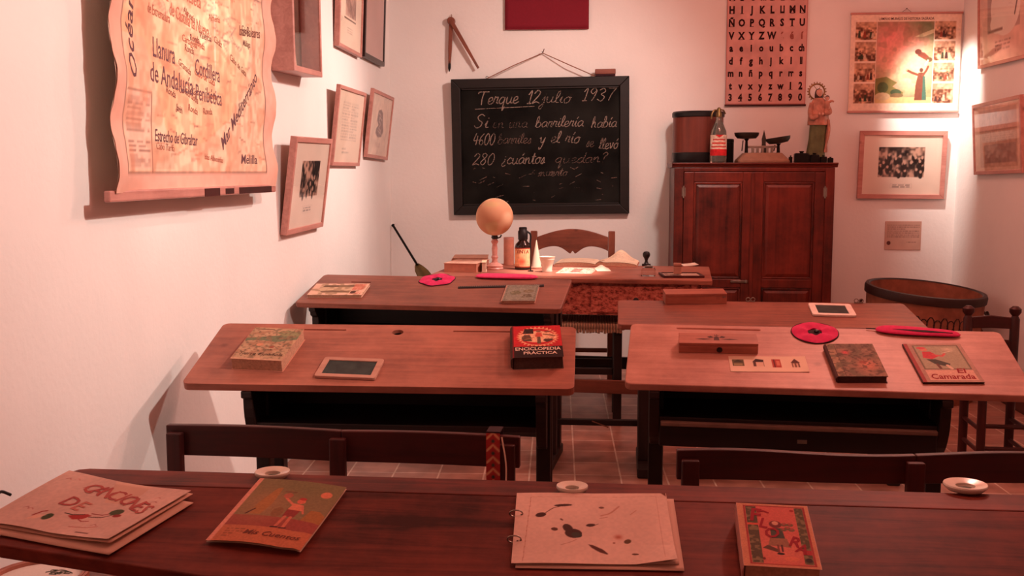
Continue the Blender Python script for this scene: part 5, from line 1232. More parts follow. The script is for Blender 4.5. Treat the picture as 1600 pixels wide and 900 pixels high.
# ------------------------------------------------------------------ iron shovel leaning in the corner
def shovel():
    p, q = on_y(614, 352, 7.17), on_y(652, 414, 6.95)
    d = (q-p); d.normalize(); end = p+d*((p.z-0.01)/-d.z)
    t = thing('fire_shovel', 'thin black long-handled fire shovel leaning against the back wall beside the corner', 'shovel', p)
    L = (q-p).length
    Tm = d.to_track_quat('X', 'Z').to_matrix().to_4x4()
    MB().tube([(0, 0, 0), (L, 0, 0)], 0.008, 8, ).tube([(0.0, 0.008*cos(a), 0.008*sin(a)+0.0) for a in np.linspace(0, 2*pi, 10, endpoint=False)], 0.005, 6, closed=True).build('handle', M['black_metal'], t, True, T=Tm)
    n = 12; vs = []; fs = []
    prof = [(-0.01, 0.012), (0.02, 0.034), (0.06, 0.052), (0.12, 0.060), (0.18, 0.056), (0.215, 0.03)]
    for x, w in prof:
        for j in range(n+1):
            s = -1+2*j/n; vs.append((L+x, s*w, 0.012*s*s-0.006))
    fs = [(i*(n+1)+j, i*(n+1)+j+1, (i+1)*(n+1)+j+1, (i+1)*(n+1)+j) for i in range(len(prof)-1) for j in range(n)]
    o = MB().add(vs, fs).build('blade', M['brass'], t, True, T=Tm)
    s = o.modifiers.new('thick', 'SOLIDIFY'); s.thickness = 0.003
shovel()

# ------------------------------------------------------------------ things on the teacher's table
def tpt(px, py):
    l = on_plane(px, py, TM); w = TM @ l; return w
def globe():
    p = tpt(773, 421); Y = p.y; c = on_y(773, 339, Y); r = (on_y(802, 339, Y)-on_y(744, 339, Y)).length/2; zc = c.z-p.z
    t = thing('desk_globe', "small pale terrestrial globe on a turned wooden stand on the teacher's table", 'globe', p+Vector((0, 0, 0.0005)), (0, 0, tyaw))
    lz = zc-r
    MB().lathe([(0.048, 0), (0.05, 0.006), (0.046, 0.012), (0.048, 0.022), (0.038, 0.03), (0.018, 0.04), (0.014, 0.055), (0.020, 0.07), (0.0145, 0.082), (0.0165, lz*0.62), (0.013, lz*0.74), (0.021, lz*0.82), (0.013, lz*0.9), (0.010, lz-0.004)], 28).build('stand', M['frame'], t, True)
    MB().lathe([(0.012, lz-0.022), (0.02, lz-0.012), (0.016, lz+0.004), (0.006, lz+0.01)], 16).tube([(0.014, 0, lz-0.016), (0.035, -0.01, lz-0.008), (0.04, -0.01, lz+0.004)], 0.004, 6).build('bracket', M['ink'], t, True)
    n, m = 72, 48; cv = Cv(n, m, (214, 172, 140)); cv.noise(6, 0.06, 2); cv.blot(7, 0.52, (190, 128, 96), 0.8, 9); cv.blot(12, 0.6, (182, 150, 104), 0.5, 14)
    for k in range(1, 8): cv.rect(0, k/8-0.004, 1, k/8+0.004, (190, 146, 112), 0.35)
    for k in range(12): cv.rect(k/12-0.002, 0, k/12+0.002, 1, (190, 146, 112), 0.35)
    o = sheet('sphere', t, 1.0, 1.0, cv, (), basis='flat', zf=lambda u, v: 0*u)
    for v in o.data.vertices:
        a = v.co.x*2*pi; b = (v.co.y-0.5)*pi*0.998; v.co = (r*cos(b)*cos(a), r*cos(b)*sin(a), zc+r*sin(b))
    o.data.update(); o.rotation_euler = (0, 0, R(70))
    MB().lathe([(0.006, zc+r-0.002), (0.006, zc+r+0.006), (0.002, zc+r+0.009)], 12, (0.012, 0, -0.001)).build('pole_cap', M['ink'], t, True)
globe()
def ink_bottle():
    p = tpt(817, 421); h = on_y(818, 355, p.y).z-p.z; r = (on_y(829, 400, p.y)-on_y(804, 400, p.y)).length/2
    t = thing('ink_bottle', "black glass ink bottle with a reddish cream label on the teacher's table", 'bottle', p+Vector((0, 0, 0.0005)))
    MB().lathe([(r-0.003, 0), (r, 0.004), (r, h*0.54), (r-0.004, h*0.60), (r*0.55, h*0.67), (r*0.5, h*0.72)], 32).build('body', M['bottle_glass'], t, True)
    MB().lathe([(r*0.56, h*0.70), (r*0.60, h*0.72), (r*0.62, h*0.90), (r*0.5, h*0.93), (r*0.5, h*0.99), (r*0.4, h)], 24).tube(catmull([(r*0.5, 0, h*0.9), (r*0.95, 0, h*0.82), (r*0.9, 0, h*0.6)], 4), 0.0055, 8).build('stopper', M['ink'], t, True)
    cv = Cv(90, 80, (238, 176, 130)); cv.noise(12, 0.1, 4); cv.rect(0, 0.0, 1, 0.06, (150, 60, 44)); cv.rect(0, 0.94, 1, 1, (150, 60, 44)); cv.soft(0.5, 0.3, 0.2, 0.16, (206, 84, 60), 0.9); cv.lines_of_text(0.2, 0.8, 0.08, 0.16, 2, (120, 50, 40), 0.8, 3)
    o = sheet('label', t, 1.0, 1.0, cv, [T2('TINTA', 0.26, 0.5, 0.80, (130, 40, 32), bold=0.02, wid=0.62)], basis='wall', lift=0.0)
    nv = cv.nx*cv.ny
    for i, v in enumerate(o.data.vertices):
        a = -pi/2-R(80)+v.co.x*R(160); rr = r+(0.0007 if i < nv else 0.0012); v.co = (rr*cos(a), rr*sin(a), h*0.06+v.co.z*h*0.46)
    o.data.update()
    q = tpt(829, 424); pn = thing('pen_holder_rod', "slim dark pen standing upright beside the ink bottle on the teacher's table", 'pen', q+Vector((0, 0, 0.0005)))
    MB().lathe([(0.016, 0), (0.016, 0.004), (0.004, 0.006)], 16).build('foot', M['ink'], pn, True)
    MB().lathe([(0.0035, 0.0055), (0.0035, 0.15), (0.0015, 0.175)], 8).build('shaft', M['ink'], pn, True)
ink_bottle()
def tube_roll():
    p = tpt(795, 414); r = (on_y(803, 390, p.y)-on_y(787, 390, p.y)).length/2; h = on_y(795, 371, p.y).z-p.z
    t = thing('cardboard_tube', "upright plain cardboard tube behind the ink bottle on the teacher's table", 'tube', p+Vector((0, 0, 0.0005)))
    MB().lathe([(r, 0), (r, h), (r-0.003, h), (r-0.003, 0.002)], 28).build('wall', M['cardboard'], t, True)
    MB().lathe([(r+0.0008, h-0.012), (r+0.0008, h+0.0005), (r-0.003, h+0.0005)], 28, cap=False).build('rim', M['frame'], t, True)
tube_roll()
def cone_():
    p = tpt(838, 419); h = on_y(835, 375, p.y).z-p.z; r = 0.03
    t = thing('wooden_cone', "pale slender wooden cone between ink bottle and white cup on the teacher's table", 'cone', p+Vector((0, 0, 0.0005)))
    MB().lathe([(r-0.002, 0), (r, 0.003), (0.003, h-0.004), (0.001, h)], 32).build('body', M['paper'], t, True)
    MB().lathe([(r+0.003, 0.0), (r+0.004, 0.005), (r-0.001, 0.009)], 32, cap=False).build('foot_ring', M['cardboard'], t, True)
cone_()
def cup():
    p = tpt(855, 425); h = on_y(855, 401, p.y).z-p.z; r = (on_y(868, 403, p.y)-on_y(843, 403, p.y)).length/2
    t = thing('china_cup', "white china cup flared at the rim, brightly lit on the teacher's table", 'cup', p+Vector((0, 0, 0.0005)))
    MB().lathe([(r*0.62, 0), (r*0.66, 0.004), (r*0.60, 0.016), (r*0.68, h*0.45), (r*0.86, h*0.78), (r, h), (r-0.003, h), (r*0.82, h*0.78), (r*0.6, h*0.42), (r*0.3, 0.02)], 36).build('body', M['china'], t, True)
    MB().lathe([(r*0.895, h*0.80), (r*0.915, h*0.805), (r*0.93, h*0.84), (r*0.915, h*0.845)], 36, cap=False).build('band', M['china'], t, True)
cup()

def book(name, label, cat, Mx, fl, fr, bl, th, cover_fn, group=None, cover_mat=None, page_mat=None, hard=True, spine='left', texts_fn=None, lift=0.0006, rounding=True):
    """a closed book whose top cover has these corners in the picture; lies on the surface Mx"""
    A, B, C = (on_plane(*p, Mx, th) for p in (fl, fr, bl)); ex = B-A; w = sqrt(ex.x**2+ex.y**2); s = atan2(ex.y, ex.x)
    q = C-A; h = -q.x*sin(s)+q.y*cos(s)
    root = thing(name, label, cat, (0, 0, 0), group=group)
    root.matrix_world = Mx @ Matrix.Translation((A.x, A.y, lift)) @ Matrix.Rotation(s, 4, 'Z')
    cm = cover_mat or M['cardboard']; pm = page_mat or M['pages']; c = 0.0025 if hard else 0.0008; th = th-lift
    MB().box(0.003, w-0.003, 0.003, h-0.003, c, th-c).build('pages', pm, root, bevel=0.001)
    cov = MB().box(0, w, 0, h, 0, c-0.0001).box(0, w, 0, h, th-c+0.0001, th-0.0004)
    if spine == 'left':
        sp = [(0.001, 0.0), (0.001, th-0.0005)]+([(-0.003-0.004*sin(pi*k/6), th*(1-k/6)) for k in range(1, 6)] if rounding else [(-0.002, th*0.7), (-0.002, th*0.3)])
        cov.prism([(x, z) for x, z in sp], 0, h, 'Y')
    cov.build('cover_board', cm, root, bevel=0.0006)
    cv, tx = cover_fn(w, h)
    sheet('cover', root, w-0.0012, h-0.0012, cv, tx, origin=(0.0006, 0.0006, th-0.0003), lift=0.0005)
    return root, w, h, th
def loose(name, label, cat, Mx, fl, fr, bl, art, group=None, zf=None, lift=0.0012, thick=0.0006, mat=None):
    A, B, C = (on_plane(*p, Mx) for p in (fl, fr, bl)); ex = B-A; w = sqrt(ex.x**2+ex.y**2); s = atan2(ex.y, ex.x); q = C-A; h = -q.x*sin(s)+q.y*cos(s)
    root = thing(name, label, cat, (0, 0, 0), group=group)
    root.matrix_world = Mx @ Matrix.Translation((A.x, A.y, lift)) @ Matrix.Rotation(s, 4, 'Z')
    cv, tx = art(w, h)
    sheet('print', root, w, h, cv, tx, zf=zf)
    n = 16; vs = []; g = lambda u, v: float(zf(np.array([u]), np.array([v]))[0]) if zf else 0.0
    for j in range(n+1):
        for i in range(n+1): vs.append((w*i/n, h*j/n, g(i/n, j/n)-thick))
    MB().add(vs, [(j*(n+1)+i, j*(n+1)+i+1, (j+1)*(n+1)+i+1, (j+1)*(n+1)+i) for j in range(n) for i in range(n)]).build('sheet_back', mat or M['paper'], root, True)
    return root, w, h
def cover_plain(base, seed, text=None, tc=(90, 50, 44), pic=None):
    def f(w, h):
        cv = Cv(100, max(20, int(100*h/w)), base); cv.noise(8, 0.06, seed).noise(30, 0.04, seed+1)
        if pic: cv.photo(*pic, seed, lo=(120, 84, 70), hi=(214, 172, 146), cells=20)
        cv.lines_of_text(0.15, 0.85, 0.12, 0.24, 2, tc, 0.6, seed)
        return cv, [T2(text, h*0.14, w*0.5, h*0.84, tc, bold=0.01, wid=w*0.6)] if text else ()
    return f
# two boxes of papers and the open book
book('paper_box', "long pale box of papers at the left end of the teacher's table, front one", 'box', TM, (693, 411), (745, 412), (704, 404), 0.050, cover_plain((216, 168, 148), 71), group="paper boxes on the teacher's table", cover_mat=M['cardboard'], page_mat=M['cardboard'], spine='none')
bx2, w2, h2, t2 = book('old_ledger', "flat brown ledger behind the pale paper box on the teacher's table", 'book', TM, (707, 403), (762, 403), (716, 397.5), 0.045, cover_plain((170, 118, 98), 72), group="paper boxes on the teacher's table")
book('note_block', "small cream note block to the left of the globe base on the teacher's table", 'note block', TM, (752, 410), (760, 410), (760, 406), 0.055, cover_plain((240, 214, 180), 73), cover_mat=M['paper'], page_mat=M['paper'], spine='none')
def open_book():
    a, b, c = tpt(866, 416), tpt(995, 417), tpt(880, 399)
    W = (b-a).length; D = 0.30; root = thing('open_book', "large open book with curling cream pages on the teacher's table", 'book', a+Vector((0, 0.02, 0.0005)), (0, 0, tyaw))
    z1 = lambda u, v: 0.012+0.012*np.sin(np.clip(u, 0, 1)*pi)**0.6
    cv = Cv(80, 80, (242, 214, 186)); cv.noise(8, 0.03, 2); cv.lines_of_text(0.1, 0.9, 0.1, 0.9, 18, (150, 120, 108), 0.4, 4)
    MB().box(-0.004, W+0.004, -0.004, D+0.004, 0.0, 0.004).build('cover', M['cardboard'], root, bevel=0.0015)
    zr = lambda u, v: 0.010+0.016*np.sin(np.clip(u, 0, 1)*pi)**0.6+0.05*np.exp(-((u-0.55)/0.22)**2)*np.clip(v-0.5, 0, 1)*2+0.012*np.exp(-((u-0.1)/0.1)**2)*(1-v)
    for nm, x0, zf in (('left_page', 0.0, z1), ('right_page', W/2, zr)):
        sheet(nm, root, W/2, D, cv, (), origin=(x0, 0, 0.0), zf=zf)
        n = 14; pts = [(x0, 0.0045)]+[(x0+W/2*i/n, float(zf(np.array([i/n]), np.array([0.0]))[0])*0.9) for i in range(n+1)]+[(x0+W/2, 0.0045)]
        MB().prism(pts, 0.001, D*0.5, 'Y').build('page_block', M['pages'], root)
open_book()
def card_art(w, h):
    cv = Cv(130, max(30, int(130*h/w)), (236, 206, 184)); cv.noise(20, 0.05, 4)
    cv.rect(0, 0, 1, 1, (150, 84, 70), 0.3); cv.blot(26, 0.5, (110, 50, 44), 0.8, 5); cv.blot(40, 0.55, (240, 214, 190), 0.8, 6); cv.rect(0.35, 0.2, 0.62, 0.8, (150, 70, 62), 0.6); cv.rect(0, 0, 1, 0.06, (232, 200, 180)); cv.rect(0, 0.94, 1, 1, (232, 200, 180)); return cv, ()
loose('patterned_card', "card with a fine lace-like printed pattern in front of the open book", 'card', TM, (868, 427), (924, 428), (872, 418), card_art)
loose('folded_leaflet', "small folded white leaflet between patterned card and open book", 'leaflet', TM, (933, 424), (955, 424), (936, 419), lambda w, h: (Cv(30, 20, (240, 206, 186)), ()), zf=lambda u, v: 0.018*np.exp(-((u-0.5)/0.3)**2)*v)
st_p = tpt(1010, 416); stp = thing('rubber_stamp', "black-handled rubber stamp at the back of the teacher's table", 'stamp', st_p+Vector((0, 0.02, 0.0005)))
MB().prism(rrect(0.05, 0.03, 0.003, 3, -0.025, -0.015), 0.0, 0.012).build('stamp_plate', M['ink'], stp, bevel=0.001)
MB().lathe([(0.016, 0.012), (0.012, 0.018), (0.008, 0.03), (0.012, 0.042), (0.021, 0.058), (0.022, 0.07), (0.016, 0.082), (0.004, 0.086)], 24).build('handle', M['ink'], stp, True)
gl_p = tpt(1013, 431); gl = thing('glass_inkstand', "low clear glass inkstand with a metal lid in front of the black rubber stamp", 'inkwell', gl_p+Vector((0, 0, 0.0005)), (0, 0, tyaw))
b_ = MB(); r1 = rrect(0.075, 0.075, 0.008, 4, -0.0375, -0.0375); r2 = rrect(0.06, 0.06, 0.008, 4, -0.03, -0.03)
b_.loft([[Vector((x, y, 0)) for x, y in r1], [Vector((x, y, 0.03)) for x, y in r1], [Vector((x, y, 0.044)) for x, y in r2]]); b_.build('glass_block', M['clear'], gl, bevel=0.002)
MB().lathe([(0.02, 0.0445), (0.022, 0.047), (0.022, 0.052), (0.004, 0.056)], 20).build('lid', M['metal'], gl, True)
def framed_doc():
    A, B, C = (on_plane(*p, TM, 0.012) for p in ((1037, 431), (1101, 431), (1028, 418))); ex = B-A; w = (B-A).length; s = atan2(ex.y, ex.x); h = 0.20
    root = thing('document_frame', "dark-edged framed document lying flat at the right end of the teacher's table", 'framed document', (0, 0, 0)); root.matrix_world = TM @ Matrix.Translation((A.x, A.y, 0.0006)) @ Matrix.Rotation(s, 4, 'Z')
    f = MB(); fw = 0.012
    f.box(0, w, 0, fw, 0, 0.012).box(0, w, h-fw, h, 0, 0.012).box(0, fw, fw, h-fw, 0, 0.012).box(w-fw, w, fw, h-fw, 0, 0.012).build('frame', M['bench'], root, bevel=0.002)
    cv = Cv(110, 90, (206, 176, 160)); cv.noise(8, 0.04, 3); cv.photo(0.06, 0.1, 0.5, 0.9, 91, lo=(110, 80, 72), hi=(200, 168, 150)); cv.lines_of_text(0.55, 0.95, 0.1, 0.9, 12, (120, 96, 90), 0.5, 5)
    sheet('document', root, w-2*fw, h-2*fw, cv, (), origin=(fw, fw, 0.007)); MB().box(fw, w-fw, fw, h-fw, 0.001, 0.006).build('backing', M['cardboard'], root)
    bq = root.matrix_world @ Vector((w*0.40, h*0.45, 0.0125))
    wb = thing('wooden_block', "small reddish wooden block standing on the framed document", 'block', bq, (0, 0, tyaw+0.1))
    MB().box(-0.02, 0.02, -0.0125, 0.0125, 0, 0.058).build('body', M['slate_wood'], wb, bevel=0.003)
    MB().box(-0.0205, 0.0205, -0.013, 0.013, 0.040, 0.046).build('band', M['chair'], wb, bevel=0.0006)
framed_doc()
loose('paper_slip', "loose white paper slip behind the framed document on the teacher's table", 'paper', TM, (1068, 416), (1092, 416), (1062, 412.5), lambda w, h: (Cv(40, 20, (238, 206, 188)).noise(6, 0.03, 1), ()), zf=lambda u, v: 0.008*u*u)

# ------------------------------------------------------------------ things on the school desks
def slate_(label, D, fl, fr, bl, mat, th=0.010):
    A, B, C = (on_plane(*p, D['M'], th) for p in (fl, fr, bl)); ex = B-A; w = sqrt(ex.x**2+ex.y**2); s = atan2(ex.y, ex.x); q = C-A; h = -q.x*sin(s)+q.y*cos(s)
    root = thing('writing_slate', label, 'slate', (0, 0, 0), group='small writing slates on the desks'); root.matrix_world = D['M'] @ Matrix.Translation((A.x, A.y, 0.0008)) @ Matrix.Rotation(s, 4, 'Z')
    fw = min(w, h)*0.15; n = 5; out = rrect(w, h, fw*0.5, n); inn = rrect(w-2*fw, h-2*fw, 0.001, n, fw, fw); k = len(out)
    m = MB(); vs = [Vector((x, y, z)) for z in (0, th) for x, y in out]+[Vector((x, y, z)) for z in (0, th) for x, y in inn]; fs = []
    for i in range(k):
        j = (i+1) % k; fs += [(i, j, k+j, k+i), (2*k+i, 3*k+i, 3*k+j, 2*k+j), (k+i, k+j, 3*k+j, 3*k+i), (i, 2*k+i, 2*k+j, j)]
    m.add(vs, fs); m.build('frame', mat, root, bevel=0.002)
    MB().box(fw-0.002, w-fw+0.002, fw-0.002, h-fw+0.002, 0.002, th-0.0035).build('slate', M['slate_smear'], root)
slate_('small slate with a wooden frame lying on the reddish left desk', L2, (490, 587), (586, 591), (504, 557), M['slate_wood'])
slate_('small slate with a white frame on the brown right desk behind the pale one', R1, (1270, 491), (1339, 493), (1255, 473), M['slate_white'])

def pbox(label, D, fl, fr, bl, th, emblem):
    A, B, C = (on_plane(*p, D['M'], th) for p in (fl, fr, bl)); ex = B-A; w = sqrt(ex.x**2+ex.y**2); s = atan2(ex.y, ex.x); q = C-A; h = max(0.045, -q.x*sin(s)+q.y*cos(s))
    root = thing('pencil_box', label, 'pencil box', (0, 0, 0), group='wooden pencil boxes'); root.matrix_world = D['M'] @ Matrix.Translation((A.x, A.y, 0.0008)) @ Matrix.Rotation(s, 4, 'Z')
    MB().box(0, w, 0, 0.005, 0, th*0.72).box(0, w, h-0.005, h, 0, th*0.72).box(0, 0.005, 0.005, h-0.005, 0, th*0.72).box(w-0.005, w, 0.005, h-0.005, 0, th*0.72).box(0.005, w-0.005, 0.005, h-0.005, 0.0, 0.005).build('body', M['pencil_box'], root, bevel=0.001)
    lid = MB().box(0, w, 0, h, th*0.735, th).build('lid', M['pencil_box'], root, bevel=0.0015)
    if emblem:
        m = MB(); z = th+0.0003; cx, cy = w*0.48, h*0.5
        def orn(pts): m.add([(cx+x*w, cy+y*h, z) for x, y in pts], [tuple(range(len(pts)))])
        for sg in (-1, 1):
            orn([(sg*0.04, -0.10), (sg*0.17, -0.16), (sg*0.28, -0.10), (sg*0.17, -0.04)]); orn([(sg*0.03, 0.05), (sg*0.09, 0.02), (sg*0.12, 0.12), (sg*0.07, 0.22)])
        for k in range(5): a = 2*pi*k/5; orn([(0.03*cos(a+0.3*j)-0.0, 0.26+0.10*sin(a+0.3*j)) for j in (-1, 0, 1)]+[(0, 0.2)])
        orn([(-0.035, -0.2), (0.035, -0.2), (0.03, 0.1), (0, 0.16), (-0.03, 0.1)])
        m.build('emblem', M['box_dark'], lid)
        MB().lathe([(th*0.26, 0), (th*0.26, 0.002), (th*0.12, 0.004)], 20, T=Matrix.Translation((w*0.515, 0.0005, th*0.36)) @ Matrix.Rotation(pi/2, 4, 'X')).build('catch', M['ink'], root, True)
    else:
        MB().prism([(0, th*0.735), (0, th*0.66), (0.003, th*0.6), (0.006, th*0.66)], w-0.02, w-0.006, 'X', T=Matrix.Translation((0, -0.0035, 0))).build('catch', M['metal'], root)
pbox('wooden pencil box with a printed emblem and dark round catch on the pale desk', R2, (1061, 536), (1185, 538), (1059, 520), 0.036, True)
pbox('plain long wooden pencil box on the brown right desk behind the pale one', R1, (1040, 460), (1136, 459), (1038, 452), 0.048, False)

def wiper(label, D, c, wpx, hexa=False):
    P = on_plane(*c, D['M']); a = on_plane(c[0]-wpx/2, c[1], D['M']); b = on_plane(c[0]+wpx/2, c[1], D['M']); r = (b-a).length/2
    root = thing('felt_pen_wiper', label, 'pen wiper', (0, 0, 0), group='round red felt pen wipers'); root.matrix_world = D['M'] @ Matrix.Translation((P.x, P.y, 0.0008)) @ Matrix.Rotation(0.4, 4, 'Z')
    n = 48; m = MB(); ri = r*0.30; vs = []
    prof = [(ri, 0.0), (ri, 0.006), (r*0.5, 0.0085), (r*0.8, 0.0075), (r*0.98, 0.004), (r, 0.0)]
    for q, z in prof:
        for k in range(n):
            a = 2*pi*k/n; w = 1.0+(0.045*cos(6*a) if hexa else 0.02*cos(3*a)); vs.append((q*(w if q > ri else 1)*cos(a), q*(w if q > ri else 1)*sin(a), z*(1+0.35*cos(5*a)*(0 if z == 0 else 1))))
    m.add(vs, [(i*n+k, i*n+(k+1) % n, (i+1)*n+(k+1) % n, (i+1)*n+k) for i in range(len(prof)-1) for k in range(n)]); m.build('felt_ring', M['felt'], root, True)
    MB().lathe([(ri*0.98, 0.0005), (ri*0.98, 0.003), (ri*0.7, 0.0035), (ri*0.3, 0.004)], 24).build('felt_centre', M['felt_dark'], root, True)
    MB().lathe([(ri*0.34, 0.0035), (ri*0.4, 0.008), (ri*0.28, 0.011), (0.001, 0.012)], 18, (ri*0.25, 0, 0)).build('button', M['ink'], root, True)
    MB().tube([(r*1.0*cos(2*pi*k/n)*(1.0+(0.045*cos(12*pi*k/n) if hexa else 0.02*cos(6*pi*k/n))), r*1.0*sin(2*pi*k/n)*(1.0+(0.045*cos(12*pi*k/n) if hexa else 0.02*cos(6*pi*k/n))), 0.0018) for k in range(n)], 0.0018, 6, closed=True).build('stitched_edge', M['felt_dark'], root, True)
wiper('round red felt pen wiper on the pale desk above the worn book', R2, (1273, 521), 73)
wiper('round red felt pen wiper on the brown desk next to a dark ruler', L1, (683, 438), 54, True)

def pen_case(label, D, p0, p1, wid, slit):
    A = on_plane(*p0, D['M']); B = on_plane(*p1, D['M']); L = (B-A).length; s = atan2(B.y-A.y, B.x-A.x)
    root = thing('felt_pen_case', label, 'pen case', (0, 0, 0), group='long red felt pen cases'); root.matrix_world = D['M'] @ Matrix.Translation((A.x, A.y, 0.0008)) @ Matrix.Rotation(s, 4, 'Z')
    n = 40; m = MB(); rings = []
    for i in range(n+1):
        t = i/n; x = L*t; e = sqrt(max(0.0, 1-(abs(2*t-1))**6)); w = max(0.002, wid*e*(0.9+0.12*sin(t*5))); h = max(0.002, 0.013*e)
        rings.append([Vector((x, w*0.5*cos(a), max(0.0, 0.004+h*(0.5*sin(a)+0.35)))) for a in np.linspace(0, 2*pi, 20, endpoint=False)])
    m.loft(rings); m.build('felt_sleeve', M['felt_pink'] if not slit else M['felt'], root, True)
    if slit:
        pts = []
        for i in range(13): t = i/12; pts.append((L*(0.2+0.7*t), -wid*0.14+wid*0.10*sin(pi*t)))
        for i in range(13): t = 1-i/12; pts.append((L*(0.2+0.7*t), -wid*0.14-wid*0.13*sin(pi*t)))
        MB().prism([p for k, p in enumerate(pts) if k not in (13, 25)], 0.0125, 0.0150, 'Z').build('opening', M['felt_dark'], root)
        MB().tube([(-0.028, 0.004, 0.004), (0.05, 0.003, 0.008)], 0.0022, 8).build('pen_tip', M['under'], root, True)
    else:
        MB().tube([(L*(0.03+0.94*k/20), -wid*0.46*sqrt(max(0, 1-(abs(2*(0.03+0.94*k/20)-1))**6)), 0.006) for k in range(21)], 0.0014, 6).build('seam', M['felt'], root, True)
pen_case('long red felt pen case with an open slit, on the pale right desk', R2, (1367, 517), (1501, 526), 0.060, True)
pen_case('long pinkish red felt pen case lying at the back edge of the brown left desk', L1, (743, 433), (841, 435), 0.062, False)

A, B = on_plane(716, 450, L1['M']), on_plane(850, 447, L1['M']); rl = thing('wooden_ruler', 'dark flat wooden ruler lying under the green booklet on the brown left desk', 'ruler'); Lr = (B-A).length
rl.matrix_world = L1['M'] @ Matrix.Translation((A.x, A.y, 0.0006)) @ Matrix.Rotation(atan2(B.y-A.y, B.x-A.x), 4, 'Z')
MB().prism([(-0.012, 0), (0.012, 0), (0.012, 0.004), (-0.008, 0.004)], 0, Lr, 'X').build('body', M['under_x'], rl, bevel=0.0008)
tk = MB()
for k in range(int(Lr*100)): tk.box(0.005+k*0.01, 0.0056+k*0.01, 0.003, 0.012, 0.0041, 0.0043)
tk.build('scale_marks', M['paper'], rl)
MB().lathe([(0.004, 0.00405), (0.004, 0.0043)], 16, (0.02, 0, 0)).build('hanging_hole', M['ink'], rl)

# book covers
def c_big(w, h):
    cv = Cv(120, int(120*h/w), (176, 138, 108)); cv.noise(8, 0.08, 3)
    cv.poly([(0, 0.56), (0.3, 0.60), (0.62, 0.55), (1, 0.66), (1, 0.80), (0.6, 0.76), (0.2, 0.68), (0, 0.66)], (110, 112, 84)); cv.poly([(0.5, 0.86), (0.72, 0.93), (1, 0.88), (1, 0.76), (0.7, 0.74)], (138, 128, 92))
    cv.blot(12, 0.55, (150, 104, 80), 0.6, 5); cv.blot(24, 0.6, (90, 78, 60), 0.5, 6); cv.ell(0.36, 0.46, 0.07, 0.06, (196, 132, 100)); cv.ell(0.62, 0.40, 0.05, 0.05, (150, 84, 64)); cv.rect(0.04, 0.93, 0.42, 0.955, (90, 60, 48), 0.7); cv.rect(0, 0, 1, 0.05, (196, 146, 118), 0.7); cv.noise(50, 0.05, 8)
    return cv, [T2('Tierra Española', h*0.11, w*0.5, h*0.17, (70, 44, 36), 0, 0.012, 0.3, w*0.84), T2('de', h*0.07, w*0.62, h*0.31, (80, 50, 40), 0, 0.01, 0.3)]
book('thick_book', 'thick tan illustrated book at the left end of the reddish left desk', 'book', L2['M'], (359, 560), (440, 564), (404, 511), 0.040, c_big, cover_mat=M['cardboard'], spine='none', hard=False, group='old schoolbooks on the desks')
def c_enc(w, h):
    cv = Cv(130, int(130*h/w), (190, 34, 42)); cv.noise(8, 0.07, 4)
    for k in range(30):
        a = 2*pi*k/30; cv.poly([(0.52+0.44*cos(a), 0.64+0.34*sin(a)), (0.52+0.36*cos(a+0.12), 0.64+0.26*sin(a+0.12)), (0.52+0.36*cos(a-0.12), 0.64+0.26*sin(a-0.12))], (226, 160, 120))
    cv.ell(0.52, 0.64, 0.37, 0.25, (230, 178, 140))
    cv.poly([(0.22, 0.74), (0.26, 0.90), (0.44, 0.90), (0.44, 0.74)], (44, 30, 28)); cv.ell(0.29, 0.60, 0.10, 0.13, (96, 74, 56)); cv.poly([(0.22, 0.5), (0.40, 0.5), (0.36, 0.70), (0.24, 0.70)], (88, 66, 50)); cv.line([(0.26, 0.56), (0.4, 0.6)], 0.03, (150, 104, 76)); cv.poly([(0.5, 0.42), (0.58, 0.42), (0.57, 0.66), (0.51, 0.66)], (96, 82, 66)); cv.poly([(0.46, 0.64), (0.62, 0.64), (0.60, 0.76), (0.5, 0.78)], (206, 88, 72)); cv.ell(0.54, 0.82, 0.05, 0.05, (140, 92, 72))
    cv.poly([(0.62, 0.52), (0.70, 0.46), (0.82, 0.52), (0.82, 0.57), (0.66, 0.57)], (80, 56, 46)); cv.line([(0.64, 0.72), (0.80, 0.68), (0.86, 0.66)], 0.04, (110, 70, 54)); cv.ell(0.72, 0.80, 0.06, 0.03, (110, 80, 62)); cv.blot(30, 0.62, (150, 70, 50), 0.35, 4)
    cv.rect(0, 0, 1, 0.335, (40, 18, 18)); cv.rect(0, 0, 0.03, 1, (110, 24, 28)); cv.noise(40, 0.05, 5)
    return cv, [T2('ENCICLOPEDIA', h*0.13, w*0.5, h*0.25, (228, 200, 180), 0, 0.015, 0, w*0.90), T2('PRÁCTICA', h*0.11, w*0.54, h*0.125, (228, 200, 180), 0, 0.015, 0, w*0.66)]
book('thick_book', 'thick red and black encyclopedia with white lettering on the reddish left desk', 'book', L2['M'], (801, 559), (881, 557), (796, 510), 0.042, c_enc, cover_mat=M['pages_dark'], page_mat=M['pages_dark'], hard=False, group='old schoolbooks on the desks')
def c_grey(w, h):
    cv = Cv(120, int(120*h/w), (142, 108, 88)); cv.noise(8, 0.1, 2); cv.rect(0, 0, 0.16, 1, (164, 128, 100)); cv.rect(0.16, 0, 0.175, 1, (100, 72, 58)); cv.blot(9, 0.48, (108, 92, 72), 0.8, 3); cv.soft(0.70, 0.35, 0.26, 0.34, (196, 120, 96), 1); cv.soft(0.34, 0.72, 0.10, 0.12, (206, 84, 84), 1); cv.rect(0.2, 0.84, 0.97, 0.98, (110, 88, 72), 0.7); cv.blot(20, 0.6, (84, 60, 50), 0.6, 7); cv.ell(0.62, 0.42, 0.08, 0.06, (150, 80, 66), 0.8); cv.noise(40, 0.06, 4); return cv, ()
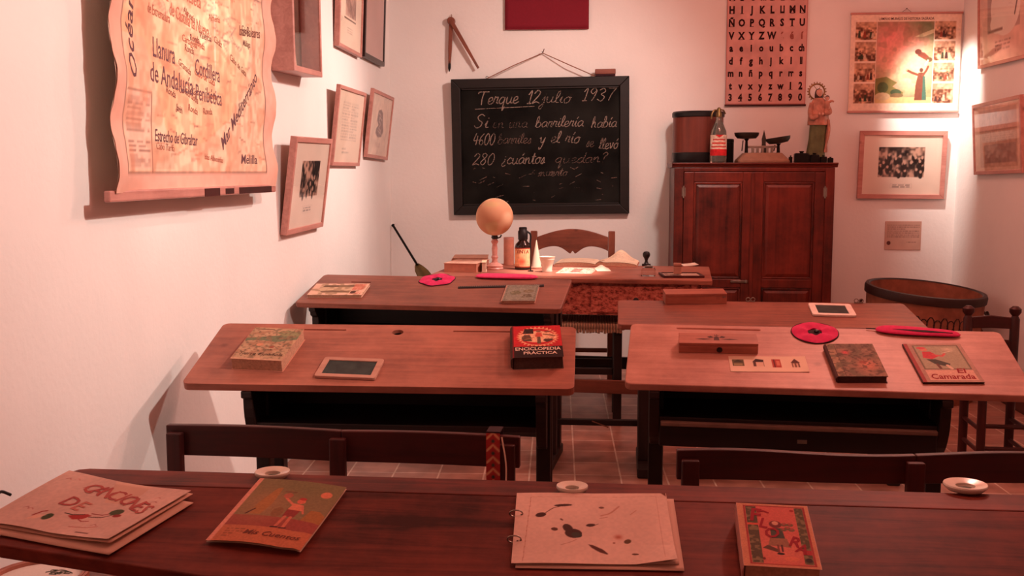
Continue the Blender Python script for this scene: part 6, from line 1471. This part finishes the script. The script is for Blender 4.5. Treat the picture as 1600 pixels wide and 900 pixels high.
book('worn_book', 'worn grey-brown hardback with a faded flower cover, middle of the pale desk', 'book', R2['M'], (1310, 588), (1388, 588), (1279, 537), 0.024, c_grey, cover_mat=M['box_dark'], page_mat=M['pages_dark'], group='old schoolbooks on the desks')
def c_cam(w, h):
    cv = Cv(130, int(130*h/w), (176, 138, 122)); cv.noise(8, 0.05, 2); cv.rect(0, 0, 0.07, 1, (160, 72, 70)); cv.rect(0.14, 0.32, 0.93, 0.95, (120, 108, 88)); cv.rect(0.165, 0.34, 0.905, 0.93, (168, 156, 130)); cv.rect(0.14, 0.05, 0.93, 0.30, (214, 166, 146)); cv.soft(0.72, 0.84, 0.12, 0.08, (206, 186, 160), 0.9)
    cv.poly([(0.22, 0.62), (0.36, 0.58), (0.50, 0.66), (0.40, 0.78), (0.26, 0.78)], (196, 66, 74)); cv.ell(0.30, 0.84, 0.07, 0.065, (206, 130, 106)); cv.ell(0.27, 0.88, 0.08, 0.04, (206, 84, 90)); cv.line([(0.42, 0.70), (0.56, 0.66), (0.62, 0.72)], 0.045, (206, 96, 92)); cv.poly([(0.26, 0.58), (0.42, 0.58), (0.62, 0.46), (0.58, 0.38), (0.36, 0.46)], (74, 72, 62)); cv.line([(0.56, 0.42), (0.60, 0.34)], 0.06, (216, 186, 160)); cv.line([(0.4, 0.45), (0.42, 0.35)], 0.05, (110, 70, 60)); cv.line([(0.58, 0.74), (0.78, 0.80)], 0.02, (214, 196, 170)); cv.noise(50, 0.05, 3)
    return cv, [T2('El', h*0.16, w*0.72, h*0.27, (150, 40, 44), 0, 0.02, 0.1), T2('Camarada', h*0.17, w*0.53, h*0.13, (150, 40, 44), 0, 0.02, 0.1, w*0.72)]
book('thin_book', 'thin illustrated reading book with red title letters at the right of the pale desk', 'book', R2['M'], (1443, 597), (1539, 597), (1406, 537), 0.008, c_cam, cover_mat=M['box_dark'], group='old schoolbooks on the desks', rounding=False)
def c_mag(w, h):
    cv = Cv(130, int(130*h/w), (226, 182, 158)); cv.noise(8, 0.04, 2); cv.rect(0.16, 0.18, 0.74, 0.86, (206, 172, 140)); cv.poly([(0.16, 0.68), (0.76, 0.72), (0.78, 0.86), (0.2, 0.84)], (110, 84, 66)); cv.poly([(0.18, 0.34), (0.4, 0.42), (0.72, 0.36), (0.74, 0.24), (0.24, 0.22)], (126, 98, 78)); cv.blot(14, 0.55, (150, 118, 90), 0.6, 4); cv.rect(0.74, 0.48, 0.95, 0.94, (206, 120, 96), 0.6); cv.lines_of_text(0.75, 0.95, 0.1, 0.94, 8, (190, 80, 66), 0.8, 3)
    cv.ell(0.8, 0.26, 0.05, 0.08, (90, 60, 50)); return cv, ()
book('magazine', 'pale illustrated magazine on the brown left desk behind the reddish one', 'magazine', L1['M'], (479, 461), (565, 461), (495, 443), 0.012, c_mag, cover_mat=M['paper'], page_mat=M['pages'], hard=False, spine='none')
def c_green(w, h):
    cv = Cv(110, int(110*h/w), (122, 110, 96)); cv.noise(8, 0.06, 2); cv.rect(0.05, 0.06, 0.95, 0.94, (96, 84, 72)); cv.rect(0.07, 0.08, 0.93, 0.92, (128, 118, 102)); cv.ell(0.34, 0.5, 0.17, 0.2, (106, 96, 72)); cv.ell(0.72, 0.6, 0.16, 0.14, (112, 92, 68)); cv.poly([(0.55, 0.2), (0.9, 0.24), (0.8, 0.44), (0.6, 0.4)], (96, 80, 62)); cv.blot(24, 0.55, (160, 146, 128), 0.5, 3); cv.lines_of_text(0.15, 0.85, 0.82, 0.9, 1, (80, 60, 50), 0.9, 4); return cv, ()
book('small_booklet', 'small grey-green booklet lying over the ruler on the brown left desk', 'booklet', L1['M'], (784, 470), (836, 470), (785, 445), 0.014, c_green, cover_mat=M['slate_wood'], page_mat=M['pages'], group='old schoolbooks on the desks')
def strip_art(w, h):
    cv = Cv(170, max(40, int(170*h/w)), (226, 192, 168)); cv.noise(6, 0.03, 3)
    cv.rect(0.04, 0.36, 0.19, 0.78, (100, 86, 60)); cv.poly([(0.05, 0.6), (0.12, 0.78), (0.19, 0.6)], (66, 58, 44)); cv.rect(0.06, 0.40, 0.17, 0.52, (150, 130, 92))
    cv.rect(0.31, 0.34, 0.44, 0.72, (216, 176, 152)); cv.poly([(0.30, 0.62), (0.35, 0.82), (0.45, 0.76), (0.44, 0.62)], (58, 34, 32)); cv.rect(0.31, 0.34, 0.345, 0.66, (84, 50, 42)); cv.rect(0.44, 0.34, 0.448, 0.7, (90, 60, 52))
    cv.rect(0.55, 0.28, 0.665, 0.80, (176, 70, 58)); cv.rect(0.57, 0.28, 0.59, 0.80, (110, 34, 36)); cv.rect(0.61, 0.4, 0.65, 0.7, (206, 120, 96))
    cv.rect(0.80, 0.30, 0.90, 0.60, (120, 74, 58)); cv.poly([(0.79, 0.58), (0.85, 0.84), (0.91, 0.58)], (86, 44, 38)); cv.rect(0.815, 0.30, 0.835, 0.54, (206, 166, 140)); cv.rect(0.86, 0.30, 0.88, 0.54, (206, 166, 140)); return cv, ()
loose('picture_strip', 'cream card strip with four small pictures on the pale desk', 'card', R2['M'], (1142, 581), (1265, 582), (1136, 557), strip_art, zf=lambda u, v: 0.004*(np.clip(u-0.8, 0, 1)*3)**2+0.0003, thick=0.0008)

# ---- the long front desk
rs = random.Random(2)
def stack_art(w, h):
    cv = Cv(200, int(200*h/w), (220, 188, 174)); cv.noise(6, 0.04, 3)
    cols = [(188, 104, 96), (200, 128, 116), (178, 92, 88), (170, 100, 90)]
    for k, (x, y) in enumerate([(0.10, 0.86), (0.16, 0.88), (0.30, 0.78), (0.16, 0.30), (0.20, 0.29), (0.86, 0.80), (0.88, 0.72), (0.74, 0.22)]): cv.blot(3, 2, (0, 0, 0), 0, 1); cv.line([(x-0.02, y-0.01), (x, y+0.015), (x+0.02, y-0.008)], 0.006, cols[k % 4], 0.8)
    cv.ell(0.58, 0.34, 0.025, 0.03, (176, 66, 60)); cv.poly([(0.48, 0.30), (0.56, 0.38), (0.62, 0.37), (0.60, 0.29), (0.54, 0.26)], (176, 60, 56)); cv.line([(0.44, 0.33), (0.50, 0.33), (0.56, 0.37)], 0.010, (70, 56, 44)); cv.line([(0.60, 0.40), (0.68, 0.40), (0.72, 0.46)], 0.010, (150, 54, 50)); cv.line([(0.62, 0.34), (0.70, 0.36), (0.74, 0.42)], 0.010, (96, 60, 50)); cv.line([(0.56, 0.29), (0.62, 0.25), (0.66, 0.27)], 0.008, (160, 60, 56))
    cv.ell(0.74, 0.48, 0.045, 0.04, (84, 92, 62)); cv.ell(0.38, 0.22, 0.03, 0.04, (72, 84, 56)); cv.line([(0.28, 0.20), (0.30, 0.28), (0.32, 0.30)], 0.014, (160, 60, 54)); cv.poly([(0.27, 0.12), (0.33, 0.16), (0.36, 0.24), (0.30, 0.22)], (232, 190, 168)); cv.ell(0.78, 0.42, 0.03, 0.02, (150, 56, 52)); cv.line([(0.60, 0.14), (0.72, 0.16), (0.78, 0.20)], 0.008, (176, 90, 76), 0.7); cv.rect(0.70, 0.06, 0.80, 0.075, (96, 60, 54), 0.7); cv.noise(60, 0.03, 5)
    tx = []
    for i, c in enumerate('CANCIONES'):
        t = i/8; x = w*(0.34+0.56*t); y = h*(0.78-0.22*t-0.10*sin(pi*t)*-0.6); tx.append(T2(c, 0.045, x, y, cols[(i*2) % 4], -14-8*t, 0.014))
    tx += [T2('D', 0.045, w*0.36, h*0.50, cols[2], -8, 0.012), T2('E', 0.045, w*0.46, h*0.47, cols[1], -10, 0.012)]
    return cv, tx
curl = lambda u, v: 0.005+0.016*np.clip(u-0.55, 0, 1)*(1-v)*2+0.004*np.sin(u*5+v*2)
FL_, FR_, BL_ = (-30, 822), (172, 858), (110, 745)
loose('song_sheet_stack', 'stack of large pinkish sheets with a hand-coloured title, on the long front desk', 'papers', FM, FL_, FR_, BL_, stack_art, zf=curl, lift=0.006)
stk = bpy.data.objects['song_sheet_stack']
A0, B0, C0 = (on_plane(*p, FM) for p in (FL_, FR_, BL_)); sw = (B0-A0).length; q_ = C0-A0; ss = atan2(B0.y-A0.y, B0.x-A0.x); sh = -q_.x*sin(ss)+q_.y*cos(ss)
for k, (dx, dy, rt, ex) in enumerate([(0.001, -0.003, 0.3, 0.004), (0.006, -0.018, -1.0, 0.010)]):
    cv = Cv(30, 20, (216, 178, 158)); cv.noise(6, 0.04, k)
    o = sheet('under_sheet', stk, sw+ex, sh, cv, (), zf=lambda u, v, k=k: 0.0+0.003-0.002*k+(0.010-0.007*k)*np.clip(u-0.6, 0, 1)*(1-v)*2)
    o.matrix_local = Matrix.Translation((dx, dy, -0.001-0.0015*k)) @ Matrix.Rotation(R(rt), 4, 'Z')
    so = o.modifiers.new('thick', 'SOLIDIFY'); so.thickness = 0.0012
D0 = on_plane(300, 776, FM); rx_ = (Matrix.Rotation(-ss, 4, 'Z') @ (D0-A0)); sk_x, sk_y = rx_.x-sw, rx_.y-sh; bl_ = Matrix.Rotation(-ss, 4, 'Z') @ (C0-A0)
for o in [c for c in bpy.data.objects if c.parent == stk and c.type == 'MESH']:       # hand-cut sheets, not quite square
    for v in o.data.vertices:
        u_, w_ = v.co.x/sw, v.co.y/sh
        v.co.x += w_*((1-u_)*bl_.x+u_*sk_x); v.co.y += w_*u_*sk_y
    o.data.update()
MB().tube(catmull([(0.0, sh*0.42, 0.012), (-0.02, sh*0.42, 0.016), (-0.035, sh*0.43, 0.006)], 4), 0.003, 6).build('binding_cord', M['ink'], stk, True)
def comic_art(w, h):
    cv = Cv(170, int(170*h/w), (158, 128, 96)); cv.noise(8, 0.06, 2)
    cv.rect(0, 0, 1, 0.24, (196, 118, 84)); cv.rect(0, 0.24, 1, 0.40, (160, 82, 72)); cv.rect(0, 0.40, 1, 1, (140, 122, 88)); cv.soft(0.3, 0.6, 0.3, 0.4, (172, 128, 92), 0.8); cv.soft(0.62, 0.92, 0.7, 0.25, (128, 120, 84), 0.9)
    cv.poly([(0.22, 0.42), (0.22, 0.58), (0.30, 0.84), (0.36, 0.86), (0.38, 0.6), (0.34, 0.42)], (176, 124, 76)); cv.ell(0.50, 0.47, 0.06, 0.09, (146, 106, 74)); cv.poly([(0.78, 0.40), (0.82, 0.56), (0.92, 0.56), (1, 0.5), (1, 0.38)], (170, 116, 68)); cv.ell(0.86, 0.82, 0.06, 0.06, (222, 136, 104))
    cv.line([(0.18, 0.42), (0.24, 0.50)], 0.018, (84, 48, 46)); cv.poly([(0.58, 0.42), (0.70, 0.42), (0.72, 0.54), (0.58, 0.54)], (150, 66, 62)); cv.poly([(0.58, 0.53), (0.73, 0.53), (0.71, 0.62), (0.60, 0.63)], (226, 140, 108)); cv.ell(0.66, 0.67, 0.045, 0.045, (222, 120, 96)); cv.ell(0.66, 0.71, 0.04, 0.025, (186, 70, 62))
    cv.line([(0.60, 0.61), (0.53, 0.66), (0.48, 0.70)], 0.028, (222, 132, 104)); cv.ell(0.48, 0.74, 0.05, 0.05, (190, 104, 84), 0.8); cv.line([(0.42, 0.80), (0.54, 0.80)], 0.018, (120, 84, 66), 0.8); cv.line([(0.61, 0.42), (0.59, 0.27)], 0.035, (206, 120, 96)); cv.line([(0.67, 0.42), (0.67, 0.27)], 0.035, (206, 120, 96)); cv.line([(0.55, 0.25), (0.61, 0.26)], 0.02, (72, 44, 40)); cv.line([(0.64, 0.25), (0.70, 0.26)], 0.02, (72, 44, 40)); cv.line([(0.71, 0.6), (0.76, 0.50)], 0.022, (214, 124, 100))
    cv.rect(0, 0, 0.055, 1, (226, 158, 136)); cv.lines_of_text(0.12, 0.32, 0.06, 0.20, 4, (120, 74, 56), 0.6, 4); cv.noise(60, 0.05, 7)
    return cv, [T2('Mis Cuentos', h*0.09, w*0.62, h*0.14, (120, 66, 54), 0, 0.01, 0.25, w*0.6)]
loose('picture_storybook', 'thin storybook with a figure under a sun on its cover, on the front desk', 'book', FM, (322, 850), (470, 868), (401, 752), comic_art, zf=lambda u, v: 0.006+0.007*np.sin(np.clip(u, 0, 1)*pi)*(1-0.5*v)+0.006*np.clip(u-0.8, 0, 1)*5*(1-v)**2-0.004*np.clip(u-0.92, 0, 1)*10*(1-v), lift=0.002, thick=0.004)
def herb_art(w, h):
    cv = Cv(210, int(210*h/w), (222, 190, 174)); cv.noise(5, 0.035, 4); br = (74, 44, 36); dk_ = (96, 60, 46)
    cv.line([(0.07, 0.03), (0.10, 0.93)], 0.003, (178, 118, 98)); cv.line([(0.93, 0.06), (0.93, 0.95)], 0.003, (178, 118, 98), 0.7); cv.line([(0.10, 0.93), (0.93, 0.95)], 0.003, (190, 132, 110), 0.7)
    cv.ell(0.17, 0.66, 0.036, 0.026, br, 1, 25); cv.line(catmull([(0.20, 0.69), (0.25, 0.76), (0.30, 0.79)], 6), 0.006, dk_); cv.ell(0.315, 0.805, 0.06, 0.014, br, 1, 6); cv.line([(0.30, 0.60), (0.31, 0.585)], 0.012, dk_)
    cv.ell(0.26, 0.455, 0.022, 0.018, dk_, 1, -20); cv.ell(0.345, 0.47, 0.030, 0.05, br, 1, 20); cv.ell(0.38, 0.40, 0.055, 0.050, br, 1, -25); cv.ell(0.40, 0.38, 0.035, 0.028, (64, 60, 52), 1, -25)
    cv.ell(0.49, 0.52, 0.030, 0.017, br, 1, 12); cv.line([(0.52, 0.525), (0.54, 0.54)], 0.005, dk_); cv.poly([(0.47, 0.255), (0.50, 0.245), (0.56, 0.19), (0.59, 0.135), (0.585, 0.125), (0.54, 0.15), (0.49, 0.21)], (92, 50, 40))
    cv.ell(0.565, 0.78, 0.018, 0.012, dk_, 0.8); cv.line(catmull([(0.56, 0.66), (0.62, 0.70), (0.68, 0.80)], 5), 0.012, (176, 110, 88), 0.6); cv.line([(0.55, 0.62), (0.60, 0.64)], 0.006, (150, 90, 72), 0.6); cv.line([(0.75, 0.68), (0.79, 0.74)], 0.006, (176, 110, 88), 0.6)
    cv.soft(0.66, 0.36, 0.03, 0.03, (180, 100, 80), 0.9); cv.ell(0.715, 0.30, 0.020, 0.026, (96, 68, 44), 1, -35); cv.ell(0.63, 0.28, 0.008, 0.008, (150, 90, 70)); cv.ell(0.755, 0.13, 0.022, 0.009, dk_, 1, -8); cv.line(catmull([(0.30, 0.24), (0.36, 0.28), (0.40, 0.32)], 5), 0.005, (160, 104, 84), 0.6)
    cv.ell(0.045, 0.665, 0.007, 0.009, (60, 34, 30)); cv.ell(0.05, 0.30, 0.007, 0.009, (60, 34, 30)); cv.ell(0.03, 0.295, 0.007, 0.007, (60, 34, 30)); cv.poly([(0.965, 1), (1, 1), (1, 0.94)], (110, 60, 48)); cv.noise(60, 0.025, 6); return cv, ()
HFL, HFR, HBL = (799, 886), (1058, 888), (811, 776)
loose('herbarium_sheet', 'pinkish sheets with dried leaves mounted on them at the middle of the front desk', 'papers', FM, HFL, HFR, HBL, herb_art, zf=lambda u, v: 0.004+0.014*np.clip(u-0.75, 0, 1)*4*np.clip(0.25-v, 0, 1)*3.0+0.001*np.sin(u*7), lift=0.004)
hb = bpy.data.objects['herbarium_sheet']; A0, B0, C0 = (on_plane(*p, FM) for p in (HFL, HFR, HBL)); hw_ = (B0-A0).length; hh_ = (C0-A0).length
for k in range(2):
    cv = Cv(30, 24, (212, 176, 158)); o = sheet('under_sheet', hb, hw_+0.004*k, hh_, cv, (), zf=lambda u, v, k=k: 0.002-0.002*k+0*u); o.matrix_local = Matrix.Translation((0.004+0.003*k, -0.004-0.003*k+0.006*(1-k), -0.0005)) @ Matrix.Rotation(R(0.6-1.5*k), 4, 'Z'); so = o.modifiers.new('thick', 'SOLIDIFY'); so.thickness = 0.0008
for y in (0.30, 0.665): MB().tube([(hw_*0.05-0.012+0.012*cos(a), hh_*y, 0.0065+0.007*sin(a)) for a in np.linspace(0, 2*pi, 16, endpoint=False)], 0.0013, 6, closed=True).build('binder_ring', M['metal'], hb, True)
def flora_art(w, h):
    cv = Cv(150, int(150*h/w), (198, 136, 104)); cv.noise(8, 0.05, 2); cv.rect(0.09, 0.03, 0.945, 0.97, (150, 48, 46)); cv.rect(0.115, 0.045, 0.92, 0.955, (200, 98, 86)); cv.soft(0.5, 0.25, 0.5, 0.4, (212, 122, 102), 0.8)
    cv.rect(0.12, 0.05, 0.265, 0.95, (84, 72, 50)); cv.rect(0.80, 0.06, 0.915, 0.95, (88, 78, 52)); cv.blot(22, 0.5, (120, 104, 70), 0.0, 1)
    f = cv.field(26, 5); m = ((cv.X > 0.12) & (cv.X < 0.265) | (cv.X > 0.80) & (cv.X < 0.915)) & (cv.Y > 0.05) & (cv.Y < 0.95); cv.put(m*np.clip((f-0.5)*5, 0, 1), (140, 120, 84), 0.8)
    cv.rect(0.12, 0.64, 0.27, 0.67, (206, 84, 64)); cv.ell(0.86, 0.12, 0.045, 0.05, (50, 34, 26)); cv.rect(0.80, 0.2, 0.915, 0.27, (170, 50, 56)); cv.ell(0.76, 0.90, 0.03, 0.03, (160, 44, 40)); cv.ell(0.28, 0.12, 0.02, 0.03, (120, 50, 40))
    cv.poly([(0.28, 0.28), (0.48, 0.22), (0.50, 0.26), (0.36, 0.33)], (96, 62, 46)); cv.ell(0.50, 0.66, 0.085, 0.09, (110, 40, 40)); cv.ell(0.50, 0.68, 0.045, 0.05, (206, 150, 124)); cv.poly([(0.42, 0.60), (0.58, 0.60), (0.60, 0.44), (0.42, 0.44)], (70, 72, 60)); cv.poly([(0.40, 0.44), (0.62, 0.44), (0.66, 0.30), (0.36, 0.32)], (150, 104, 80)); cv.line([(0.49, 0.33), (0.49, 0.22)], 0.03, (120, 60, 52)); cv.line([(0.54, 0.33), (0.54, 0.24)], 0.03, (84, 40, 40)); cv.ell(0.51, 0.20, 0.05, 0.025, (40, 26, 24))
    for dx, dy in ((0.62, 0.66), (0.70, 0.66), (0.66, 0.60), (0.71, 0.58), (0.60, 0.58)): cv.ell(dx, dy, 0.045, 0.04, (112, 92, 62)); cv.ell(dx, dy+0.01, 0.02, 0.02, (170, 70, 66))
    cv.ell(0.64, 0.13, 0.10, 0.05, (216, 120, 92), 0.8); cv.noise(60, 0.05, 4)
    rd = (150, 22, 38); tx = []
    for c, x, y, s, q in (('F', 0.24, 0.79, 0.30, -8), ('L', 0.34, 0.66, 0.22, -14), ('O', 0.43, 0.51, 0.22, -18), ('R', 0.72, 0.38, 0.22, -20), ('A', 0.80, 0.28, 0.20, -22)): tx.append(T2(c, h*s, w*x, h*y, rd, q, 0.022, sx=0.75))
    tx.append((lambda v: (v, [tuple(range(len(v)))], rd))(np.array([(w*0.27, h*0.86), (w*0.36, h*0.885), (w*0.44, h*0.85), (w*0.435, h*0.83), (w*0.36, h*0.86), (w*0.27, h*0.84)])))
    return cv, tx
book('thick_book', 'thick reddish book with green side bands and red diagonal letters on the front desk', 'book', FM, (1162, 883), (1285, 890), (1171, 786), 0.040, flora_art, cover_mat=M['frame'], page_mat=M['pages'], hard=False, rounding=False, group='old schoolbooks on the desks')

def china_well(label, px, py, wpx):
    p = on_plane(px, py, FLM); w = FLM @ p; r = wpx/2/FOC*(w-_c).length
    t = thing('china_inkwell', label, 'inkwell', w+Vector((0, 0, 0.0005)), (0, 0, fyaw+random.random()), group='white china inkwells along the front desk')
    MB().lathe([(r*0.55, 0.0), (r*0.8, 0.002), (r*0.98, 0.009), (r, 0.012), (r*0.97, 0.0145), (r*0.62, 0.012), (r*0.44, 0.010), (r*0.42, 0.005), (r*0.3, 0.003)], 40, cap=True).build('dish', M['china'], t, True)
    MB().lathe([(r*0.40, 0.0042), (r*0.3, 0.0056), (0.001, 0.0060)], 28).build('dried_ink', M['ink_residue'], t, True)
china_well('white china inkwell with dried ink just above the storybook on the front desk', 426, 747, 53)
china_well('white china inkwell half hidden behind the leaf-mounted sheets', 894, 770, 49)
china_well('white china inkwell alone at the right end of the front desk', 1508, 767, 60)

# embroidery hoop on the small stool
hp = on_z(60, 908, hz)
e = thing('embroidery_hoop', 'round wooden embroidery hoop with white stitched linen at the bottom left under the desk', 'embroidery hoop', (hp.x, hp.y, hz+0.0006))
r = 0.098
for nm, q in (('outer_hoop', r), ('inner_hoop', r-0.0075)):
    MB().lathe([(q-0.003, 0.0), (q+0.003, 0.0), (q+0.003, 0.014), (q-0.003, 0.014), (q-0.003, 0.0)], 56, cap=False).build(nm, M['hoop'], e, True)
ln = MB().lathe([(r-0.011, 0.006), (0.001, 0.0068)], 56, cap=False).build('linen', M['linen'], e, True)
ms = MB(); rs = random.Random(4)
for k in range(7):
    cx, cy = 0.035+rs.uniform(-0.025, 0.025), 0.045+rs.uniform(-0.025, 0.025); ms.tube([(cx+0.007*cos(a), cy+0.007*sin(a)*(1+0.5*cos(2*a)), 0.0073) for a in np.linspace(0, 2*pi, 10, endpoint=False)], 0.0008, 5, closed=True)
ms.tube(catmull([(0.0, 0.03, 0.0073), (0.03, 0.045, 0.0073), (0.06, 0.03, 0.0073)], 6), 0.0009, 5); ms.build('embroidery', M['ink_residue'], e)
MB().tube([(r+0.003, -0.004, 0.007), (r+0.02, -0.004, 0.007)], 0.003, 8).lathe([(0.004, -0.005), (0.004, 0.005)], 12, (r+0.02, -0.004, 0.007)).build('tension_screw', M['brass'], e, True)
bpy.context.view_layer.update()
